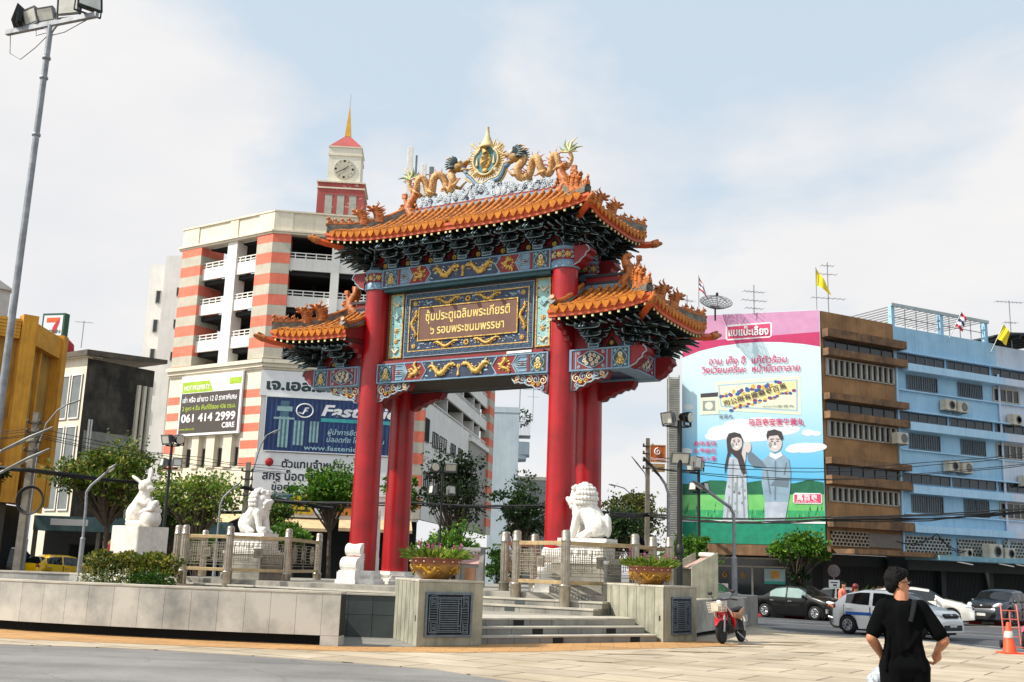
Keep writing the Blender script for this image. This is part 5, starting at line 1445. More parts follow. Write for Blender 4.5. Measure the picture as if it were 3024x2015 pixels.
for F, bays, L0, L1 in ((FL_, ((-7.8, -4.95), (-3.9, -1.6)), -10.3, 0), (FR_, ((1.25, 4.36), (4.98, 8.1), (8.7, 11.2)), 0, 11.95)):
    for z0, z1 in ((23.15, 24.1), (20.29, 21.16), (17.35, 18.25)):
        for x0, x1 in bays:
            mb = MB(F.copy()); mb.box((x0, 0, z0), (x1, .18, z1)); sp = mb.build('spandrel', WALLW, park)
            mb = MB(F.copy())
            for zz in (.18, .42): mb.box((x0, .03, z1 + zz - .035), (x1, .1, z1 + zz + .035))
            for k in range(4):
                x = x0 + (x1 - x0) * (k + .5) / 4; mb.box((x - .04, .035, z1), (x + .04, .095, z1 + .42))
            mb.build('railing', WALLW, sp)
    mb = MB(F.copy())
    for z0, z1, d in ((25.85, 26.0, .3), (26.0, 26.12, .42), (26.12, 27.6, .12), (27.6, 27.72, .25)): mb.box((L0 - d * .5, -d, z0), (L1 + d * .42 if F is FL_ else L1 + d, .5, z1))
    for x in ((-10.2, -8.4), (-4.8, -3.9), (-1.6, .06)) if F is FL_ else ((-.1, 1.3), (8.0, 8.8)): mb.box((x[0], -.2, 26.12), (x[1], .5, 27.62))
    mb.build('parapet', WALLC, park)
    mb = MB(F.copy())
    for z0, z1, d in ((15.45, 15.62, .15), (15.62, 15.9, .3), (15.9, 16.18, .45)): mb.box((L0 - d * .4, -d, z0), (L1 + d * .42 if F is FL_ else L1 + d, .6, z1))
    mb.build('cornice', WALLC, park)
for F, x0, x1 in ((FL_, -4.95, -3.9), (FR_, 4.36, 4.98), (FR_, 8.1, 8.7)):
    mb = MB(F.copy()); mb.box((x0, -.12, 16.18), (x1, .9, 25.86)); mb.build('pillar', WALLW, park)
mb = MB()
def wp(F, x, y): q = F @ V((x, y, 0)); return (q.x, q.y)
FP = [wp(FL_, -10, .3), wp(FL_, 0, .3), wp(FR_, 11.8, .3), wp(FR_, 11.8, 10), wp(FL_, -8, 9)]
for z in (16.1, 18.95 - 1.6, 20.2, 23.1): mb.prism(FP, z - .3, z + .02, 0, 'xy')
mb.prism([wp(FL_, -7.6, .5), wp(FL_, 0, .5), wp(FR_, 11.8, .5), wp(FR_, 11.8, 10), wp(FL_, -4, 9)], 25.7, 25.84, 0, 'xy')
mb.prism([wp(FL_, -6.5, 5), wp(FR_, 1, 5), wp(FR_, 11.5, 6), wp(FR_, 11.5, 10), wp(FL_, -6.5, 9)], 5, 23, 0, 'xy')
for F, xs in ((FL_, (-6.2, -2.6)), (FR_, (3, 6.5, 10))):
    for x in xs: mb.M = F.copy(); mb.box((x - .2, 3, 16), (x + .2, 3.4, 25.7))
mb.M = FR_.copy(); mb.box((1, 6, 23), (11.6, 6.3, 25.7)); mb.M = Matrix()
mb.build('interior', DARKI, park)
# lower storeys
mb = MB(FL_.copy()); mb.box((-10.35, -.05, 8.3), (-8.9, .6, 15.45), 0); mb.box((-8.9, .0, 10.7), (-1.85, .5, 15.45), 0); mb.box((-1.85, -.05, 8.3), (.02, .6, 15.45), 0); mb.box((-10.35, 0, 5.2), (.02, .5, 8.35), 0)
for k in range(5):
    z = 14.02 - 1.26 * k
    mb.box((-1.82, -.056, z - .62), (.0, -.05, z), 1); mb.box((-10.33, -.056, z - .62 - .1), (-8.92, -.05, z - .1), 1)
for a, b in ((-8.9, -8.0), (-7.0, -6.25), (-5.4, -4.5), (-3.55, -2.65)): mb.box((a, -.12, 8.3), (b, .5, 10.75), 0)
mb.build('lower_wall', [WALLC, STRO], park)
for a, b in ((-8.0, -7.0), (-6.25, -5.4), (-4.5, -3.55), (-2.65, -1.86)):
    mb = MB(FL_.copy()); mb.box((a, .3, 9.85), (b, .4, 10.7)); mb.build('window_panel', WALLW, park)
    window(park, FL_, a, b, 8.4, 9.85, 2, .2)
mb = MB(FR_.copy()); mb.box((0.02, .0, 4.8), (11.9, .5, 15.45)); mb.build('lower_wall', WALLW, park)
mb = MB(FL_.copy()); mb.box((-10.3, 1.2, 0), (0, 1.5, 5.2)); mb.M = FR_.copy(); mb.box((0, 1.6, 0), (11.9, 1.9, 5))
for k in range(12): mb.box((.4 + k, 1.55, 0), (.5 + k, 1.6, 4.6))
mb.build('shopfront', DARKI, park)
AWN = mat('tan awning canvas', (206, 180, 140), (180, 152, 114), rough=.8, s=2)
for F, a, b, z, d in ((FL_, -9.5, -5.2, 4.9, 2.0), (FL_, -4.6, -.5, 4.4, 1.8), (FR_, .2, 5.6, 4.2, 2.0), (FR_, 6.2, 11.4, 4.3, 1.8)):
    mb = MB(F.copy()); mb.prism([(0, z + .5), (-d, z - .2), (-d, z - .42), (-d + .05, z - .42), (-d + .05, z - .2), (0, z + .4)], a, b, 0, 'yz'); mb.build('awning', AWN, park)
# side facade running away behind the gate
for z0, z1 in ((15.34, 16.3), (17.6, 18.7), (19.9, 21.0), (22.2, 23.3)):
    mb = MB(FS_.copy()); mb.box((.5, 0, z0), (29.6, .2, z1)); sp = mb.build('spandrel', WALLW, park)
    mb = MB(FS_.copy()); mb.box((.5, .04, z1 + .3), (29.6, .1, z1 + .38)); mb.box((.5, .04, z1 + .13), (29.6, .1, z1 + .19))
    for k in range(30): mb.box((.6 + k, .04, z1), (.68 + k, .1, z1 + .36))
    mb.build('railing', WALLW, sp)
mb = MB(FS_.copy()); mb.box((.5, 0, 5), (19.6, .3, 13.78)); mb.box((19.6, -.1, 5), (29.6, .3, 13.1), 1); mb.box((19.5, -.35, 13.1), (29.7, .3, 13.5), 0); mb.build('side_wall', [WALLW, mat('grey render', (150, 148, 140), streak=.2)], park)
mb = MB(FS_.copy()); mb.box((.5, .04, 14.08), (29.6, .1, 14.16)); mb.box((.5, .0, 13.78), (29.6, .14, 13.86))
for k in range(38): mb.box((.6 + k * .77, .04, 13.8), (.68 + k * .77, .1, 14.1))
mb.build('railing', WALLW, park)
for x in (9.4, 16.6, 22.3, 25.8):
    mb = MB(FS_.copy()); mb.box((x - .12, .1, 13.8), (x + .12, 3.5, 25.8)); mb.build('pillar', WALLW, park)
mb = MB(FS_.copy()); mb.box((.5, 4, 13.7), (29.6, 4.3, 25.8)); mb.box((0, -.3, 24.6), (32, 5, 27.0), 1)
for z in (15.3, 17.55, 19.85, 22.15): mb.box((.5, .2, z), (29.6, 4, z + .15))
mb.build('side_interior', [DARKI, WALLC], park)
for a, b, z0, z1 in ((.7, 2.0, 10.8, 12.6), (3.5, 5.5, 10.7, 11.9), (6.2, 8.9, 10.7, 11.9), (11, 13, 10.8, 11.9), (14.5, 16.5, 10.8, 11.9), (1.0, 3.0, 7.2, 8.6), (4.5, 7.5, 7.2, 8.6)):
    window(park, FS_, a, b, z0, z1, 3, -.16, mat('dark frame', (60, 60, 60)))
# clock tower
TF = fr(park, (C0[0], 81), rad(4))
REDT = mat('dull red render', (172, 84, 78), (150, 68, 64), rough=.8, s=1.2, streak=.12)
CRT = mat('cream tower render', (226, 222, 204), (212, 208, 190), rough=.8, s=1, streak=.08)
mb = MB(TF.copy()); mb.box((2.36, 0, 26.8), (6.02, 3.6, 30.8), 0); mb.box((2.3, -.06, 30.8), (6.08, 3.66, 30.92), 1); mb.box((2.36, 0, 30.92), (6.02, 3.6, 31.3), 0); mb.box((2.26, -.1, 31.3), (6.12, 3.7, 31.42), 1)
mb.box((3.0, .5, 31.42), (5.6, 3.1, 33.8), 2); mb.box((2.96, .44, 33.8), (5.66, 3.16, 33.95), 1); mb.box((3.0, .5, 33.95), (5.6, 3.1, 34.5), 2); mb.box((2.94, .42, 34.5), (5.66, 3.18, 34.6), 1)
mb.add([(2.98, .46, 34.6), (5.62, .46, 34.6), (5.62, 3.14, 34.6), (2.98, 3.14, 34.6), (4.06, 1.55, 35.9), (4.54, 1.55, 35.9), (4.54, 2.05, 35.9), (4.06, 2.05, 35.9)], [(0, 1, 5, 4), (1, 2, 6, 5), (2, 3, 7, 6), (3, 0, 4, 7), (4, 5, 6, 7)], 0)
rr = random.Random(3)
for _ in range(16):
    x, z = rr.uniform(2.5, 5.9), rr.uniform(29.2, 31.2); mb.bx((x, -.004, z), (rr.uniform(.08, .35), .006, .035), 2, (0, rr.uniform(-.6, .6), 0))
tw = mb.build('clock_tower', [REDT, WALLC, CRT], park)
for x in (3.0, 3.95, 4.9):
    mb = MB(TF.copy()); mb.box((x, -.012, 27.9), (x + .56, .0, 30.25), 0); mb.box((x - .03, -.03, 30.25), (x + .59, 0, 30.33), 1); mb.build('louvre', [mat('grey green slot', (176, 178, 166), streak=.1), mat('slot lintel', (120, 110, 100))], tw)
mb = MB(TF @ Matrix.Translation((4.3, .49, 32.66)) @ Matrix.Rotation(PI / 2, 4, 'X'))
mb.lathe([(.82, 0), (.82, .03)], n=36, mi=0); mb.lathe([(.82, 0), (.86, 0), (.86, .05), (.82, .05)], n=36, mi=1)
mb.M = TF @ Matrix.Translation((4.3, .455, 32.66))
for k in range(12):
    a = k * PI / 6; big = k % 3 == 0
    mb.bx((.68 * math.sin(a), -.01, .68 * math.cos(a)), (.17 if big else .035, .02, .17 if big else .16), 2, (0, a, 0) if not big else None)
mb.build('clock_face', [mat('clock white', (222, 222, 214)), STRG, BLACK], tw)
for a, L_, w in ((rad(240), .74, .06), (rad(50), .46, .075)):
    mb = MB(TF @ Matrix.Translation((4.3, .42 if L_ > .6 else .43, 32.66)) @ Matrix.Rotation(a, 4, 'Y')); mb.prism([(-w / 2, -.12), (w / 2, -.12), (w * .3, L_), (-w * .3, L_)], -.015, 0); mb.build('clock_hand', BLACK, tw)
mb = MB(TF.copy()); mb.add([(4.04, 1.53, 35.9), (4.56, 1.53, 35.9), (4.56, 2.07, 35.9), (4.04, 2.07, 35.9), (4.3, 1.8, 38.9)], [(0, 1, 4), (1, 2, 4), (2, 3, 4), (3, 0, 4)], 0); mb.cyl((4.3, 1.8, 38.7), (4.3, 1.8, 39.75), .018, 6, 1); mb.build('spire', [mat('yellow spire', (214, 166, 60), (196, 146, 44)), ALU], tw)
mb = MB(TF.copy()); mb.prism([(6.6, 28.9), (9.6, 28.6), (9.6, 28.5), (6.6, 28.8)], 2, 7); mb.box((6.8, 4, 26), (9.4, 4.2, 28.7)); mb.box((6.7, 2.1, 26), (6.85, 2.2, 28.8)); mb.box((9.3, 2.1, 26), (9.4, 2.2, 28.6)); mb.build('roof_shelter', mat('dark roof sheet', (46, 52, 56), (34, 38, 42)), park)
mb = MB(TF.copy()); mb.lathe([(.2, 27.7), (.16, 27.9), (.05, 28.3), (0, 28.6)], (1.0, 1, 0), 8); mb.build('finial', GOLD, park)

# --- advertising boards on the car park (each hangs on the wall)
SIGNW = mat('sign white', (232, 233, 234), (222, 223, 224), rough=.5, s=1.5)
def board_thing(name, label, cat, p, ang, group=None): return thing(name, label, cat, (p[0], p[1], 0), ang, group)
t = board_thing('billboard', 'white green and brown board with a phone number on the striped car park wall', 'billboard', C0, rad(-33.7))
mb = MB(); mb.box((-8.6, -.32, 10.78), (-1.8, -.16, 15.42)); mb.build('panel', SIGNW, t)
mb = MB(); mb.box((-8.45, -.326, 10.95), (-2.0, -.32, 14.05), 0); mb.prism([(-8.45, 14.1), (-4.9, 14.1), (-5.4, 14.95), (-8.45, 14.95)], -.327, -.32, 1); mb.box((-3.2, -.327, 14.5), (-1.9, -.32, 15.0), 1)
mb.build('print', [mat('sign brown', (72, 64, 58), (64, 58, 52)), mat('sign lime', (164, 196, 40))], t)
y = -.335; LL = [SIGNW, mat('lime letters', (176, 200, 52))]
mb = MB(); letter(mb, 'HOT PROPERTY', -6.75, 14.3, .5, y, 0, .02, width=2.9); mb.build('lettering', LL, t)
mb = MB(); letter(mb, 'เช่า หรือ เช่ายาว 12 ปี ราคาพิเศษ', -5.25, 13.35, .55, y, 0, .02, width=6.0); mb.build('lettering', LL, t)
mb = MB(); letter(mb, '2 คูหา 4 ชั้น พื้นที่ใช้สอย 436 ตร.ม.', -5.25, 12.72, .45, y, 1, .015, width=5.9); mb.build('lettering', LL, t)
mb = MB(); letter(mb, '061 414 2999', -5.25, 11.82, .88, y, 0, .03, width=6.0); mb.build('lettering', LL, t)
mb = MB(); letter(mb, 'CBRE', -2.95, 11.25, .55, y, 0, .03, width=1.35); mb.build('lettering', LL, t)
mb = MB(); letter(mb, 'www.cbre.co.th', -7.5, 11.2, .26, y, 1, .012, width=1.7); mb.build('lettering', LL, t)
t = board_thing('shop_sign', 'white sign strip with dark Thai letters above the blue board', 'sign', C0, rad(8))
mb = MB(); mb.box((-.15, -.14, 13.5), (11.2, -.02, 15.38)); mb.build('panel', SIGNW, t)
mb = MB(); letter(mb, 'เจ.เอส.สกรู', 3.2, 13.98, 1.05, -.15, 0, .05, width=5.8); mb.build('lettering', mat('dark teal letters', (38, 62, 66)), t)
t = board_thing('billboard', 'blue corrugated board with steel bolts and white lettering', 'billboard', C0, rad(8))
CBLUE = mat('deep blue sheet', (14, 58, 112), (10, 44, 92), rough=.45, s=1.2, streak=.2)
mb = MB(); n = 130; x0, x1 = .4, 11.0
mb.grid([[(x0 + (x1 - x0) * k / n, -.2 - (.035 if k % 4 in (1, 2) else 0), z) for k in range(n + 1)] for z in (9.5, 13.4)], 0, False); mb.box((x0, -.16, 9.5), (x1, -.02, 13.4), 0); mb.build('panel', CBLUE, t)
mb = MB(); rim(mb, x0 - .05, x1 + .05, 9.42, 13.48, -.2, .07, 0, .06); mb.build('frame', SIGNW, t)
mb = MB(); y = -.25
letter(mb, 'Fastenic', 7.2, 12.2, 1.15, y, 0, .035, shear=.25, width=5.6)
mb.box((4.4, -.245, 11.75), (10.2, -.24, 12.02), 1)
letter(mb, 'ผู้นำการยึด ติด', 6.4, 10.85, .5, y, 2, .012, shear=.2); letter(mb, 'ปลอดภัย ได้มาตรฐาน', 7.0, 10.3, .5, y, 2, .012, shear=.2); letter(mb, 'www.fastenic.com', 5.9, 9.66, .48, y, 2, .012, width=5.2)
ring = [(3.2 + .6 * math.cos(a), -.26, 12.5 + .5 * math.sin(a)) for a in [2 * PI * k / 28 for k in range(29)]]
mb.tube(ring, .055, 5, 0); letter(mb, 'F', 3.25, 12.22, .75, y, 0, .03, shear=.4); mb.tube([(2.75, -.26, 12.35), (3.1, -.26, 12.25), (3.3, -.26, 12.6)], .045, 5, 0)
BOLT = 3
for (cx, z0, z1, w) in ((1.75, 9.75, 12.0, .36), (2.85, 9.95, 11.75, .36), (3.95, 10.2, 11.75, .32)):
    for k in range(5): mb.box((cx - w + k * w * .4, -.246, z0), (cx - w + (k + 1) * w * .4, -.242, z1), 3 if k % 2 == 0 else 4)
mb.box((1.45, -.246, 12.0), (2.05, -.242, 13.15), 4); mb.box((1.2, -.25, 12.4), (2.3, -.246, 12.75), 3); mb.box((1.0, -.25, 11.8), (2.5, -.246, 11.95), 3)
mb.build('lettering', [SIGNW, mat('aqua band', (60, 168, 172)), mat('pale aqua letters', (168, 206, 214)), mat('bolt light', (150, 186, 190)), mat('bolt dark', (70, 112, 128))], t)
t = board_thing('shop_sign', 'large white wall sign with three rows of dark Thai lettering', 'sign', C0, rad(8))
mb = MB(); mb.box((-.1, -.14, 6.5), (11.2, -.02, 9.36)); mb.build('panel', SIGNW, t)
for tx, x_, z_, sz, wd_ in (('ตัวแทนจำหน่าย', 4.1, 8.32, .78, 4.6), ('สกรู น๊อต แหวน', 3.0, 7.4, .85, 5.0), ('ข้อต่อทองเหลือง', 3.7, 6.66, .7, 5.0)):
    mb = MB(); letter(mb, tx, x_, z_, sz, -.15, 0, .03, width=wd_); mb.build('lettering', mat('dark letters', (40, 48, 54)), t)
mb = MB()
mb.M = Matrix.Translation((.92, -.14, 8.66)) @ Matrix.Rotation(PI / 2, 4, 'X'); mb.lathe([(.3, 0), (.3, .04), (.22, .08), (0, .1)], n=20); mb.build('roundel', KR, t)
for k, (c, lb, tx, tc) in enumerate((((24, 96, 164), 'blue square advert with white knots under the white wall sign', 'JO', 2), ((222, 178, 20), 'yellow square advert with red lettering under the white wall sign', 'HARD', 1), ((206, 212, 214), 'white square advert with a blue wave under the white wall sign', 'SHC', 2), ((204, 122, 40), 'orange square advert next to the white wave advert', 'Thai', 0))):
    x0 = 1.22 + 1.56 * k
    t = board_thing('advert_panel', lb, 'advert', C0, rad(8), 'square adverts along the shop fascia')
    mb = MB(); mb.box((x0, -.2, 5.06), (x0 + 1.5, -.12, 6.36)); mb.build('panel', mat('advert %s' % 'abcd'[k], c, rough=.5), t)
    mb = MB()
    INK = [mat('ink black', (30, 30, 34)), mat('ink red', (190, 48, 30)), mat('ink blue', (40, 100, 170)), SIGNW]
    letter(mb, tx, x0 + .75, 5.3 if k == 2 else 5.55, .42, -.206, 3 if k == 0 else tc if k != 2 else 0, .03)
    if k == 2:
        for j in range(3): mb.tube([(x0 + .45, -.206, 5.72 + j * .17), (x0 + .7, -.206, 5.84 + j * .17), (x0 + .85, -.206, 5.72 + j * .17), (x0 + 1.1, -.206, 5.84 + j * .17)], .045, 4, 2)
    elif k == 0: mb.tube([(x0 + .45, -.21, 6.1), (x0 + 1.1, -.21, 6.1)], .03, 4, 3); spiral(mb, x0 + .55, 5.4, .16, -.21, 3, w=.03)
    elif k == 1: mb.ell((x0 + .75, -.2, 6.1), (.14, .03, .18), 0, n=8, m=6); mb.box((x0 + .2, -.207, 5.2), (x0 + 1.3, -.202, 5.34), 0)
    mb.build('lettering', INK, t)

# --- buildings behind and beside the car park
b = thing('office_block', 'pale blue concrete block with corner balconies far behind the gate', 'building', (-.6, 118, 0))
PB = mat('pale blue render', (196, 212, 220), (180, 196, 206), rough=.85, s=.5, streak=.18)
mb = MB(); mb.box((-1.4, 0, 0), (1.7, 14, 19.15)); mb.box((-1.45, -.05, 18.6), (1.75, 14, 19.2)); mb.build('wall', PB, b)
for z in (14.2, 9.3):
    mb = MB(); mb.prism([(1.6, .5), (2.9, .8), (3.0, 4), (1.6, 5)], z - .1, z + 1.3, 0, 'xy'); mb.prism([(1.6, .5), (2.6, 1), (2.6, 4), (1.6, 5)], z - .6, z - .1, 0, 'xy'); mb.build('balcony', PB, b)
    mb = MB(); mb.box((1.68, 1.5, z + 1.4), (1.74, 3.5, z + 3.4)); mb.build('window', GLASS, b)
mb = MB()
for k in range(9): mb.box((1.7 + k * .15, .6, 16.2), (1.73 + k * .15, .63, 18.2))
mb.box((1.6, .58, 18.15), (3.0, .64, 18.22)); mb.box((1.6, .5, 16.1), (3.0, 3, 16.2)); mb.build('balcony_railing', ALU, b)
mb = MB(); clump(mb, (2.2, 1, 18.2), (.8, .6, .9), 120, .35); mb.build('plants', LEAF_G, b)
b = thing('low_building', 'low grey flat roofed building beyond the trees under the gate', 'building', (3.5, 126, 0))
mb = MB(); mb.box((-2.5, 0, 0), (4, 10, 11.9)); mb.box((-2.6, -.1, 11.9), (4.1, 10, 12.3), 1); mb.build('wall', [mat('grey block wall', (160, 160, 156), streak=.2), WALLC], b)
for k in range(3): window(b, Matrix(), -2 + k * 2, -.8 + k * 2, 9, 10.5, 2)
b = thing('apartment_block', 'tall white slab block with small windows behind the car park', 'building', (-31.5, 95, 0))
mb = MB(); mb.box((-1.75, 0, 0), (.9, 9, 27.85)); mb.box((.6, -3, 18.7), (3.2, 6, 27.9)); mb.prism([(.6, 18.7), (3.2, 18.7), (3.2, 16), (2.2, 16.6)], -3, 6); mb.box((2.0, -1.0, 0), (5, 6, 18.7)); mb.build('wall', WALLW, b)
for k in range(5):
    window(b, Matrix(), -1.0, -.55, 24.2 - 2.7 * k, 25.4 - 2.7 * k, 1, -.16); 
for k in range(3): window(b, Matrix.Translation((0, -3, 0)), 1.8, 2.35, 24.2 - 2.9 * k, 25.0 - 2.9 * k, 1, -.16)
mb = MB()
for k in range(5): mb.box((2.2 + k * .5, -1.12, 9.6), (2.35 + k * .5, -1.0, 13.6))
mb.build('window', GLASS, b)

# stained corner house
SC = (-30, 75)
b = thing('corner_house', 'white corner house with one wall blackened by damp beside the yellow building', 'building', (*SC, 0))
FA, FB = fr(b, SC, rad(-35)), fr(b, SC, rad(54))
mb = MB(FA.copy()); mb.box((-4.5, 0, -.5), (0, .4, 15.4)); mb.box((-4.6, -.35, 15.4), (.25, 1, 15.75)); mb.build('front_wall', WALLC, b)
mb = MB(FB.copy()); mb.box((0, 0, -.5), (5.6, .4, 15.3)); mb.build('side_wall', mat('damp blackened wall', (86, 80, 68), (40, 38, 34), rough=.9, s=.55, streak=.5, lo=.35, hi=.6), b)
mb = MB(FB.copy()); mb.box((.3, -.03, 8.2), (4.6, 0, 10.2)); mb.build('render_patch', mat('grey patch', (150, 150, 138), (110, 110, 100), s=1.2), b)
mb = MB(FB.copy()); mb.prism([(-.5, 15.4), (6.2, 15.9), (6.2, 16.2), (-.5, 15.8)], -.6, 4); mb.build('roof', mat('mossy roof edge', (96, 84, 66), (58, 52, 44), s=2), b)
for x in (4.2, 4.7, 5.2): 
    mb = MB(FB.copy()); mb.box((x, -.25, 2), (x + .22, 0, 14)); mb.build('pilaster', WALLC, b)
PANEG = mat('wired pale glass', (120, 126, 124), (92, 100, 102), rough=.3, s=.8)
for z0, z1 in ((11.0, 14.2), (7.5, 10.5), (4.6, 7.0)):
    for x0, x1 in ((-1.55, -.3), (-3.1, -1.75)): window(b, FA, x0, x1, z0, z1, 1, -.17, WALLW, PANEG, .12, .09)
for x in (.55, .75):
    mb = MB(FB.copy()); mb.box((x, -.12, 7.6), (x + .1, -.02, 11)); mb.build('drainpipe', WALLW, b)

SCALE_ = lambda o, k: (setattr(o, 'scale', (k, k, k)), setattr(o, 'location', (o.location.x * k, o.location.y * k, 1.6 * (1 - k))))
SCALE_(b, .88)
# yellow building
YC = (-28, 62)
b = thing('yellow_building', 'ochre yellow building with tall ribbed concrete piers and blank recesses', 'building', (*YC, 0))
F1, F2 = fr(b, YC, rad(40)), fr(b, YC, rad(94))
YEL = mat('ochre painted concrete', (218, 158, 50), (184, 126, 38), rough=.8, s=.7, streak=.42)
YELD = mat('darker ochre recess', (180, 134, 52), (134, 102, 48), rough=.85, s=.8, streak=.45)  # recess walls and thin lines darker than the piers
YELB = mat('bright yellow panel', (224, 156, 12), (206, 138, 10), rough=.6, s=1)
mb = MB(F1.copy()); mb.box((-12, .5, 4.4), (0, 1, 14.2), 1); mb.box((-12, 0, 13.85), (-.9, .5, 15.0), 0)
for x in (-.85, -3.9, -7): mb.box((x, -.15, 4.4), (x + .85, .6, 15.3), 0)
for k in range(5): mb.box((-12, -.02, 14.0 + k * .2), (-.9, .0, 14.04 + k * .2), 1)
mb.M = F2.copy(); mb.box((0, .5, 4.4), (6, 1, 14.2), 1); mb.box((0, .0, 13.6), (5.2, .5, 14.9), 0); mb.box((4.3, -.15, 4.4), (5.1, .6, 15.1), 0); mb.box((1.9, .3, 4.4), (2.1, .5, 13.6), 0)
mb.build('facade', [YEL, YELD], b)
mb = MB(F1.copy()); mb.box((-12, -.1, 4.2), (-1.0, .0, 6.6)); mb.M = F2.copy(); mb.box((1, -.1, 4.0), (4.2, .0, 6.9)); mb.build('fascia_panel', YELB, b)
mb = MB(F1.copy()); mb.box((-12, 2, 0), (0, 2.3, 4.4)); mb.M = F2.copy(); mb.box((0, 1.5, 0), (6, 1.8, 4.4)); mb.build('shopfront', DARKI, b)
for x in (-.6, -2.6, -4.8):
    mb = MB(F1.copy()); mb.box((x - .2, .2, 0), (x + .2, .6, 4.4)); mb.build('pillar', mat('dark column', (70, 62, 50)), b)
mb = MB(F1.copy()); mb.box((-8, 2, 15.2), (-1.2, 6, 17.0)); mb.prism([(-8.2, 17.0), (-1.0, 17.0), (-4, 18.6), (-8.2, 18.6)], 1.8, 6); mb.build('roof_house', mat('white roof shed', (196, 196, 192), (176, 176, 172), s=2), b)
SCALE_(b, .9)
t = thing('shop_sign', 'square convenience store sign with a red and orange numeral above the yellow building', 'sign', (-30.6, 70, 0), rad(-14))
mb = MB(); mb.box((-.85, 0, 15.5), (.85, .5, 17.35)); mb.box((.0, .2, 12), (.15, .35, 15.5)); mb.build('case', mat('sign dark green', (20, 84, 64)), t)
mb = MB(); mb.box((-.72, -.01, 15.62), (.72, 0, 17.2)); mb.build('panel', SIGNW, t)
mb = MB(); mb.box((-.5, -.02, 16.72), (.5, -.014, 17.05), 0); mb.prism([(.5, 16.72), (.5, 16.95), (.22, 16.72), (.02, 16.4), (-.05, 16.05), (-.05, 15.98), (.32, 15.98), (.36, 16.3)], -.022, -.014, 1)
letter(mb, 'ELEVEN', 0, 15.98, .34, -.03, 2, .03, width=1.25)
mb.build('emblem', [mat('orange ink', (232, 96, 30)), mat('ink crimson', (200, 30, 48)), mat('green ink', (20, 96, 70))], t)

# --- brown building with the huge banner
BC = (16.73, 57)
BRN = mat('brown render', (166, 126, 84), (126, 94, 62), rough=.85, s=.8, streak=.35, bump=.1)
BRND = mat('stained brown ledge', (144, 108, 74), (78, 62, 48), rough=.85, s=1.1, streak=.5)
SHUT = mat('dark roller shutter', (24, 28, 30), (16, 19, 20), rough=.6, s=2)
br = thing('brown_building', 'four storey brown shophouse with louvred windows carrying the huge banner', 'building', (*BC, 0), rad(28))
F = Matrix()
XE = 5.6
mb = MB(); mb.box((0.1, .0, 3), (XE, .5, 16.0)); mb.M = fr(br, BC, rad(-20)); mb.box((-7.5, .15, 2.9), (0, .6, 15.9)); mb.build('wall', BRN, br)
for z0, z1, d in ((14.5, 14.95, .55), (13.48, 13.87, .55), (11.08, 11.44, .55), (10.06, 10.44, .55), (7.64, 7.98, .55), (6.58, 7.03, .55), (4.34, 4.81, .55)):
    mb = MB(); mb.box((.05, -d, z0), (XE + .45, .1, z1)); mb.build('ledge', BRND, br)
for z0, z1 in ((13.9, 14.48), (10.48, 11.06), (7.06, 7.62)): window(br, F, .25, XE - .1, z0, z1, 6, -.14, mat('brown frame', (96, 84, 70)), GLASS, .13, .03)
for z0, z1 in ((12.45, 13.42), (9.11, 10.02), (5.67, 6.47)):
    mb = MB(); mb.box((.3, -.03, z0), (XE - .15, .0, z1)); g = mb.build('window', GLASS, br)
    mb = MB(); rim(mb, .3, XE - .15, z0, z1, -.03, .06, 0, .05)
    for k in range(13): x = .38 + (XE - .62) * k / 12; mb.box((x - .055, -.16, z0 + .06), (x + .055, -.035, z1 - .06))
    mb.build('louvre', FRAMEW, g)
def lattice(parent, F, x0, x1, z0, z1, m, y=0):
    mb = MB(F.copy()); n = int((x1 - x0) / .26); r_ = int(round((z1 - z0) / .2)); h = (z1 - z0) / r_
    mb.box((x0, y + .1, z0), (x1, y + .2, z1), 1)
    for j in range(r_ + 1): mb.box((x0, y, z0 + j * h - .028), (x1, y + .09, z0 + j * h + .028))
    for j in range(r_):
        for k in range(n + 1):
            x = x0 + (k + (.5 if j % 2 else 0)) * (x1 - x0) / n
            if x < x1: mb.box((x - .035, y, z0 + j * h + .028), (x + .035, y + .09, z0 + (j + 1) * h - .028))
    mb.build('breeze_blocks', [m, BLACK], parent)
lattice(br, F, .35, 3.0, 3.4, 4.15, mat('beige breeze block', (160, 150, 132), (130, 120, 104), s=3), -.12)
mb = MB(); mb.box((3.0, -.1, 3.4), (XE - .1, 0, 4.15)); mb.build('panel', mat('grey board', (120, 112, 104), s=2), br)
mb = MB(); mb.prism([(.1, -1.9), (XE + 1.2, -1.9), (XE + .3, .1), (.1, .1)], 2.96, 3.2, 0, 'xy'); mb.M = fr(br, BC, rad(-20)); mb.box((-7.5, -.9, 2.75), (0.3, .15, 3.3)); mb.build('canopy', BRND, br)
mb = MB(); mb.box((.1, 1.6, -.1), (XE + 1.6, 1.9, 3.0)); mb.box((-.1, 1.4, -.1), (.35, 2.4, 3.0))
for k in range(50): mb.box((.2 + k * .11, 1.57, 0), (.23 + k * .11, 1.6, 2.4))
mb.M = fr(br, BC, rad(-20)); mb.box((-7.5, 2.0, -.1), (0, 2.3, 2.8)); mb.build('shutter', SHUT, br)
SF = fr(br, BC, rad(-20))
mb = MB(SF.copy())
for x in (-5.9, -4.95, -3.95): mb.box((x - .05, 1.2, 0), (x + .05, 1.3, 2.2))
mb.box((-7.3, 1.2, 2.15), (-1.8, 1.3, 2.23)); mb.box((-7.3, 1.2, 2.6), (-1.8, 1.3, 2.66)); mb.build('door_frame', FRAMEW, br)
mb = MB(SF.copy()); mb.box((-7.4, 1.28, 0), (-1.7, 1.34, 2.7)); mb.build('glass_door', GLASS, br)
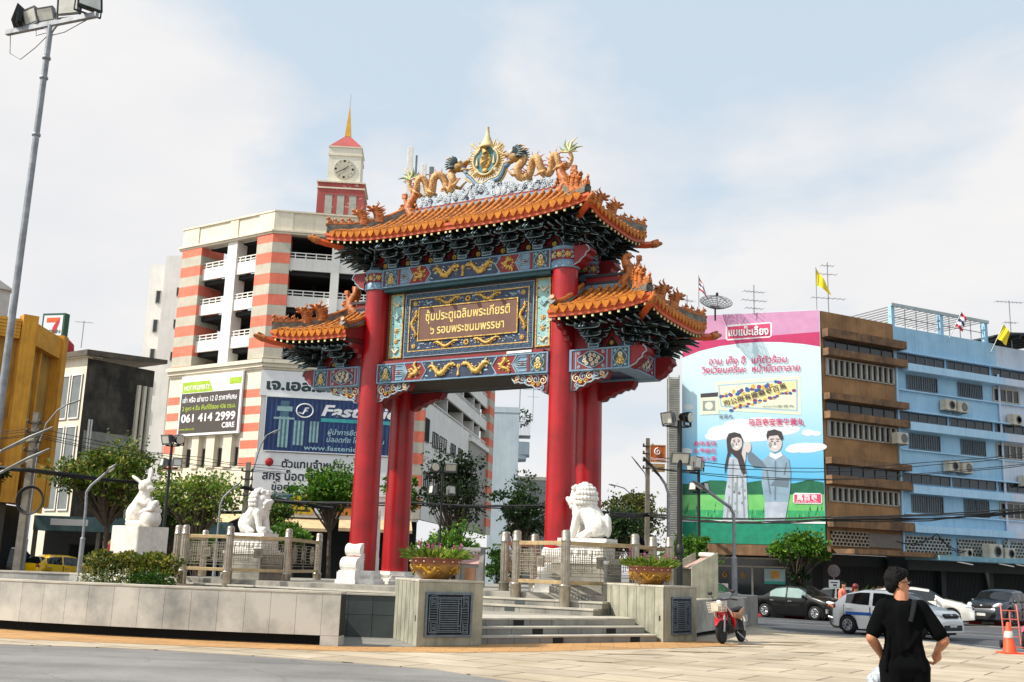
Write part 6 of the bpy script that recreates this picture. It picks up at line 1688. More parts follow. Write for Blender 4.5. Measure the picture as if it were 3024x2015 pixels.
PM = [mat('gilt logo', (196, 146, 60)), SIGNW, mat('poster blue grey', (150, 176, 184)), mat('poster teal', (40, 150, 140))]
for x in (-5.4, -4.4):
    mb = MB(SF.copy()); spiral(mb, x, 1.7, .16, 1.18, 0, w=.03); mb.build('door_emblem', PM, br)
    mb = MB(SF.copy()); mb.box((x - .3, 1.18, .55), (x + .3, 1.2, .68), 0); mb.build('door_handle', PM, br)
for a_, b_, mi in (((-5.6, 1.18, .95), (-5.25, 1.2, 1.25), 1), ((-6.35, 1.1, 1.35), (-6.1, 1.2, 2.1), 1)):
    mb = MB(SF.copy()); mb.box(a_, b_, mi); mb.build('door_poster', PM, br)
mb = MB(SF.copy()); mb.box((-3.3, 1.1, 1.3), (-2.2, 1.15, 2.1), 2); mb.box((-3.3, 1.095, 1.3), (-2.2, 1.1, 1.45), 3); mb.box((-2.95, 1.09, 1.6), (-2.5, 1.1, 2.0), 0); mb.build('door_poster', PM, br)
mb = MB(SF.copy()); spiral(mb, -6.85, 1.6, .35, 1.15, 0, w=.04); mb.build('door_emblem', PM, br)

t = thing('advertising_banner', 'tall printed banner of a smiling couple in a field under a pink arch', 'banner', (*BC, 0), rad(-20))
bx_ = lambda X: -7.5 + (X - 57) / 801 * 7.5
bz_ = lambda Y: 16 - (Y - 140) / 1210 * 11.45
PRNT = {}
def ink(n, c, c2=None): return mat('print ' + n, c, c2 or c, rough=.5, s=2)
mb = MB(); mb.box((-7.52, -.1, 4.55), (0.02, .1, 16.02)); mb.build('panel', grad_mat('banner sky print', [(0, (150, 206, 232)), (.2, (86, 178, 222)), (.36, (112, 190, 226)), (.5, (164, 210, 232)), (.72, (196, 224, 234)), (1, (206, 228, 236))], 4.5, 14.5), t)
mb = MB(); mb.box((-7.5, -.12, 3.35), (.0, .0, 4.5)); mb.build('net', mat('green netting', (10, 140, 108), (8, 116, 92), rough=.7, s=3), t)
mb = MB(); mb.box((-7.5, -.14, 4.48), (.03, -.1, 4.58)); mb.build('batten', SIGNW, t)
mb = MB()
pg = lambda pts, y, mi: mb.prism([(bx_(p[0]), bz_(p[1])) for p in pts], y, -.1, mi)
pg([(57, 140), (858, 140), (858, 268), (57, 300)], -.103, 0)
pg([(57, 300), (858, 268), (858, 355), (760, 335), (640, 320), (520, 314), (400, 318), (280, 330), (160, 355), (57, 392)], -.104, 1)
pg([(318, 216), (330, 204), (576, 198), (588, 206), (586, 280), (574, 290), (328, 298), (316, 288)], -.108, 2); pg([(326, 216), (578, 206), (578, 282), (326, 290)], -.110, 3)
# field
tl = [(57, 1140)] + [(57 + 80 * k, 1128 + 14 * math.sin(k * 1.9)) for k in range(1, 11)] + [(858, 1150)]
pg(tl + [(858, 1215), (57, 1215)], -.104, 4); pg([(57, 1205), (858, 1195), (858, 1298), (57, 1302)], -.106, 5); pg([(57, 1290), (858, 1285), (858, 1350), (57, 1350)], -.108, 6)
rr = random.Random(2)
for k in range(90): x = rr.uniform(60, 850); y = rr.uniform(1270, 1345); pg([(x - 4, y), (x + 4, y), (x + 3, y - 28)], -.110, 5 if k % 2 else 4)
# clouds
def pe(cx, cy, rx, ry, y, mi, n=20): pg([(cx + rx * math.cos(2 * PI * k / n), cy + ry * math.sin(2 * PI * k / n)) for k in range(n)], y, mi)
for i, (cx, cy, rx, ry) in enumerate(((300, 840, 95, 40), (390, 815, 100, 50), (520, 800, 110, 45), (640, 825, 95, 36), (450, 860, 180, 38), (250, 865, 60, 25), (760, 935, 100, 28), (820, 930, 60, 22), (700, 945, 50, 18), (780, 850, 36, 18), (825, 855, 24, 14), (90, 690, 34, 15), (80, 950, 36, 18))): pe(cx, cy, rx, ry, -.102 - .0004 * i, 7)
# medicine box and jar
pg([(250, 545), (745, 522), (742, 748), (268, 712)], -.110, 8); pg([(268, 562), (728, 542), (726, 728), (284, 694)], -.112, 9); pg([(278, 570), (718, 550), (716, 718), (292, 686)], -.114, 8)
pg([(285, 640), (620, 560), (716, 552), (716, 600), (420, 690), (300, 680)], -.116, 10)
for k in range(26):
    u = k / 25; x, y = 285 + u * 340 + rr.uniform(-8, 8), 640 - u * 76 + rr.uniform(-22, 8); pe(x, y, rr.uniform(9, 16), rr.uniform(8, 14), -.118 - .0003 * k, (11, 12, 13, 11)[k % 4], 7)
    x, y = 350 + u * 350 + rr.uniform(-8, 8), 702 - u * 96 + rr.uniform(-6, 14); pe(x, y, rr.uniform(8, 14), rr.uniform(6, 10), -.126 - .0003 * k, (11, 12, 13)[k % 3], 7)
pg([(163, 612), (272, 612), (272, 735), (163, 738)], -.118, 8); pg([(165, 612), (270, 606), (268, 632), (166, 636)], -.120, 14); pg([(178, 655), (252, 655), (252, 715), (178, 715)], -.121, 15); pe(215, 685, 24, 24, -.123, 8, 10)
# woman
pg([(330, 985), (365, 990), (405, 985), (428, 1060), (430, 1150), (436, 1345), (290, 1345), (305, 1200), (322, 1100)], -.130, 16); pg([(398, 985), (420, 900), (432, 905), (425, 1000), (415, 1045)], -.131, 17)
pg([(316, 880), (330, 850), (362, 842), (396, 852), (412, 890), (400, 960), (418, 1010), (428, 1080), (410, 1090), (392, 1050), (380, 1000), (340, 960), (330, 1000), (306, 1080), (304, 1040), (322, 960)], -.132, 14); pe(374, 905, 33, 44, -.135, 17, 16); pg([(364, 926), (390, 924), (378, 936)], -.137, 18); pe(374, 912, 4, 8, -.1365, 20, 8); pe(352, 918, 9, 14, -.1362, 15, 8); pg([(352, 888), (368, 885), (368, 889), (353, 892)], -.1385, 14); pg([(380, 885), (396, 888), (395, 892), (380, 889)], -.1385, 14)
pg([(338, 880), (350, 856), (385, 856), (402, 880), (380, 870)], -.138, 14)
for (a, b, c_, d) in ((540, 1060, 560, 1200), (650, 1020, 640, 1090), (590, 1010, 586, 1230), (530, 1180, 650, 1200), (350, 1000, 340, 1330), (400, 1100, 412, 1340), (372, 1090, 368, 1340), (325, 1210, 312, 1340)): pg([(a, b), (a + 9, b), (c_ + 7, d), (c_ - 2, d)], -.1345, 20 if a > 500 else 15)
for k in range(24): pe(rr.uniform(318, 425), rr.uniform(1100, 1335), 7, 9, -.134, 15, 7)
# man
pg([(520, 1005), (570, 965), (630, 962), (668, 1000), (678, 1070), (672, 1180), (660, 1240), (530, 1240), (514, 1130)], -.131, 19); pg([(432, 960), (458, 955), (520, 1010), (545, 1045), (470, 1046), (440, 1010)], -.132, 20); pe(438, 928, 20, 34, -.133, 17, 12)
pg([(530, 1232), (662, 1232), (640, 1345), (528, 1345)], -.130, 16); pg([(545, 865), (552, 838), (592, 828), (630, 842), (640, 880), (628, 895), (610, 862), (560, 868), (552, 890)], -.136, 14); pe(592, 905, 40, 54, -.134, 17, 18); pg([(576, 927), (610, 925), (594, 938)], -.137, 18); pe(593, 910, 6, 10, -.1365, 20, 8); pe(566, 918, 10, 18, -.1362, 15, 8); pg([(566, 884), (588, 881), (588, 886), (567, 889)], -.1385, 14); pg([(598, 881), (620, 884), (619, 889), (598, 886)], -.1385, 14)
pg([(566, 960), (592, 972), (622, 958), (634, 978), (596, 1000), (560, 982)], -.136, 18); pg([(600, 1100), (670, 1110), (664, 1160), (560, 1150)], -.133, 20)
for x in (577, 608): pe(x, 897, 7, 4, -.138, 14, 8)
for x in (362, 386): pe(x, 898, 6, 4, -.138, 14, 8)
# red label
pg([(690, 1196), (700, 1188), (838, 1190), (846, 1198), (846, 1242), (836, 1250), (698, 1248), (688, 1240)], -.134, 18); pg([(694, 1198), (842, 1194), (840, 1244), (694, 1244)], -.140, 3)
mb.build('print', [ink('mauve', (196, 138, 176), (206, 152, 186)), ink('magenta', (196, 52, 104), (180, 44, 96)), SIGNW, ink('rose', (214, 70, 112)), ink('treeline', (30, 110, 76), (18, 84, 62)), ink('field', (120, 196, 112), (92, 180, 98)), ink('grass', (60, 170, 110), (40, 150, 90)), ink('cloud', (220, 228, 232)), ink('cream', (218, 226, 200)), ink('pale blue', (164, 190, 206)), ink('yellow', (226, 220, 160)), ink('blue ink', (40, 96, 160)), ink('purple', (130, 60, 110)), ink('gold', (214, 170, 70)), ink('charcoal', (62, 56, 60)), ink('grey', (140, 150, 150)), ink('dress', (190, 200, 212), (160, 172, 190)), ink('skin grey', (206, 196, 192)), ink('white ink', (232, 234, 234)), ink('jumper', (146, 172, 190), (126, 152, 172)), ink('jumper shade', (104, 122, 136))], t)
Y = -.15
LM = [ink('white ink', (232, 234, 234)), ink('rose letters', (206, 56, 104)), ink('letter black', (70, 50, 56))]
wd = lambda a, b: (b - a) / 801 * 7.5
def lt(s_, X0, X1, Yb, size, mi, bold=.012, y=Y, rot=0): mb = MB(); letter(mb, s_, bx_((X0 + X1) / 2), bz_(Yb), size, y, mi, bold, width=wd(X0, X1), rot=rot); mb.build('lettering', LM, t)
lt('แบแป๊ะเลี้ยง', 334, 568, 272, .62, 0, .03); lt('อาน เก็ง อี้  แก้ตัวร้อน', 216, 670, 440, .52, 1); lt('วิงเวียนศรีษะ  หน้ามืดตาลาย', 172, 742, 492, .52, 1)
lt('司公限有廠藥良百馬', 300, 672, 640, .36, 2, .015, rot=.27); lt('安宮丸', 274, 356, 760, .26, 2, .005); lt('马百良安宫牛黄丸', 444, 758, 803, .42, 1, .02); lt('安宫丸', 612, 706, 702, .16, 2, 0); lt('ON KUNG PILLS', 526, 612, 700, .12, 2, 0)
for k, s_ in enumerate(('·身体发烧', '·头晕眼花', '·不省人事')): lt(s_, 118, 256, 918 + 44 * k, .3, 1, .01)
lt('馬百良', 706, 822, 1228, .34, 0, .03); lt('MA PAK LEUNG', 704, 824, 1243, .1, 0, .005)

# --- blue building
UC = (21.67, 59.63)
BLU = mat('sky blue render', (160, 200, 224), (138, 182, 210), rough=.8, s=.7, streak=.22, bump=.05)
BLUL = mat('pale blue ledge', (176, 212, 236), (160, 198, 224), rough=.8, s=.8, streak=.2)
BLW = mat('blue white render', (200, 212, 226), (184, 196, 212), rough=.8, s=.8, streak=.18)
bl = thing('blue_building', 'sky blue shophouse row with projecting ledges next to the brown building', 'building', (*UC, 0), rad(26.5))
F = Matrix(); X3 = 8.4
mb = MB(); mb.box((0, 0, 3), (X3, .5, 15.9), 0); mb.box((X3, .0, 3), (16, .5, 15.8), 1); mb.build('wall', [BLU, BLW], bl)
for z0, z1 in ((13.31, 13.73), (9.94, 10.4), (6.44, 6.88), (4.32, 4.7)):
    mb = MB(); mb.box((.5, -.55, z0), (X3, .1, z1), 0); mb.box((X3, -.55, z0), (16, .1, z1), 1); mb.build('ledge', [BLUL, BLW], bl)
for z0, z1 in ((14.39, 14.45), (11.02, 11.1), (7.56, 7.62)):
    mb = MB(); mb.box((.2, -.3, z0), (16, .1, z1)); mb.build('drip_ledge', BLUL, bl)
for z in (13.83, 10.5, 7.02):
    for x0, x1 in ((.25, 3.95), (4.15, 7.7), (7.95, 12), (12.2, 16)): window(bl, F, x0, x1, z, z + .56, 5, -.14, mat('blue grey frame', (110, 130, 144)), GLASS, .13, .03)
for z0, z1 in ((12.32, 13.2), (8.95, 9.85), (5.42, 6.4)):
    for k, (x0, x1) in enumerate(((.85, 3.3), (4.95, 7.0), (7.9, 10.2), (11.4, 14))): window(bl, F, x0, x1, z0, z1, 2 if k < 2 else 4, -.14, mat('blue grey frame', (110, 130, 144)) if k < 2 else FRAMEW, GLASS, .13, .05 if k < 2 else .09, 14 if k < 2 else 0)
    mb = MB(); mb.box((.15, -.14, z0 - .1), (16, .05, z0 - .03)); mb.build('sill', BLUL, bl)
LATG = mat('white breeze block', (176, 178, 172), (146, 150, 146), s=3)
for x0, x1 in ((.2, 3.75), (4.25, 7.4), (8.0, 12)): lattice(bl, F, x0, x1, 3.2, 4.12, LATG, -.12)
mb = MB(); mb.prism([(.6, -2.0), (16, -2.0), (16, 0), (.2, 0)], 2.84, 3.1, 0, 'xy')
mb.build('canopy', mat('aqua canopy', (124, 170, 186), (96, 140, 158), rough=.6, s=2, streak=.2), bl)
mb = MB(); mb.box((.3, 1.3, -.1), (16, 1.6, 3.0))
for k in range(140): mb.box((.4 + k * .11, 1.27, 0), (.43 + k * .11, 1.3, 2.5))
for x in (3.9, 7.8, 11.8): mb.box((x, .9, 0), (x + .35, 1.3, 3))
mb.box((.3, -.1, 2.3), (16, .1, 2.84)); mb.build('shutter', mat('dark green shutter', (22, 31, 33), (15, 21, 23), rough=.6, s=2), bl)
for x in (2.0, 5.2, 6.6, 9): 
    mb = MB(); mb.tube([(x, -1.9, 2.8), (x + .75, -2.3, 2.66)], .03, 5); mb.build('light_tube', WHITE, bl)
mb = MB()
for x in (0.05, 3.95, 7.7): mb.box((x, .1, 15.9), (x + .25, .35, 17.2), 0)
mb.box((0, 0, 17.1), (8, .12, 17.28), 1); mb.box((0, 3.5, 16.9), (8, 3.6, 17.05), 1)
for k in range(17): mb.box((.3 + k * .46, .1, 17.15), (.36 + k * .46, 3.5, 17.2), 2)
for k in range(9): mb.box((.3 + k * .9, .2, 15.9), (.34 + k * .9, .24, 17.1), 2); mb.box((.3 + k * .9, 3.4, 15.5), (.34 + k * .9, 3.44, 17), 2)
mb.box((0, .2, 16.5), (8, .24, 16.54), 2)
mb.build('roof_frame', [BLU, mat('pale sheet roof', (176, 190, 192), (150, 160, 160), s=2), ALU], bl)
mb = MB(); mb.box((-3.5, 2.5, 15.6), (-.2, 5.5, 16.8)); mb.build('roof_room', mat('white grey render', (186, 184, 178), (150, 146, 138), s=1.5), bl)
mb = MB(); mb.prism([(8.6, 16.4), (16, 17.2), (16, 17.3), (8.6, 16.5)], -.8, 5); 
for k in range(6): mb.box((8.8 + k, -.7, 16.2 + k * .1), (8.86 + k, 4.8, 16.44 + k * .1))
mb.build('roof_canopy', mat('dark ribbed roof', (58, 72, 72), (40, 52, 52), s=2), bl)
for x, m in ((.05, BLUL), (8.36, BLW)):
    mb = MB(); mb.tube([(x, -.1, 3.1), (x, -.1, 14)], .07, 8); mb.build('drainpipe', m, bl)
# ---------------------------------------------------------------- trees and shrubs
BARK = mat('grey brown bark', (92, 80, 66), (58, 50, 42), rough=.9, s=6, bump=.4, bs=25)
def tree(name, label, x, y, z0, crown, lm, n=11, leaves=230, size=.2, fork=None, seed=1, trunk_r=.13, group=None, cat='tree', gap=.42):
    """crown=(cx,cz,rx,rz) in world x/z; clumps spread through an uneven ellipsoid on forked limbs"""
    global rnd
    rnd = random.Random(seed * 17 + 3); n = int(n * 1.5); leaves = int(leaves * .62)
    t = thing(name, label, cat, (x, y, z0), 0, group)
    cx, cz, rx, rz = crown; cx -= x; cz -= z0; ry = rx * .85
    cl = []
    for i in range(n):
        v = rdir(); q = rnd.uniform(.4, 1.0) * (.72 + .62 * noise.noise(v * 1.3 + V((seed * 3.7, 0, 0))))
        cl.append((V((cx + v.x * rx * .92 * q, v.y * ry * .9 * q, cz + v.z * rz * .85 * q)), rnd.uniform(.45, 1.25) * gap * .86 * min(rx, rz * 1.3)))
    f = fork if fork is not None else max(.3, cz - rz * .95)
    mb = MB(); top = V((cx * .35, 0, f))
    mb.tube([(0, 0, -.1), (cx * .08 + .03, .02, f * .35), (cx * .2, -.03, f * .7), top], [trunk_r * 1.25, trunk_r, trunk_r * .9, trunk_r * .8], 9)
    for c, r in cl:
        m_ = top.lerp(c, .5) + V((rnd.uniform(-.15, .15), rnd.uniform(-.15, .15), -rz * .06))
        mb.tube([top - V((0, 0, .1)), m_, c], [trunk_r * .55, trunk_r * .34, trunk_r * .12], 6)
        for _ in range(2): mb.tube([m_, c + rdir() * r * .8], [trunk_r * .22, trunk_r * .06], 5)
    mb.build('trunk', BARK, t)
    mb = MB()
    for c, r in cl:
        for _ in range(3):
            o = rdir() * r * .55
            clump(mb, c + V((o.x * 1.5, o.y * 1.5, o.z)), (r * .95, r * .95, r * .3), leaves // 3, size * rnd.uniform(.8, 1.25))
        for _ in range(3):           # loose sprays reaching out of the clump
            d = (rdir() + V((0, 0, .1))).normalized(); a = c + d * r * .5
            for q in range(max(3, leaves // 12)):
                u = q / max(3, leaves // 12); p = a + d * r * 1.3 * u + rdir() * r * .16; leaf(mb, p, d + rdir() * .9 + V((0, 0, -.25)), size * (1.1 - .4 * u), size * .34)
    mb.build('crown', lm, t)
    return t
LEAF_M = leaf_mat('mid leaf', (82, 116, 34), (46, 78, 26), (136, 146, 56))
tree('street_tree', 'broad tree with olive and bright green foliage over the yellow taxi', -19.6, 54, -.1, (-19.9, 5.7, 3.3, 1.7), leaf_mat('mixed leaf', (98, 130, 34), (52, 82, 26), (160, 152, 66)), 34, 220, .2, 3.2, 1, .17, gap=.4)
tree('street_tree', 'sparse light green tree spreading under the phone number board', -14.6, 52, -.1, (-14.8, 4.7, 2.7, 1.9), leaf_mat('light leaf', (112, 142, 44), (62, 98, 32), (166, 168, 76)), 22, 130, .18, 2.4, 2, .11, gap=.36)
tree('street_tree', 'dense bright leaved tree in front of the white wall sign with Thai letters', -9.3, 58, -.1, (-9.4, 5.5, 2.4, 1.6), LEAF_B, 22, 220, .22, 3.4, 3, .12)
tree('street_tree', 'small green tree showing in the narrow gap between two red columns', -5.9, 59, -.1, (-5.7, 5.3, 1.3, 1.7), LEAF_B, 9, 200, .22, 2.8, 4, .1)
tree('street_tree', 'dark open tree with visible forking stems under the middle of the gate', -2.5, 58, -.1, (-2.7, 5.7, 2.3, 2.7), LEAF_D, 26, 140, .19, 1.9, 5, .12, gap=.34)
tree('street_tree', 'dark leaved tree in front of the pale blue block with balconies', .9, 60, -.1, (.75, 4.9, 1.7, 2.1), leaf_mat('deep leaf', (44, 76, 36), (26, 48, 28), (78, 104, 50)), 17, 190, .19, 2.0, 6, .11)
tree('street_tree', 'olive yellow tree behind the utility pole with the orange sign', 9.2, 76, -.1, (8.9, 5.2, 2.4, 2.8), LEAF_O, 18, 200, .24, 2.2, 7, .16)
tree('street_tree', 'dark green trees seen low between the lion and the utility pole', 5.6, 78, -.1, (5.8, 4.2, 2.4, 2.0), LEAF_D, 14, 190, .24, 1.8, 8, .14)
tree('street_tree', 'bright spreading tree at the foot of the brown building behind the black saloon', 14.0, 52.6, 0, (14.0, 3.05, 2.0, .85), LEAF_B, 24, 210, .17, 1.5, 9, .1)
tree('shrub', 'dark creeper clothing the trunk under the tree by the brown building', 14.1, 52.5, 0, (14.15, 1.75, .55, 1.0), LEAF_D, 8, 160, .13, .3, 21, .05, cat='shrub')
tree('street_tree', 'low green tree filling the gap between the broad tree and the rabbit', -17.4, 57, -.1, (-17.2, 4.0, 2.2, 1.4), LEAF_G, 16, 200, .2, 1.8, 22, .1)
tree('street_tree', 'yellowish thin tree behind the sparse tree near the shop awnings', -12.6, 60, -.1, (-12.8, 4.4, 1.8, 1.3), LEAF_M, 12, 150, .19, 2.2, 23, .1)
tree('street_tree', 'dark tree close beside the red column near the lion under the gate', 3.3, 66, -.1, (3.2, 4.2, 1.6, 2.4), LEAF_D, 14, 180, .2, 1.6, 24, .1)
tree('street_tree', 'mid green tree in shade behind the slanted concrete slabs', 6.8, 70, -.1, (6.9, 4.4, 2.2, 2.2), leaf_mat('deep leaf', (44, 76, 36), (26, 48, 28), (78, 104, 50)), 16, 190, .22, 1.6, 25, .12)
tree('shrub', 'flat topped bright shrub beside the lion between fence and columns', -8.7, 45, .6, (-8.7, 2.75, 1.15, .6), LEAF_B, 12, 190, .13, .9, 10, .06, cat='shrub')
tree('shrub', 'large glossy green bush seen through the gate behind the notice stand', -2.4, 48, 0, (-2.5, 2.3, 1.75, 1.25), LEAF_B, 20, 240, .14, .5, 11, .07, cat='shrub', gap=.4)
tree('shrub', 'leafy green shrub at the bottom of the banner by the black lamp post', 6.9, 42, 0, (6.95, 2.5, 1.25, .85), LEAF_B, 13, 220, .13, .8, 12, .06, cat='shrub')
tree('shrub', 'low dark shrub beside the large glossy bush', -.2, 47, 0, (-.2, 1.7, 1.0, .9), LEAF_G, 9, 180, .13, .4, 13, .05, cat='shrub')
tree('shrub', 'dark bush at the foot of the black lamp post by the rabbit', -13.2, 47, 0, (-13.2, 2.2, .9, 1.2), LEAF_G, 10, 200, .14, .5, 15, .05, cat='shrub')
tree('shrub', 'dark green sprig of foliage beside the coiled cable pole', -23.4, 49, 0, (-23.3, 5.1, .8, .6), LEAF_D, 7, 160, .15, 3.9, 14, .07, cat='shrub')
# clipped hedge with silvery trailing spikes
rnd = random.Random(77)
t = thing('hedge', 'clipped mixed hedge with grey green spikes at the foot of the rabbit block', 'hedge', (-8.9, 26.3, .82))
mb = MB()
for i in range(9):
    for j in range(3):
        clump(mb, (-.88 + i * .215, -.1 + .32 * j, .68 + .06 * math.sin(i * 2.1 + j)), (.2, .22, .17), 90, .1)
        clump(mb, (-.88 + i * .215, -.2 + .3 * j, .3), (.22, .25, .3), 55, .1)
mb.build('foliage', leaf_mat('hedge leaf', (106, 120, 34), (58, 78, 24), (168, 152, 60)), t)
mb = MB()
for k in range(15):
    x = -1.0 + k * .085 + rnd.uniform(-.02, .02); h = rnd.uniform(.42, .66); y = -.6 + rnd.uniform(-.06, .06)
    for q in range(46):
        u = q / 46; leaf(mb, V((x + rnd.uniform(-.02, .02), y, u * h)), V((rnd.uniform(-1, 1), rnd.uniform(-1, 1), .7)), .07 * (1.15 - u), .018, 0)
mb.build('spikes', leaf_mat('silver leaf', (138, 152, 106), (104, 122, 82), (176, 184, 142)), t)
mb = MB()
for k in range(8): clump(mb, (.3 + k * .1, -.5, .2 + .05 * (k % 3)), (.12, .15, .2), 70, .08)
mb.build('ground_foliage', LEAF_G, t)
for x, y, h, lb in ((17.6, 54.6, 1.5, 'potted palm with arching leaves before the dark shutters'), (20.4, 55.6, 1.3, 'small green potted plant behind the man at the shutters')):
    t = thing('potted_plant', lb, 'plant', (x, y, 0))
    mb = MB(); mb.lathe([(.2, 0), (.28, .5), (.3, .52)], n=16); mb.build('pot', mat('clay pot', (120, 80, 60)), t)
    mb = MB()
    for k in range(46):
        a = rnd.uniform(0, 2 * PI); e = rnd.uniform(.5, 1.3)
        leaf(mb, V((0, 0, .5)), V((math.cos(a), math.sin(a), e * 1.4)), rnd.uniform(.5, h), .05, 0, .5)
    mb.build('leaves', LEAF_B, t)
t = thing('potted_plant', 'dry brown potted shrub beside the palm', 'plant', (19.0, 55.2, 0))
mb = MB(); clump(mb, (0, 0, .9), (.7, .5, .45), 260, .14); mb.build('leaves', leaf_mat('dry leaf', (112, 78, 50), (80, 58, 40), (140, 104, 66)), t)
mb = MB(); mb.lathe([(.24, 0), (.32, .5), (.34, .52)], n=16); mb.build('pot', mat('clay pot', (120, 80, 60)), t)

# ---------------------------------------------------------------- lamps, poles and cables
GALV = mat('galvanised steel', (150, 154, 158), (118, 122, 128), rough=.5, metal=.5, s=4, streak=.2)
BLKM = mat('black painted steel', (22, 26, 28), (14, 17, 18), rough=.5)
LENS = mat('lamp glass', (206, 206, 196), (180, 180, 172), rough=.15)
GREYH = mat('grey lamp housing', (120, 124, 124), (90, 94, 96), rough=.5, metal=.3)
CONCP = mat('grey concrete pole', (134, 128, 116), (98, 94, 86), rough=.9, s=2, streak=.3)
def flood(parent, p, az, tilt, w=.42, h=.32, dark=False, rnd_=False):
    """floodlight on a yoke; its glass faces az (0 = towards -y), tilted up"""
    M = Matrix.Translation(p) @ Matrix.Rotation(az, 4, 'Z')
    mb = MB(M @ Matrix.Translation((0, 0, h * .6)) @ Matrix.Rotation(-tilt, 4, 'X'))
    if rnd_:
        mb.M = mb.M @ Matrix.Rotation(PI / 2, 4, 'X'); mb.lathe([(.05, -.26), (w * .3, -.22), (w * .42, -.05), (w * .46, .08), (w * .46, .1)], n=18, mi=0)
    else:
        mb.add([(-w / 2, -.08, -h / 2), (w / 2, -.08, -h / 2), (w / 2, -.08, h / 2), (-w / 2, -.08, h / 2), (-w * .36, .12, -h * .36), (w * .36, .12, -h * .36), (w * .36, .12, h * .36), (-w * .36, .12, h * .36)],
               [(0, 1, 2, 3), (5, 4, 7, 6), (1, 0, 4, 5), (2, 1, 5, 6), (3, 2, 6, 7), (0, 3, 7, 4)], 0)
        for k in range(5): mb.box((-w * .3, .1, -h * .3 + k * h * .15), (w * .3, .16, -h * .3 + k * h * .15 + .02), 0)
        rim(mb, -w / 2, w / 2, -h / 2, h / 2, -.08, .03, 0, .02)
    mb.M = M.copy()
    for s in (-1, 1): mb.box((s * w * .52 - .012, -.03, 0), (s * w * .52 + .012, .03, h * .62), 0)
    mb.box((-w * .53, -.03, -.015), (w * .53, .03, .015), 0)
    fl = mb.build('floodlight', BLKM if dark else GREYH, parent)
    mb = MB(M @ Matrix.Translation((0, 0, h * .6)) @ Matrix.Rotation(-tilt, 4, 'X'))
    if rnd_: mb.M = mb.M @ Matrix.Rotation(PI / 2, 4, 'X'); mb.lathe([(w * .4, .102), (w * .38, .115)], n=18)
    else: mb.box((-w * .42, -.09, -h * .4), (w * .42, -.083, h * .4))
    mb.build('lens', LENS, fl)
def pole(name, label, x, y, z1, r, m, z0=0, r2=None, n=14, group=None, cat='lamp post'):
    t = thing(name, label, cat, (x, y, z0), 0, group)
    mb = MB(); mb.tube([(0, 0, 0), (0, 0, z1 - z0)], [r, r2 or r * .85], n); mb.lathe([(r * 2, 0), (r * 2, .03), (r * 1.25, .05), (r * 1.2, .2)], n=n); mb.build('pole', m, t)
    return t
t = pole('floodlight_mast', 'very tall galvanised mast with a row of floodlights on a crossbar', -13.35, 28, 16.25, .105, GALV, r2=.08)
A, B = V((-14.86 + 13.35, .64, 16.3)), V((-11.8 + 13.35, -.6, 16.3)); dd = (B - A).normalized(); ang = math.atan2(dd.y, dd.x)
mb = MB(TR(0, 0, 0, ang)); mb.box((-1.66, -.06, 16.22), (1.66, .06, 16.36)); mb.prism([(-.25, 16.22), (.25, 16.22), (.06, 16.0), (-.06, 16.0)], -.03, .03); mb.build('crossbar', GALV, t)
for q, az, ti, w, h, dk in ((-1.25, -.9, .2, .62, .55, True), (-.75, -.2, -.35, .6, .46, False), (-.2, .05, -.4, .62, .4, False), (.62, .15, -.1, .7, .6, True), (1.3, 1.1, .3, .7, .62, True)): flood(t, V((0, 0, 16.38)) + dd * q, az + ang, ti, w, h, dk)
mb = MB()
for P in (((-1.4, .58, 16.2), (-1.3, .5, 15.6), (-.9, .35, 15.35), (-.4, .1, 15.6), (-.08, 0, 15.9)), ((.08, 0, 15.95), (.5, -.2, 15.95), (.9, -.35, 16.1), (1.2, -.45, 16.22)), ((-.5, .2, 16.2), (-.45, .15, 16.0), (-.08, 0, 16.02))): mb.tube(P, .014, 5)
mb.build('cable', GREYH, t)
for z in (12.9, 14.6, 15.2): 
    mb = MB(); mb.lathe([(.1, z), (.115, z + .01), (.115, z + .07), (.1, z + .08)], n=14); mb.build('band', GALV, t)

def black_lamp(label, x, y, z1, heads, r=.055, group='black floodlight posts'):
    t = pole('floodlight_post', label, x, y, z1, r, BLKM, r2=r * .8, group=group)
    mb = MB(); mb.lathe([(r * 1.4, 2.2), (r * 1.5, 2.25), (r * 1.3, 2.4), (r, 2.45)], n=12)
    for (dx, dz, *_r) in heads: mb.tube([(0, 0, dz - .05), (dx * 1.25, 0, dz - .03)], .025, 6)
    mb.build('bracket', BLKM, t)
    for (dx, dz, az, ti, w, h, dk, rn) in heads: flood(t, (dx, 0, dz), az, ti, w, h, dk, rn)
    return t
black_lamp('black lamp post with two floodlights beside the white rabbit', -10.64, 34, 5.15, ((-.16, 5.12, -.5, -.3, .34, .3, False, False), (.2, 5.12, .9, -.2, .36, .3, True, True), (-.18, 4.4, -.9, .1, .3, .26, False, False), (.2, 4.4, .6, .1, .3, .26, False, False)))
black_lamp('black lamp post standing behind the flower bowl, framed by the gate', -2.7, 45, 5.55, ((-.28, 5.5, -.2, -.4, .4, .36, True, True), (.32, 5.5, .15, -.5, .5, .36, False, False), (-.38, 4.55, -1.1, .1, .4, .34, False, False), (.36, 4.55, .9, .1, .4, .34, False, False)))
black_lamp('thick black lamp post with floodlights in front of the banner edge', 4.95, 31, 6.0, ((-.32, 5.85, -1.0, -.2, .46, .36, False, False), (.22, 5.85, .9, -.1, .36, .42, True, True), (.0, 4.72, .1, -.4, .56, .34, False, False), (.46, 4.6, 1.0, -.1, .46, .34, False, False)), .085)
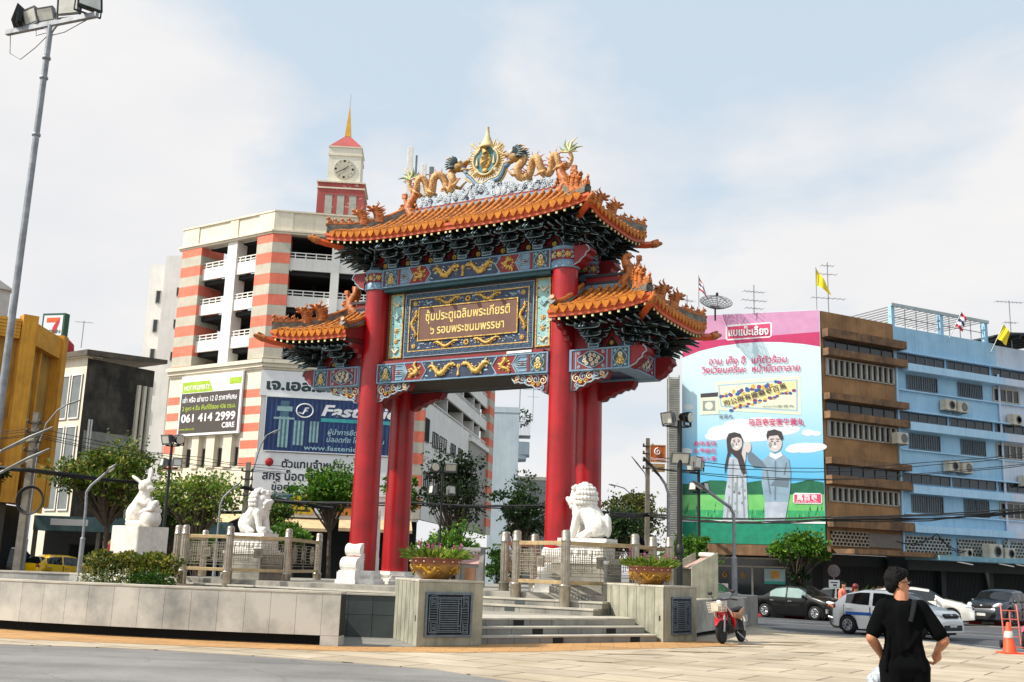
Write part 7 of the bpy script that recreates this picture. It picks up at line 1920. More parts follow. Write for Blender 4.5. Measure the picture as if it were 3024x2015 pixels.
black_lamp('slim black lamp post with a round lamp in front of the banner picture', 7.8, 44, 5.85, ((.0, 5.8, .5, -.4, .5, .4, True, True), (-.3, 5.75, -.7, -.2, .36, .32, False, False), (-.2, 4.95, -.8, .2, .36, .34, True, False), (.25, 4.95, .8, .2, .36, .34, True, False)), .075)

def street_lamp(label, x, y, pts, head, r=.07, thick=2.2, hl=.6, dark=False, group='grey street lamps', z0=0):
    """pts: shaft and arm (dx, z); head: end of the lamp head"""
    r *= .84; t = thing('street_lamp', label, 'street lamp', (x, y, z0), 0, group)
    mb = MB(); mb.tube([(0, 0, 0), (0, 0, thick)], [r * 1.3, r * 1.25], 12); mb.lathe([(r * 2, 0), (r * 2, .04), (r * 1.3, .06)], n=12); mb.lathe([(r * 1.35, thick), (r * 1.4, thick + .02), (r * .9, thick + .09)], n=12)
    mb.tube([(0, 0, thick)] + [(p[0], 0, p[1]) for p in pts], r * .72, 10); mb.build('pole', GALV, t)
    a = V((pts[-1][0], 0, pts[-1][1])); b = V((head[0], 0, head[1])); d = (b - a).normalized()
    mb = MB(); mb.tube([a - d * .05, a + d * .12, a.lerp(b, .55), b], [r * .8, r * 1.3, r * 2.1, r * .8], 10, flat=.5)
    o = mb.build('lamp_head', BLKM if dark else GREYH, t)
    mb = MB(); c = a.lerp(b, .55) - V((0, 0, r * .9)); mb.ell(c, (r * 2.2, r * 1.6, r * .5), 0, (0, -math.atan2(d.z, d.x), 0)); mb.build('lens', LENS, o)
    return t
street_lamp('grey street lamp with a bent arm between the taxi and the rabbit', -16.2, 42, ((-.02, 3.4), (-.06, 4.0), (.08, 4.25), (.6, 4.75)), (.98, 5.12), .085)
street_lamp('tall street lamp rising in front of the blue bolt billboard', -14.15, 60, ((0, 6.5), (.3, 7.9), (.6, 8.5)), (1.4, 8.9), .07)
street_lamp('grey street lamp with a bent arm directly behind the lion by the rabbit', -12.12, 46, ((.02, 3.9), (.12, 4.2), (.4, 4.5)), (.8, 4.87), .07)
street_lamp('grey pole with a big dark lamp head beside the thick black post', 4.93, 33, ((-.0, 4.0), (-.1, 4.3), (-.25, 4.52)), (-.78, 5.12), .07, 2.2, dark=True)
street_lamp('grey street lamp with long bent arm standing behind the motorcycle', 7.75, 37, ((-.0, 3.7), (-.12, 3.92), (-.9, 4.46)), (-1.4, 4.78), .09)
street_lamp('street lamp reaching across the yellow building, the higher of two arms', -20.4, 40, ((0, 4.2), (.6, 4.75), (1.6, 5.3)), (3.4, 6.25), .09, hl=1)
street_lamp('street lamp reaching across the yellow building, the lower of two arms', -20.5, 40.4, ((0, 3.4), (.7, 4.05), (1.7, 4.6)), (3.3, 5.48), .09, hl=1)
street_lamp('street lamp whose head hangs in front of the corner house window', -22.7, 52, ((0, 6.8), (.25, 7.8), (.7, 8.45), (1.1, 8.75)), (1.75, 9.0), .06)
street_lamp('distant street lamp with a long rising arm against the sky', 12.3, 95, ((0, 9.2), (-.2, 10.3)), (-1.4, 11.75), .08)
street_lamp('distant street lamp with a short flat arm against the sky', 11.0, 96, ((0, 8.5), (-.6, 9.0), (-1.3, 9.2)), (-2.0, 9.3), .08)

def utility_pole(label, x, y, z1, w=.28):
    t = thing('utility_pole', label, 'utility pole', (x, y, -.1))
    mb = MB(); mb.add([(-w / 2, -w / 2, 0), (w / 2, -w / 2, 0), (w / 2, w / 2, 0), (-w / 2, w / 2, 0), (-w * .35, -w * .35, z1), (w * .35, -w * .35, z1), (w * .35, w * .35, z1), (-w * .35, w * .35, z1)], [(3, 2, 1, 0), (4, 5, 6, 7), (0, 1, 5, 4), (1, 2, 6, 5), (2, 3, 7, 6), (3, 0, 4, 7)]); mb.build('pole', CONCP, t)
    mb = MB()
    for k in range(4): mb.box((-.28, -w * .5, z1 - .5 - k * .42), (.28, w * .5, z1 - .44 - k * .42)); mb.ell((-.26, -w * .6, z1 - .4 - k * .42), (.06, .06, .09)); mb.ell((.26, -w * .6, z1 - .4 - k * .42), (.06, .06, .09))
    mb.build('crossarm', mat('rusty crossarm', (70, 62, 54), (46, 42, 38)), t)
    return t
t = utility_pole('concrete utility pole with coiled black cable before the yellow building', -21.2, 48, 7.9, .34)
CABL = mat('black cable', (22, 24, 26), rough=.6)
mb = MB()
for k in range(4):
    r = .52 + .025 * k
    mb.tube([(.3 + r * math.cos(a), -.25 - .03 * k, 4.0 + r * 1.05 * math.sin(a)) for a in [2 * PI * j / 24 for j in range(25)]], .028, 5)
mb.build('cable_coil', CABL, t)
utility_pole('concrete utility pole carrying cables and a small orange sign', 8.05, 62, 9.4, .3)
utility_pole('brown cable post rising behind the lion before the white wall sign', -13.7, 57, 6.8, .3)
t = thing('hanging_sign', 'small orange shop sign hung on the utility pole', 'sign', (8.6, 61.7, 7.9))
mb = MB(); mb.box((-.45, 0, .0), (.45, .1, 1.0), 0); rim(mb, -.45, .45, 0, 1.0, 0, .05, 1, .02); mb.box((-.35, 0, -.55), (.4, .08, -.08), 1); mb.build('panel', [mat('sign orange', (206, 104, 44)), mat('sign tan', (190, 160, 110))], t)
mb = MB(); spiral(mb, 0, .6, .22, -.012, 0, w=.04); letter(mb, 'ร้านอาหาร', 0, .12, .2, -.012, 0, .02); letter(mb, '02-222', 0, -.42, .22, -.012, 1, .02); mb.build('lettering', [SIGNW, mat('dark letters', (40, 48, 54))], t)
def cable(label, pts, r, n=1, sag=.25, group='overhead cables', spread=.09):
    t = thing('overhead_cable', label, 'cable', pts[0], 0, group); rr = random.Random(int(abs(pts[0][0] * 10)) + n); o = V(pts[0])
    mb = MB()
    for k in range(n):
        P = []
        j = V((0, rr.uniform(-1, 1), rr.uniform(-1, 1))) * spread
        for i in range(len(pts) - 1):
            a, b = V(pts[i]), V(pts[i + 1])
            for q in range(10):
                u = q / 10; P.append(a.lerp(b, u) - o + j - V((0, 0, sag * (.7 + .5 * rr.random() * (k > 0)) * 4 * u * (1 - u))))
        P.append(V(pts[-1]) - o + j); mb.tube(P, r, 5)
    mb.build('wire', CABL, t)
cable('thick black cable bundle crossing before the banner and the blue building', [(3.0, 52, 4.65), (8.0, 61.5, 4.9), (14.4, 50, 4.35), (26, 47, 5.3)], .03, 6)
cable('thin wires crossing the field picture on the banner', [(6.5, 47, 6.45), (15.0, 50, 6.5), (26, 48, 7.7)], .018, 4, .15, spread=.38)
cable('thick black cable bundle across the gate opening in front of the trees', [(-12, 56, 4.7), (-5, 55, 4.75), (2.4, 55, 4.85), (8, 61.5, 4.9)], .034, 6, .12)
cable('black cable bundle from the coiled cable pole past the trees', [(-30, 50, 6.2), (-21.2, 47.7, 5.2), (-13.7, 56.8, 5.35), (-9, 56.5, 4.4)], .03, 6, .18)
cable('thin dark wires from the coiled cable pole top to the car park', [(-29, 47, 6.5), (-21.2, 47.7, 6.9), (-12, 60, 6.6)], .015, 4, .3, spread=.3)
cable('loose black cable drooping below the blue ledges', [(20.8, 58, 3.7), (23.2, 58.6, 4.2), (25.5, 60.4, 3.4)], .03, 2, .4)
# no parking sign post on the far pavement
t = pole('sign_post', 'round no parking sign with a small plate on a thin post by the shutters', 15.9, 53, 2.1, .03, GALV, cat='traffic sign')
mb = MB(Matrix.Translation((0, -.05, 2.05)) @ Matrix.Rotation(PI / 2, 4, 'X')); mb.lathe([(.3, 0), (.3, .02)], n=24, mi=0); mb.lathe([(.24, .02), (.24, .024)], n=24, mi=1); mb.M = Matrix.Translation((0, -.075, 2.05)); mb.bx((0, 0, 0), (.46, .006, .06), 0, (0, .78, 0)); mb.build('roundel', [mat('faded sign ring', (120, 92, 84), (96, 76, 70)), mat('faded sign face', (92, 92, 98), (74, 74, 80))], t)
mb = MB(); mb.box((-.26, -.06, 1.28), (.26, -.04, 1.62), 0); mb.box((-.18, -.065, 1.48), (.18, -.06, 1.53), 1); mb.box((-.06, -.065, 1.34), (.12, -.06, 1.42), 1); mb.build('plate', [SIGNW, BLACK], t)

# louvred screen at the end of the banner building
t = thing('louvred_screen', 'tall grey louvred screen standing beside the banner', 'screen', (9.1, 59, 0))
mb = MB(); mb.box((-.3, .1, 0), (.28, .6, 12.4)); mb.build('panel', DARKI, t)
mb = MB()
for k in range(84): mb.bx((0, 0, 2 + k * .124), (.56, .12, .09), 0, (.5, 0, 0))
for s in (-.3, .28): mb.box((s - .03, -.06, 0), (s + .04, .1, 12.5))
mb.build('slats', mat('grey slat', (178, 178, 170), (150, 150, 144), s=2), t)

# ---------------------------------------------------------------- roof clutter
def antenna(label, x, y, z, h, bars, a=.3, group='television aerials'):
    t = thing('tv_aerial', label, 'aerial', (x, y, z), a, group)
    mb = MB(); mb.tube([(0, 0, 0), (0, 0, h)], .03, 6); mb.build('mast', ALU, t)
    mb = MB()
    for (zz, L_, n) in bars:
        mb.tube([(-L_ / 2, 0, zz), (L_ / 2, 0, zz)], .016, 5)
        for k in range(n):
            x_ = -L_ / 2 + L_ * k / (n - 1); mb.tube([(x_, -.25, zz), (x_, .25, zz)], .011, 4)
    mb.build('elements', ALU, t)
antenna('aerial with three bars on the banner building roof', 13.4, 58, 15.9, 1.7, ((1.3, 1.2, 6), (.8, 1.4, 6), (.35, 1.0, 5)), .2)
antenna('aerial behind the gold roof tip, by the tricolour flag', 10.0, 60, 15.5, 1.9, ((1.6, .9, 5),), .6)
antenna('tall aerial beside the yellow flag over the banner', 17.7, 58.5, 15.9, 3.3, ((3.1, .7, 4), (2.6, 1.0, 4), (1.2, 1.9, 7)), .1)
antenna('aerial with long boom on the pale end of the blue building', 30.5, 64, 15.8, 3.0, ((2.9, 1.7, 8), (1.6, .8, 5)), .1)
antenna('aerial on the white corner house roof', -31.0, 76, 16.2, 2.0, ((1.9, 1.2, 6),), .2)
antenna('small aerial on the pale blue block framed by the gate', 2.6, 119, 17.8, 4.2, ((3.6, 2.2, 8), (2.8, 1.2, 5)), .1)
t = thing('satellite_dish', 'big black mesh satellite dish on the roof above the pink banner top', 'satellite dish', (11.25, 58, 15.5))
DM = Matrix.Translation((0, 0, .75)) @ Matrix.Rotation(.0, 4, 'Z') @ Matrix.Rotation(rad(38), 4, 'X')
mb = MB(DM.copy())
for k in range(18):
    a = 2 * PI * k / 18; mb.tube([(.9 * q * math.cos(a), .9 * q * math.sin(a), .32 * q * q) for q in (0, .25, .5, .75, 1)], .014, 5)
for q in (.3, .5, .65, .8, .92, 1.0): mb.tube([(.9 * q * math.cos(2 * PI * k / 30), .9 * q * math.sin(2 * PI * k / 30), .32 * q * q) for k in range(31)], .013, 5)
for k in range(3): a = 2 * PI * k / 3 + .5; mb.tube([(.75 * math.cos(a), .75 * math.sin(a), .22), (0, 0, .75)], .016, 5)
mb.cyl((0, 0, .68), (0, 0, .86), .07, 10); mb.build('dish', BLKM, t)
mb = MB(DM.copy()); mb.grid([[(.88 * q * math.cos(2 * PI * k / 24), .88 * q * math.sin(2 * PI * k / 24), .31 * q * q - .005) for k in range(25)] for q in (.05, .3, .55, .8, 1.0)])
msh = mat('dish mesh', (120, 124, 128), rough=.7); nt = msh.node_tree; pb = nt.nodes['Principled BSDF']; pb.inputs['Alpha'].default_value = .38
mb.build('mesh', msh, t)
mb = MB(); mb.tube([(0, .1, 0), (0, .1, .7)], .05, 8); mb.build('mount', BLKM, t)
FLR, FLB_, FLY = mat('flag red', (190, 30, 50)), mat('flag navy', (40, 44, 104)), mat('flag yellow', (238, 212, 20), (226, 196, 16), s=3)
def flag(label, x, y, z, h, tri, lean=0, droop=.6, w=.75, hh=.95):
    t = thing('flag', label, 'flag', (x, y, z))
    tip = V((lean * h, 0, h)); mb = MB(); mb.tube([(0, 0, 0), tip], .022, 6); mb.build('pole', ALU, t)
    mb = MB(); n = 10
    rows = []
    for j in range(11):
        v = j / 10; p = V((lean * (h - v * hh * .95), 0, h - v * hh))
        rows.append([tuple(p + V((w * u * (.55 + .3 * v), .07 * math.sin(u * 7 + v * 2), -droop * u * (1 - .35 * v)))) for u in [k / n for k in range(n + 1)]])
    if tri:
        for j in range(10):
            for k in range(n):
                c = (k * 5 // n)
                c = (0, 1, 2, 1, 0)[min(4, int(j / 2))]
                mb.add([rows[j][k], rows[j][k + 1], rows[j + 1][k + 1], rows[j + 1][k]], [(0, 1, 2, 3)], c, True)
    else: mb.grid(rows, 0)
    mb.build('cloth', [FLR, SIGNW, FLB_] if tri else FLY, t)
flag('red white and blue striped flag on a thin pole above the gate roof tip', 10.2, 57.3, 16.0, 1.85, True, droop=.75, hh=.8, w=.6)
flag('large yellow flag on the corner of the banner roof', 16.75, 57.5, 16.0, 2.6, False, droop=.9, w=1.0, hh=1.0)
flag('red white and blue striped flag leaning from the roof frame of the blue building', 25.4, 61.2, 15.4, 1.9, True, .5, .5, w=.5, hh=.9)
flag('yellow flag leaning from the pale end of the blue building', 28.5, 62.6, 15.1, 1.9, False, .5, .6, .6)
flag('small red and white flag on the car park ledge beside the gate roof', -16.1, 77.6, 16.2, 1.3, True, .1, .5, .4, .8)
t = thing('cell_antenna', 'white vertical phone antennas on a mast behind the gate roof', 'antenna', (-9.0, 90, 27))
mb = MB(); mb.tube([(0, 0, 0), (0, 0, 10.3)], .09, 8); mb.tube([(-.6, 0, 8.2), (1.4, 0, 8.6)], .05, 6); mb.tube([(-.6, 0, 6.4), (1.4, 0, 6.6)], .05, 6); mb.build('mast', GALV, t)
for x, z0, z1, w in ((-.55, 6.3, 11.0, .24), (.72, 6.2, 9.5, .2), (1.4, 6.0, 9.2, .2), (-.85, 7.6, 9.0, .1)):
    mb = MB(); mb.box((x - w, -.3, z0), (x + w, -.1, z1)); mb.build('panel', WHITE if x < 1 else GREYH, t, bevel=.03)
mb = MB(); mb.box((-.15, -.2, 6.9), (.25, .1, 7.6)); mb.box((.35, -.2, 6.9), (.6, .1, 7.5)); mb.build('radio_box', GREYH, t)
t = thing('satellite_dish', 'small pale dish on a pole above the pale blue block', 'satellite dish', (1.1, 119, 19.2))
mb = MB(); mb.tube([(0, 0, 0), (0, 0, 2.4)], .05, 6); mb.build('mast', ALU, t)
mb = MB(Matrix.Translation((0, 0, 2.9)) @ Matrix.Rotation(rad(80), 4, 'X')); mb.lathe([(.02, 0), (.3, .05), (.62, .18)], n=20); mb.build('dish', STRG, t)
t = thing('water_tank', 'round red water tank on the roof of the corner house', 'water tank', (-29.2, 68.6, 14.0))
mb = MB(); mb.lathe([(.7, 0), (.75, .5), (.7, 1.0), (.4, 1.3), (0, 1.4)], n=18); mb.build('tank', KR, t)

# air conditioners on the blue and brown buildings
def aircon_proto(label, x, z, w=.85, h=.62, out=.42, y0=.0):
    F = Matrix.Translation((UC[0], UC[1], 0)) @ Matrix.Rotation(rad(26.5), 4, 'Z') @ Matrix.Translation((x, y0, z))
    t = thing('air_conditioner', label, 'air conditioner', F.translation, rad(26.5), 'air conditioners on the shophouses')
    mb = MB(); mb.box((-w / 2, -out - .12, 0), (w / 2, -.12, h)); mb.build('casing', mat('aged casing', (196, 190, 174), (168, 160, 144), s=3), t, bevel=.02)
    mb = MB(Matrix.Translation((w * .12, -out - .125, h * .5)) @ Matrix.Rotation(PI / 2, 4, 'X')); mb.lathe([(h * .38, 0), (h * .38, .012)], n=20, mi=0)
    for q in (.1, .18, .26, .34): mb.lathe([(h * q, .014), (h * q + .012, .014), (h * q + .012, .02), (h * q, .02)], n=20, mi=1)
    mb.build('fan_grille', [BLACK, GREYH], t)
    mb = MB()
    for s in (-1, 1): mb.box((s * w * .36 - .02, -out - .1, -.05), (s * w * .36 + .02, .0, 0))
    mb.build('bracket', GREYH, t)
    return t
AC0 = None
for (x, z, lb, y0) in ((3.75, 11.35, 'air conditioner left of the pair under the top windows', -.0), (4.75, 11.32, 'air conditioner right of the pair under the top windows', 0), (3.75, 7.85, 'air conditioner left of the pair under the middle windows', 0), (4.85, 7.83, 'air conditioner right of the pair under the middle windows', 0),
        (4.1, 3.1, 'small air conditioner at the left on the aqua canopy', -.5), (6.0, 3.1, 'large air conditioner in the middle on the aqua canopy', -.5), (7.3, 3.1, 'air conditioner at the right on the aqua canopy', -.5), (9.3, 11.0, 'air conditioner alone on the pale end under the top windows', 0), (9.9, 7.4, 'air conditioner alone on the pale end under the middle windows', 0), (-.45, 9.05, 'old air conditioner box at the corner of the brown building', -.3)):
    F = Matrix.Translation((UC[0], UC[1], 0)) @ Matrix.Rotation(rad(26.5), 4, 'Z') @ Matrix.Translation((x, y0, z))
    if AC0 is None: AC0 = aircon_proto(lb, x, z)
    else: dup(AC0, F.translation, rad(26.5), lb, scale=1.25 if 'large' in lb else .75 if 'small' in lb else 1)
# ---------------------------------------------------------------- vehicles
TYRE = mat('tyre rubber', (22, 22, 24), (16, 16, 17), rough=.85)
RIMM = mat('alloy rim', (176, 178, 182), (150, 152, 156), rough=.3, metal=.7)
CARG = mat('car glass', (16, 20, 22), (26, 30, 32), rough=.05, spec=.7)
CARGL = mat('car glass with painted reflection', (150, 172, 166), (120, 140, 136), rough=.06, metal=.3, s=1)  # pale sky reflection put into the glass colour
HEADL = mat('headlamp', (222, 224, 226), rough=.1, spec=.8)
TAILL = mat('tail lamp', (150, 14, 18), rough=.2)
TRIM = mat('black trim', (18, 18, 20), rough=.6)
def lerp_pts(P, x):
    if x <= P[0][0]: return P[0][1]
    for (a, za), (b, zb) in zip(P, P[1:]):
        if x <= b:
            u = (x - a) / (b - a); u = u * u * (3 - 2 * u) * .45 + u * .55
            return za + (zb - za) * u
    return P[-1][1]
def car(label, cat, x, y, a, L, W, roof, belt, wheels, side, ws, rw, paint, wr=.31, z=-.15, glass=None, group=None, stripe=None, name='parked_car', spokes=5, gh=.8, bed=None):
    glass = glass or CARG
    t = thing(name, label, cat, (x, y, z), a, group)
    M0 = Matrix.Translation((-(wheels[0] + wheels[1]) / 2, 0, 0))
    n = 96; S = [L * i / n for i in range(n + 1)]
    def sec(xx):
        w = W / 2 * (1 - .10 * max(0, 1 - xx / .5) ** 2 - .22 * max(0, 1 - (L - xx) / .75) ** 2)
        zb = .2 + .1 * max(0, 1 - xx / .4) + .04 * max(0, 1 - (L - xx) / .4)
        for c in wheels:
            ra = wr + .07
            if abs(xx - c) < ra: zb = max(zb, wr + math.sqrt(max(0, ra * ra - (xx - c) ** 2)) - .02)
        zt, zl = lerp_pts(roof, xx), lerp_pts(belt, xx); zl = min(zl, zt); h = zt - zl; g = min(1, h / .35)
        wt = w * (.93 + (gh - .93) * g)
        zm = max(zb + .02, .52)
        return [(xx, w * .95, zb), (xx, w, min(zm, zl - .1)), (xx, w * .985, max(zb + .04, zl - .12)), (xx, w * .95, zl), (xx, wt * (1 + .02 * g), zl + h * .82), (xx, wt * .9, zt - .012 - .02 * g), (xx, wt * .5, zt + .012), (xx, 0, zt + .02)]
    rows = [sec(q) for q in S]
    body, gls = MB(M0.copy()), {}
    for i in range(n):
        xm = (S[i] + S[i + 1]) / 2
        for k in range(7):
            isg = False
            if k == 3 and any(p < xm < q for p, q in side) and rows[i][5][2] - rows[i][3][2] > .12: isg = True
            if k >= 4 and (ws[0] < xm < ws[1] or rw and rw[0] < xm < rw[1]): isg = True
            for s in (1, -1):
                q4 = [rows[i][k], rows[i + 1][k], rows[i + 1][k + 1], rows[i][k + 1]]
                q4 = [(p[0], p[1] * s, p[2]) for p in q4]
                if s < 0: q4 = q4[::-1]
                (gls.setdefault(('windscreen', ws[0] < xm < ws[1]) if k >= 4 else ('window', s, [j for j, (p, q) in enumerate(side) if p < xm < q][0]), MB(M0.copy())) if isg else body).add(q4[::-1] if True else q4, [(0, 1, 2, 3)], 0, True)
    for e in (0, n):
        r = rows[e]; P = [(p[0], p[1], p[2]) for p in r] + [(p[0], -p[1], p[2]) for p in r[::-1]]
        body.quad(P if e else P[::-1])
    me = None
    for m_, nm, mm in [(body, 'body', paint)] + [(g_, k_[0], glass if k_[0] == 'window' else CARG) for k_, g_ in gls.items()]:
        me_ = m_.mesh(nm, mm)
        import bmesh
        bm = bmesh.new(); bm.from_mesh(me_); bmesh.ops.remove_doubles(bm, verts=bm.verts, dist=.0005); bmesh.ops.recalc_face_normals(bm, faces=bm.faces) if nm == 'body' else None; bm.to_mesh(me_); bm.free()
        o = bpy.data.objects.new(nm, me_); COL.objects.link(o); o.parent = t
        if nm == 'body': bo = o
    mb = MB(M0.copy()); mb.box((.25, -W * .42, .14), (L - .3, W * .42, .34)); 
    for c in wheels: mb.box((c - wr - .05, -W * .46, .15), (c + wr + .05, W * .46, wr * 2))
    mb.build('underbody', TRIM, t)
    for c in wheels:
        for s in (-1, 1):
            F = M0 @ Matrix.Translation((c, s * (W / 2 - .1), wr)) @ Matrix.Rotation(-s * PI / 2, 4, 'X')
            mb = MB(F.copy()); mb.lathe([(wr * .62, -.1), (wr * .92, -.1), (wr, -.06), (wr, .06), (wr * .92, .1), (wr * .62, .1)], n=28)
            wo = mb.build('wheel', TYRE, t)
            mb = MB(F.copy()); mb.lathe([(wr * .64, .02), (wr * .64, .1), (wr * .56, .105), (wr * .54, .03)], n=28, mi=0); mb.lathe([(wr * .6, .0), (wr * .58, .01), (.01, .03)], n=20, mi=1); mb.lathe([(.06, .03), (.06, .09), (.03, .1), (0, .1)], n=12, mi=0)
            for k in range(spokes * 2):
                q = 2 * PI * k / (spokes * 2) + (.18 if k % 2 else -.18) * (5 / spokes) * .6
                mb.tube([(.05 * math.cos(q), .05 * math.sin(q), .085), (wr * .58 * math.cos(q), wr * .58 * math.sin(q), .088)], [.022, .026], 5, 0)
            mb.build('rim', [RIMM, TRIM], wo)
    zf = lerp_pts(roof, L - .35)
    for s in (-1, 1):
        mb = MB(M0.copy()); mb.ell((L - .3, s * W * .355, zf - .1), (.27, .12, .1), 0, (0, .25, -s * .45)); mb.build('headlight', HEADL, t)
        mb = MB(M0.copy()); mb.ell((.1, s * W * .4, lerp_pts(belt, .15) - .1), (.1, .12, .13), 0); mb.build('tail_light', TAILL, t)
        mb = MB(M0.copy()); mx = ws[0] + (ws[1] - ws[0]) * .45; mb.ell((mx, s * (W / 2 + .08), lerp_pts(belt, mx) + .06), (.07, .11, .075)); mb.build('mirror', paint, t)
        for (p, q) in side[:2]:
            mb = MB(M0.copy()); mb.box((p + .05, s * (W / 2 * .985), lerp_pts(belt, p) - .18), (p + .24, s * (W / 2 * .985 + .03), lerp_pts(belt, p) - .145)); mb.build('handle', RIMM if paint.name != 'white car paint' else paint, t)
    mb = MB(M0.copy()); mb.prism([(L - .04, .26), (L + .012, .3), (L + .012, .46), (L - .05, .5)], -W * .32, W * .32, 0); mb.prism([(L - .13, zf - .16), (L - .03, zf - .22), (L - .02, zf - .14), (L - .12, zf - .08)], -W * .24, W * .24, 0); mb.ell((L - .045, 0, zf - .13), (.03, .07, .045), 1); mb.build('grille', [TRIM, RIMM], t)
    mb = MB(M0.copy()); mb.box((L - .0, -.2, .4), (L + .022, .2, .52)); mb.box((-.02, -.2, .5), (.03, .2, .62)); mb.build('number_plate', mat('plate white', (206, 206, 200)), t)
    # door seams
    mb = MB(M0.copy())
    for s in (-1, 1):
        for (p, q) in side[:2]:
            for xx in (p - .06, q + .06): mb.box((xx - .005, s * W / 2 * .97, .32), (xx + .005, s * (W / 2 * 1.001), lerp_pts(belt, xx) - .06))
        if stripe: mb.box((side[0][0] + .02, s * W / 2 * .98, .64), (side[0][1] + .1, s * (W / 2 * 1.004), .74), 1)
    mb.build('seam', [TRIM, mat('blue stripe', (36, 96, 176))], t)
    return t
def paint(n, c, m=0, r=.25): return mat(n, c, tuple(k * .94 for k in c), rough=r, coat=.7, metal=m, s=1.5)
BLKP, WHTP, SILP, GRYP = mat('black car paint', (7, 8, 9), (5, 5, 6), rough=.3, coat=.35, spec=.3), paint('white car paint', (232, 232, 230)), paint('silver car paint', (120, 124, 126), .4), paint('dark grey car paint', (52, 56, 62), .3)
R_SED = [(0, .8), (.08, .93), (.75, .99), (1.4, 1.38), (2.0, 1.46), (2.6, 1.44), (3.35, 1.02), (4.0, .9), (4.38, .74), (4.5, .6)]; B_SED = [(0, .8), (.08, .9), (.75, .95), (1.4, .96), (2.6, .93), (3.35, .95), (4.5, .6)]
car('black saloon parked by the red and white kerb', 'car', 13.45, 50.1, rad(-49), 4.5, 1.72, R_SED, B_SED, (.85, 3.5), ((1.12, 1.98), (2.08, 3.0)), (2.72, 3.32), (.8, 1.36), BLKP, glass=CARGL, spokes=7, group='cars parked along the kerb')
car('grey silver saloon half hidden by the slanted slabs', 'car', 9.9, 53.6, rad(-48), 4.5, 1.72, R_SED, B_SED, (.85, 3.5), ((1.12, 1.98), (2.08, 3.0)), (2.72, 3.32), (.8, 1.36), SILP, group='cars parked along the kerb')
R_HAT = [(0, .8), (.05, 1.0), (.5, 1.36), (1.1, 1.47), (1.9, 1.48), (2.35, 1.42), (3.05, 1.02), (3.6, .9), (3.84, .74), (3.95, .58)]; B_HAT = [(0, .8), (.05, .98), (.5, 1.02), (1.2, .98), (2.35, .93), (3.05, .95), (3.95, .58)]
car('white hatchback with a blue stripe driving past behind the man', 'car', 13.1, 37.0, rad(-51), 3.95, 1.7, R_HAT, B_HAT, (.62, 3.15), ((.55, 1.45), (1.55, 2.6)), (2.42, 3.0), (.1, .52), WHTP, stripe=True, name='hatchback_car', spokes=8, wr=.3)
R_SUV = [(0, .95), (.06, 1.15), (.5, 1.52), (1.2, 1.66), (2.1, 1.68), (2.75, 1.6), (3.5, 1.16), (4.1, 1.04), (4.5, .84), (4.65, .64)]; B_SUV = [(0, .95), (.06, 1.1), (.5, 1.16), (1.2, 1.12), (2.75, 1.06), (3.5, 1.08), (4.65, .64)]
car('pearl white estate car with dark windows beyond the man', 'car', 18.9, 50.3, rad(-24), 4.65, 1.82, [(a, b * .93) for a, b in R_SUV], [(a, b * .93) for a, b in B_SUV], (.85, 3.7), ((.5, 1.7), (1.8, 3.05)), (2.8, 3.45), (.1, .5), paint('pearl car paint', (214, 212, 204)), name='estate_car', wr=.34, group='cars parked along the kerb')
R_PIC = [(0, 1.0), (.02, 1.02), (2.05, 1.04), (2.12, 1.6), (2.4, 1.72), (3.0, 1.72), (3.4, 1.66), (4.05, 1.16), (4.7, 1.08), (5.0, .9), (5.1, .6)]; B_PIC = [(0, 1.0), (2.05, 1.04), (2.3, 1.08), (3.4, 1.08), (4.05, 1.1), (5.1, .6)]
car('dark grey pickup truck facing the camera before the shutters', 'pickup truck', 23.7, 52.1, rad(-138), 5.1, 1.8, [(a, b * .92) for a, b in R_PIC], [(a, b * .92) for a, b in B_PIC], (1.0, 4.1), ((2.25, 2.75), (2.85, 3.7)), (3.45, 4.02), None, GRYP, name='pickup_truck', wr=.37, gh=.84, group='cars parked along the kerb')
car('pale saloon behind the riders, only its rear showing', 'car', 16.2, 52.6, rad(-30), 4.5, 1.72, R_SED, B_SED, (.85, 3.5), ((1.12, 1.98), (2.08, 3.0)), (2.72, 3.32), (.8, 1.36), paint('cream car paint', (206, 204, 192)), group='cars parked along the kerb')
car('yellow taxi behind the low wall under the tree', 'taxi', -23.6, 58.5, rad(58), 4.0, 1.72, R_HAT, B_HAT, (.62, 3.2), ((.55, 1.45), (1.55, 2.6)), (2.42, 3.0), (.1, .52), paint('taxi yellow paint', (236, 188, 12)), z=.1, name='taxi_car')
car('dark blue van with a box back beside the yellow taxi', 'van', -27.4, 60, rad(60), 4.4, 1.8, [(0, 1.2), (.03, 1.7), (1.0, 1.85), (3.0, 1.8), (3.8, 1.1), (4.3, .8), (4.4, .6)], [(0, 1.1), (3, 1.02), (3.8, 1.04), (4.4, .6)], (.8, 3.5), ((.4, 1.6), (1.8, 2.8)), (3.05, 3.75), (.0, .02), paint('dark blue car paint', (40, 58, 76)), z=.1, name='parked_van')

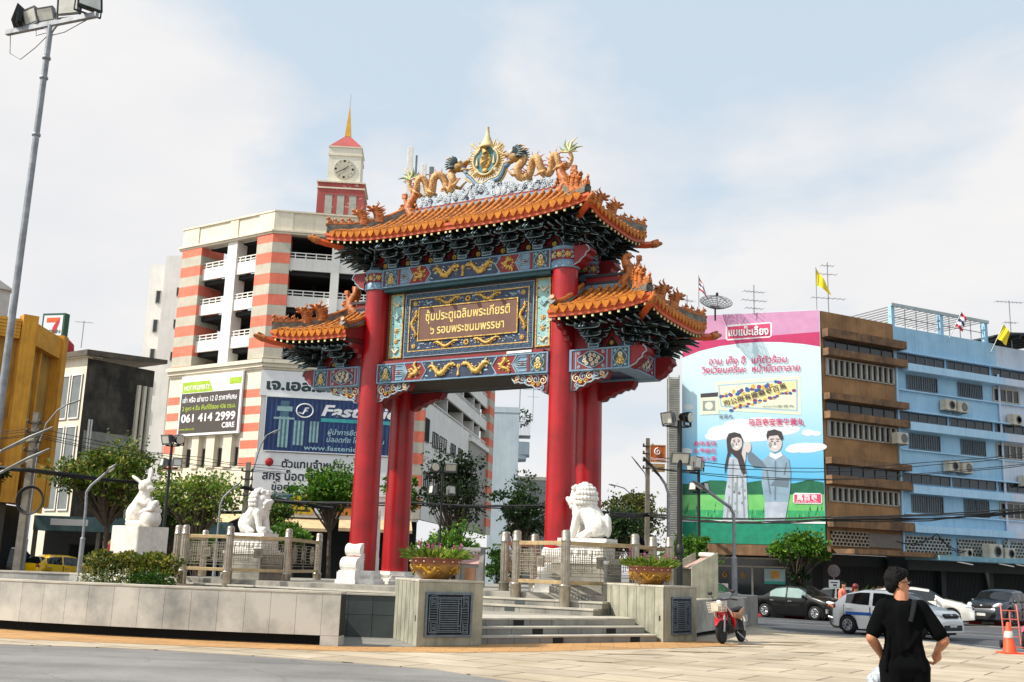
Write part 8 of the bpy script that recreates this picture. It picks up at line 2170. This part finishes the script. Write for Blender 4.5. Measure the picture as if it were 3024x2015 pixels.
def motorbike(label, x, y, a, col, col2, z=0, lean=.1, basket=True, group=None, steer=.0):
    t = thing('motorcycle', label, 'motorcycle', (x, y, z), a, group)
    T = Matrix.Rotation(lean, 4, 'X')
    def whl(c, r):
        mb = MB(T @ Matrix.Translation((c, 0, r)) @ Matrix.Rotation(PI / 2, 4, 'X')); k = .045
        mb.lathe([(r - .075, -k), (r - .02, -k), (r, -.015), (r, .015), (r - .02, k), (r - .075, k), (r - .085, 0)], n=30); w = mb.build('wheel', TYRE, t)
        mb = MB(T @ Matrix.Translation((c, 0, r)) @ Matrix.Rotation(PI / 2, 4, 'X')); mb.lathe([(r - .09, -.03), (r - .07, -.03), (r - .07, .03), (r - .09, .03)], n=30, mi=0); mb.cyl((0, 0, -.06), (0, 0, .06), .05, 12, 1); mb.lathe([(.03, .045), (.11, .045), (.11, .052), (.03, .052)], n=18, mi=0)
        for q in range(14):
            u = 2 * PI * q / 14; mb.tube([(.04 * math.cos(u), .04 * math.sin(u), .03 * (1 if q % 2 else -1)), ((r - .08) * math.cos(u + .25), (r - .08) * math.sin(u + .25), 0)], .005, 4, 0)
        mb.build('rim', [RIMM, TRIM], w)
    whl(.64, .28); whl(-.62, .28)
    E = lambda nm, m: (lambda mb: mb.build(nm, m, t))
    mb = MB(T.copy())
    for s in (-1, 1): mb.tube([(.64, s * .075, .28), (.5, s * .07, .62), (.42, s * .05, .86)], [.028, .03, .025], 8)
    mb.build('fork', RIMM, t)
    mb = MB(T.copy()); mb.tube([(.92, 0, .44), (.82, 0, .55), (.64, 0, .6), (.47, 0, .52), (.36, 0, .38)], [.03, .07, .085, .08, .03], 10, flat=.6); mb.build('mudguard', col, t)
    mb = MB(T.copy())
    mb.tube([(.44, 0, .98), (.46, 0, .86), (.38, 0, .7), (.3, 0, .55)], [.1, .16, .17, .09], 12, flat=.6)
    for s in (-1, 1): mb.tube([(.42, s * .13, .86), (.32, s * .19, .7), (.24, s * .2, .5), (.2, s * .17, .36)], [.05, .08, .08, .03], 8, flat=.4)
    mb.build('fairing', col, t)
    mb = MB(T.copy())
    for s in (-1, 1): mb.tube([(.46, s * .12, .9), (.38, s * .2, .74), (.3, s * .215, .6)], [.02, .05, .03], 8, flat=.4)
    mb.build('decal', col2, t)
    mb = MB(T.copy()); mb.ell((.5, 0, .98), (.11, .14, .11)); mb.build('headlamp_cowl', TRIM, t)
    mb = MB(T.copy()); mb.ell((.58, 0, .97), (.05, .09, .07)); mb.build('headlight', HEADL, t)
    mb = MB(T.copy()); mb.tube([(.3, -.36, 1.02), (.36, -.2, 1.06), (.42, 0, 1.04), (.36, .2, 1.06), (.3, .36, 1.02)], .016, 8); 
    for s in (-1, 1): mb.cyl((.32, s * .26, 1.045), (.29, s * .38, 1.02), .022, 8)
    mb.build('handlebar', TRIM, t)
    for s in (-1, 1):
        mb = MB(T.copy()); mb.tube([(.35, s * .22, 1.06), (.34, s * .28, 1.18)], .008, 5, 0); mb.ell((.34, s * .3, 1.23), (.02, .065, .045), 0); mb.ell((.325, s * .3, 1.23), (.01, .055, .036), 1); mb.build('mirror', [TRIM, RIMM], t)
    mb = MB(T.copy()); mb.tube([(.02, 0, .74), (-.2, 0, .79), (-.45, 0, .8), (-.72, 0, .84), (-.82, 0, .82)], [.07, .11, .12, .1, .04], 12, flat=.5); mb.build('saddle', TRIM, t)
    mb = MB(T.copy())
    for s in (-1, 1): mb.tube([(-.02, s * .1, .66), (-.3, s * .12, .64), (-.6, s * .1, .74), (-.9, s * .05, .84)], [.07, .085, .08, .02], 8, flat=1.1)
    mb.build('side_panel', mat('bronze plastic', (150, 104, 62), (120, 80, 46), rough=.4), t)
    mb = MB(T.copy()); mb.ell((.02, 0, .36), (.2, .13, .14)); mb.cyl((.1, 0, .42), (.36, 0, .5), .08, 12); mb.tube([(.34, 0, .82), (.2, 0, .5), (-.1, 0, .42), (-.4, 0, .55), (-.7, 0, .7)], .045, 8); mb.tube([(-.1, 0, .4), (-.62, .09, .28)], .03, 6); mb.tube([(-.1, 0, .4), (-.62, -.09, .28)], .03, 6); mb.box((-.3, -.09, .3), (.1, .09, .62)); mb.build('engine', mat('engine grey', (52, 52, 54), (34, 34, 36), metal=.4), t)
    mb = MB(T.copy()); mb.tube([(.15, -.1, .3), (-.1, -.14, .22), (-.4, -.15, .3), (-.85, -.15, .4)], [.025, .025, .05, .055], 8); mb.build('exhaust', RIMM, t)
    mb = MB(T.copy()); mb.ell((-.9, 0, .78), (.05, .08, .05), 0); mb.box((-1.0, -.08, .5), (-.98, .08, .66), 1); mb.build('tail_light', [TAILL, mat('plate white', (206, 206, 200))], t)
    mb = MB(T.copy())
    for s in (-1, 1): mb.tube([(-.62, s * .12, .28), (-.55, s * .12, .68)], .022, 6)
    mb.tube([(-.15, .1, .26), (-.22, .32, .02)], .014, 5); mb.build('stand', RIMM, t)
    if basket:
        mb = MB(T.copy()); x0, x1, w0, z0, z1 = .55, .86, .17, .76, 1.0
        for k in range(5):
            z_ = z0 + (z1 - z0) * k / 4; e = .03 * k / 4
            mb.tube([(x0 - e, -w0 - e, z_), (x1 + e, -w0 - e, z_), (x1 + e, w0 + e, z_), (x0 - e, w0 + e, z_), (x0 - e, -w0 - e, z_)], .007, 4)
        for k in range(7):
            y_ = -w0 + 2 * w0 * k / 6; mb.tube([(x1, y_, z0), (x1 + .03, y_ * 1.15, z1)], .006, 4); mb.tube([(x0, y_, z0), (x1, y_, z0)], .006, 4)
        for k in range(6):
            x_ = x0 + (x1 - x0) * k / 5
            for s in (-1, 1): mb.tube([(x_, s * w0, z0), (x_, s * (w0 + .03), z1)], .006, 4)
        mb.build('basket', mat('white wire', (200, 196, 186)), t)
        mb = MB(T.copy()); mb.ell((.74, .04, .86), (.1, .1, .1)); mb.prism([(.89, .78), (.9, .98), (.905, .98), (.895, .78)], -.08, .1); mb.build('basket_cloth', mat('pale cloth', (210, 200, 180), (180, 168, 148), s=12), t)
    return t
motorbike('red motorcycle with a white front basket parked on the paving', 5.72, 27.62, math.atan2(-.835, -.55), paint('red plastic', (186, 16, 34)), paint('white plastic', (220, 220, 220)), 0, .12)
motorbike('motorcycle beside the pink hand truck, mostly out of view', 14.35, 29.3, math.atan2(-.5, -.87), paint('pink plastic', (170, 70, 90)), paint('white plastic', (220, 220, 220)), 0, .08, False)
RB = motorbike('motorcycle carrying two riders behind the white hatchback', 12.65, 41.6, rad(-45), BLKP, paint('red plastic', (186, 16, 34)), -.15, 0, False)
RB.location.x += .45
motorbike('motorcycle with a red tail lamp parked by the dark blue van', -27.2, 54.5, rad(95), BLKP, paint('red plastic', (186, 16, 34)), .15, 0, False)

# ---------------------------------------------------------------- small street things
t = thing('traffic_cone', 'orange traffic cone with a silver band by the hand truck', 'traffic cone', (12.35, 27.05, 0))
CONE = mat('cone orange', (232, 84, 40), (208, 70, 34), rough=.5, s=3)
mb = MB(); mb.prism([(-.24, -.24), (.24, -.24), (.24, .24), (-.24, .24)], 0, .035, 0, 'xy'); mb.lathe([(.17, .035), (.16, .06), (.045, .72), (.035, .74)], n=24); mb.build('cone', CONE, t)
mb = MB(); mb.lathe([(.117, .37), (.117, .375), (.09, .53), (.088, .53)], n=24); mb.build('band', mat('silver band', (176, 176, 170)), t)
t = thing('hand_truck', 'pink red tubular hand truck standing behind the traffic cone', 'hand truck', (13.5, 29.4, 0), -.25)
HT = mat('faded red tube', (206, 104, 92), (180, 84, 74), rough=.5)
mb = MB()
for s in (-1, 1): mb.tube([(s * .2, -.1, .1), (s * .2, .08, .75), (s * .2, .16, 1.05), (s * .2, .26, 1.12)], .02, 6)
for k in range(4): z_ = .3 + k * .22; mb.tube([(-.2, -.1 + (z_ - .1) * .27, z_), (.2, -.1 + (z_ - .1) * .27, z_)], .015, 6)
mb.tube([(0, -.04, .3), (0, .14, .96)], .014, 6); mb.build('frame', HT, t)
mb = MB(); mb.box((-.24, -.34, .03), (.24, -.08, .05)); mb.build('toe_plate', HT, t)
for s in (-1, 1):
    mb = MB(); mb.cyl((s * .24, .0, .1), (s * .3, .0, .1), .1, 16); mb.build('wheel', TYRE, t)
t = thing('food_cart', 'street stall with a tan awning and red valance under the tree', 'stall', (-17.6, 52.5, 0))
mb = MB(); mb.prism([(-.9, 2.25), (.0, 2.6), (.9, 2.25), (.9, 2.15), (-.9, 2.15)], -1.1, 1.1, 0, 'yz'); mb.build('awning', mat('striped tan awning', (190, 160, 110), (150, 116, 76), s=5), t)
mb = MB()
for k in range(9): mb.prism([(-1.1 + k * .245, 2.15), (-.86 + k * .245, 2.15), (-.9 + k * .245, 1.78), (-1.0 + k * .245, 1.7), (-1.08 + k * .245, 1.8)], -.93, -.9)
mb.build('valance', mat('red cloth', (176, 40, 50), (146, 30, 40), s=6), t)
mb = MB()
for s in (-1, 1):
    for q in (-.85, .85): mb.tube([(s * 1.05, q, 0), (s * 1.05, q, 2.3)], .03, 6)
mb.box((-1.05, -.8, .75), (1.05, .8, .85)); mb.box((-1.0, -.75, .3), (1.0, .75, .75)); mb.build('counter', mat('dark stall wood', (84, 62, 46)), t)
t = thing('street_canopy', 'faded teal canopy strip over the dark shops beside the yellow building', 'canopy', (-23.6, 60.6, 0), rad(6))
mb = MB(); mb.box((-2.5, 0, 2.9), (8, 2, 3.7)); mb.build('fascia', mat('faded teal board', (92, 124, 128), (60, 88, 92), s=1.2), t)
mb = MB(); mb.box((-2.5, 2.2, 0), (8, 2.5, 2.95)); mb.build('back_wall', DARKI, t)
mb = MB()
for x in (-2.4, 1, 4.4, 7.8): mb.box((x - .1, .1, 0), (x + .1, .3, 2.9))
mb.build('pillar', CONCP, t)
mb = MB(); mb.box((-1.6, -.03, 3.2), (.4, 0, 3.55)); mb.build('name_strip', SIGNW, t)

# ---------------------------------------------------------------- people
SKIN = mat('tanned skin', (188, 128, 92), (168, 108, 76), rough=.5, s=6)
SKINP = mat('pale skin', (206, 152, 118), (186, 130, 98), rough=.5, s=6)
HAIR = mat('black hair', (10, 9, 9), (18, 15, 14), rough=.75, s=20, spec=.15)
BCOT = mat('black cotton', (9, 10, 11), (5, 6, 7), rough=1, s=7, bump=.12, bs=22, spec=.08)
BTRO = mat('black trousers', (9, 10, 12), (6, 7, 8), rough=1, s=5, spec=.1)
def hand(mb, wrist, d, up, curl=.6, s=1, k=1):
    """palm with five bent fingers; d = pointing direction, up = back of the hand, s = side of the thumb"""
    d = d.normalized(); x = d.cross(up).normalized() * s; up = x.cross(d).normalized() * s
    w = V(wrist); pc = w + d * .05 * k
    mb.cap(w - d * .01, w + d * .02 * k, .03 * k, .034 * k); mb.ell(pc, (.043 * k,) * 3); mb.cap(pc - x * .02 * k, pc + d * .035 * k - x * .022 * k, .021 * k, .018 * k); mb.cap(pc + x * .02 * k, pc + d * .035 * k + x * .022 * k, .021 * k, .018 * k); mb.cap(pc, pc + d * .04 * k, .022 * k, .019 * k)
    for i, (o, L_) in enumerate(((-.034, .066), (-.012, .08), (.011, .074), (.033, .056))):
        p = pc + d * .045 * k + x * o * k; a = 0; q = p
        for j, f in enumerate((.45, .32, .23)):
            a += curl * (.7 + .1 * i) * (.8 if j == 0 else 1.1)
            n_ = q + (d * math.cos(a) - up * math.sin(a)) * L_ * f * k
            mb.cap(q, n_, (.0098 - .001 * j) * k, (.0092 - .001 * j) * k, n=8); q = n_
    p = w + d * .025 * k - x * .032 * k; p2 = p + (d * .6 - x * .7 - up * .3).normalized() * .036 * k; mb.cap(p, p2, .0135 * k, .0115 * k, n=8); mb.cap(p2, p2 + (d * .9 - x * .1 - up * .4).normalized() * .03 * k, .0115 * k, .009 * k, n=8)

# the man in black in the foreground: seen from behind, head turned to the right
man = thing('person', 'man in a black T-shirt and glasses walking away, holding a white plastic bag', 'person', (3.36, 9.3, 0), rad(-14)); man.scale = (.99, .99, .99)
# local frame: -y towards the camera side (his back), x to the right
SHL, SHR = V((-.145, .02, 1.425)), V((.15, .02, 1.425))
ELL, WRL = V((-.262, -.03, 1.15)), V((-.165, .1, .995))
ELR, WRR = V((.322, .0, 1.15)), V((.292, .2, 1.055))
mb = MB(); HC = V((-.03, .045, 1.605))
mb.cap((-.0, .01, 1.4), (-.0, .025, 1.54), .066, .058); mb.ell(HC + V((0, 0, .025)), (.088, .078, .105)); mb.ell(HC + V((.02, .0, -.045)), (.072, .062, .08))
F_ = V((.92, .39, -.05)).normalized(); S_ = V((.39, -.92, 0)).normalized()     # face direction, his right
fp = lambda f, s, u: HC + F_ * f + S_ * s + V((0, 0, u))
mb.ell(fp(.045, 0, -.06), (.045, .045, .055)); mb.ell(fp(.062, 0, -.095), (.026, .026, .02)); mb.cap(fp(.078, 0, .015), fp(.105, 0, -.025), .009, .014); mb.ell(fp(.1, 0, -.028), (.014, .014, .012)); mb.ell(fp(.082, 0, -.058), (.018, .02, .008)); mb.ell(fp(.08, 0, -.072), (.016, .018, .008))
mb.ell(fp(.07, .03, .025), (.02, .025, .012)); mb.ell(fp(.055, .045, -.03), (.03, .02, .03)); mb.ell(fp(.07, -.03, .025), (.02, .025, .012))
mb.ell(fp(-.008, .082, -.01), (.026, .012, .034), rot=(0, -.2, .4)); mb.ell(fp(-.004, .082, -.035), (.014, .012, .016)); mb.ell(fp(-.008, -.082, -.01), (.026, .012, .034))
for a, b, c, s in ((SHL, ELL, WRL, -1), (SHR, ELR, WRR, 1)):
    mb.cap(a, b, .056, .045); m_ = b.lerp(c, .35); mb.cap(b, m_, .045, .044); mb.cap(m_, c, .044, .029)
mb.cap((-.09, 0, 1.38), (.09, 0, 1.38), .065, .065); mb.cap((0, .02, 1.34), (0, .02, 1.0), .08, .08)
for s in (-1, 1): mb.cap((s * .08, 0, .9), (s * .1, .03 * s, .5), .085, .06); mb.cap((s * .1, .03 * s, .5), (s * .1, -.05 * s, .1), .055, .04); mb.cap((s * .1, -.06, .04), (s * .11, .14, .03), .04, .03)
hand(mb, WRL, V((.22, .1, -.62)), V((-.6, -.6, .2)), .75, -1); hand(mb, WRR, V((-.12, .25, -.8)), V((.9, -.2, -.1)), .95, 1)
body = remeshed(mb, 'body', SKIN, .0085, 2, man)
mb = MB()   # T-shirt
mb.cap((-.105, .015, 1.39), (.11, .015, 1.39), .078, .078); mb.cap((0, .01, 1.36), (0, .005, 1.1), .125, .125)
for s in (-1, 1): mb.cap((s * .07, .01, 1.32), (s * .055, .005, 1.12), .098, .098); mb.cap((s * .055, .005, 1.12), (s * .08, .005, .9), .1, .118)
mb.cap((-.06, .01, .87), (.06, .01, .87), .128, .128); mb.cap((-.055, .02, 1.43), (.055, .02, 1.43), .062, .062)
for a, b in ((SHL, ELL), (SHR, ELR)):
    q = a.lerp(b, .8); mb.cap(a + V((0, -.0, -.01)), q, .07, .068)
for k in range(9):   # folds
    x0 = -.12 + .03 * k; mb.cap((x0, -.088, 1.2 - .06 * (k % 3)), (x0 * 1.35 + .02 * (k % 2), -.106, .9), .012, .016)
mb.cap((-.15, -.06, 1.28), (-.03, -.12, 1.05), .018, .014); mb.cap((.15, -.06, 1.25), (.02, -.12, 1.08), .018, .014); mb.cap((.14, 0, 1.05), (.165, -.01, .84), .03, .03); mb.cap((-.14, 0, 1.05), (-.165, -.01, .84), .03, .03)
shirt = remeshed(mb, 't_shirt', BCOT, .012, 3, man)
import bmesh
bm = bmesh.new(); bm.from_mesh(shirt.data); bmesh.ops.bisect_plane(bm, geom=bm.verts[:] + bm.edges[:] + bm.faces[:], plane_co=(0, 0, .815), plane_no=(.04, .1, -1), clear_outer=True); bm.to_mesh(shirt.data); bm.free()
mb = MB(); 
for s in (-1, 1): mb.cap((s * .085, 0, .93), (s * .105, .03 * s, .5), .125, .092); mb.cap((s * .105, .03 * s, .5), (s * .105, -.05 * s, .08), .09, .075)
mb.cap((-.07, 0, .93), (.07, 0, .93), .135, .135); remeshed(mb, 'trousers', BTRO, .016, 3, man)
for s in (-1, 1):
    mb = MB(); mb.cap((s * .105, -.07, .05), (s * .115, .17, .04), .052, .045); mb.build('shoe', TRIM, man)
rr = random.Random(6)
mb = MB(); mb.ell(HC + V((0, 0, .045)) - F_ * .02, (.092, .085, .092)); mb.ell(HC - F_ * .05 + V((0, 0, -.01)), (.06, .06, .075)); mb.ell(HC + F_ * .03 + V((0, 0, .098)), (.07, .064, .042)); mb.ell(HC - F_ * .03 + S_ * .055 + V((0, 0, .03)), (.05, .035, .07), rot=(0, 0, .4)); mb.ell(HC - F_ * .03 - S_ * .055 + V((0, 0, .03)), (.05, .035, .07), rot=(0, 0, .4))
for k in range(420):
    v = rdir()
    if v.z < -.1: continue
    p = HC + V((0, 0, .05)) - F_ * .015 + V((v.x * .084, v.y * .078, v.z * .086)); mb.cap(p, p + (v * .6 + V((0, 0, .6)) + F_ * .4 + rdir() * .4).normalized() * rr.uniform(.01, .024), .006, .003, n=5)
remeshed(mb, 'hair', HAIR, .005, 1, man)
mb = MB()
for s in (-1, 1):
    mb.tube([fp(.098, s * .036 + .026 * math.cos(u), .018 + .017 * math.sin(u)) for u in [2 * PI * k / 16 for k in range(17)]], .0035, 5, 0)
    mb.tube([fp(.096, s * .062, .026), fp(.05, s * .085, .022), fp(-.01, s * .09, .012), fp(-.03, s * .088, -.01)], .0035, 5, 0)
    mb.ell(fp(.088, s * .032, .016), (.012, .012, .009), 1, n=8, m=6)
mb.tube([fp(.1, -.01, .02), fp(.1, .01, .02)], .003, 5, 0); mb.build('glasses', [TRIM, mat('eye white', (200, 196, 190))], man)
mb = MB(); P = [(.085, .1, 1.45), (.1, .0, 1.475), (.09, -.07, 1.44), (.07, -.105, 1.37), (.05, -.118, 1.3)]
mb.tube(P, .022, 6, flat=.25); mb.build('strap', mat('grey nylon strap', (26, 28, 31), (18, 20, 22), rough=.9, spec=.2), man)
bag = thing('plastic_bag', 'crumpled translucent white plastic bag hanging from the walking man’s hand', 'bag', (3.36, 9.3, 0), rad(-14)); bag.scale = (.99, .99, .99)
mb = MB(); rr = random.Random(12); base = WRL + V((.02, .0, -.05))
rows = []
for j in range(13):
    v = j / 12; r = .014 + .062 * math.sin(min(1, v * 1.15) * PI * .62) ; c = base + V((-.09 * v, -.03 * v, -.19 * v))
    rows.append([tuple(c + V((r * math.cos(u) * (1 + .28 * math.sin(u * 5 + j * 1.3)), r * .6 * math.sin(u) * (1 + .3 * math.cos(u * 4 - j)), .012 * math.sin(u * 6 + j)))) for u in [2 * PI * k / 22 for k in range(22)]])
mb.grid(rows, 0, True, True); mb.quad(rows[-1])
mb.build('bag', mat('white film', (186, 196, 204), (130, 142, 152), rough=.3, s=30, spec=.5, trans=.25), bag)

def simple_person(label, x, y, z, a, shirt, skin, hair, sit=True, helmet=None, arms=0):
    t = thing('person', label, 'person', (x, y, z), a)
    mb = MB(); h0 = 0
    mb.cap((0, 0, .12), (.02, 0, .45), .13, .14); mb.cap((.02, -.12, .46), (.02, .12, .46), .075, .075); mb.cap((.03, 0, .5), (.05, 0, .62), .05, .048); mb.ell((.07, 0, .72), (.095, .075, .115)); mb.ell((.16, 0, .7), (.022, .015, .02)); mb.ell((.12, 0, .64), (.05, .04, .035))
    for s in (-1, 1):
        mb.cap((.02, s * .18, .44), (.1, s * .22, .2), .05, .042); mb.cap((.1, s * .22, .2), (.36, s * .18, .26), .04, .03); hand(mb, (.36, s * .18, .26), V((1, 0, -.1)), V((0, 0, 1)), .7, s)
        K_ = V((.36, s * .14, .04)) if sit else V((.02, s * .1, -.4)); A_ = V((.3, s * .15, -.38)) if sit else V((0, s * .1, -.8)); mb.cap((.0, s * .09, .06), K_, .09, .075); mb.cap(K_, A_, .065, .045); mb.cap(A_ - V((0, 0, .04)), A_ + V((.14, 0, -.06)), .04, .03); mb.ell((.07, s * .08, .72), (.02, .012, .03))
    remeshed(mb, 'body', skin, .014, 2, t)
    mb = MB(); mb.cap((0, 0, .1), (.02, 0, .44), .15, .16); mb.cap((.02, -.13, .455), (.02, .13, .455), .085, .085)
    for s in (-1, 1): mb.cap((.02, s * .18, .44), (.075, s * .21, .28), .066, .06)
    remeshed(mb, 'shirt', shirt, .018, 3, t)
    mb = MB()
    for s in (-1, 1): K_ = V((.36, s * .14, .04)) if sit else V((.02, s * .1, -.4)); A_ = V((.3, s * .15, -.36)) if sit else V((0, s * .1, -.78)); mb.cap((.0, s * .09, .06), K_, .1, .085); mb.cap(K_, A_, .08, .06)
    remeshed(mb, 'trousers', BTRO, .018, 3, t)
    mb = MB(); mb.ell((.05, 0, .76), (.105, .09, .105)); mb.ell((.0, 0, .7), (.07, .08, .1))
    if helmet: mb.ell((.06, 0, .78), (.125, .115, .12)); remeshed(mb, 'helmet', helmet, .012, 1, t)
    else: mb.ell((-.03, 0, .64), (.05, .07, .1)); remeshed(mb, 'hair', hair, .012, 1, t)
    mb = MB(); mb.tube([(.155, -.06, .735), (.165, 0, .735), (.155, .06, .735)], .014, 6); mb.build('glasses', TRIM, t)
    return t
simple_person('pillion rider in a salmon shirt and dark glasses holding up a hand', 12.85, 41.85, .72, rad(-45), mat('salmon shirt', (222, 128, 108), (200, 108, 90), s=5), SKINP, HAIR)
simple_person('rider in a red and white top and red helmet behind the white hatchback', 13.2, 41.5, .62, rad(-45), mat('red and white top', (206, 200, 200), (170, 40, 52), s=9, lo=.45, hi=.52), SKIN, HAIR, helmet=mat('red helmet', (120, 34, 34), rough=.25))
t = simple_person('dark haired person standing behind the railing, only the head showing', 4.3, 34.3, 1.87, rad(120), BCOT, SKIN, HAIR, sit=False)
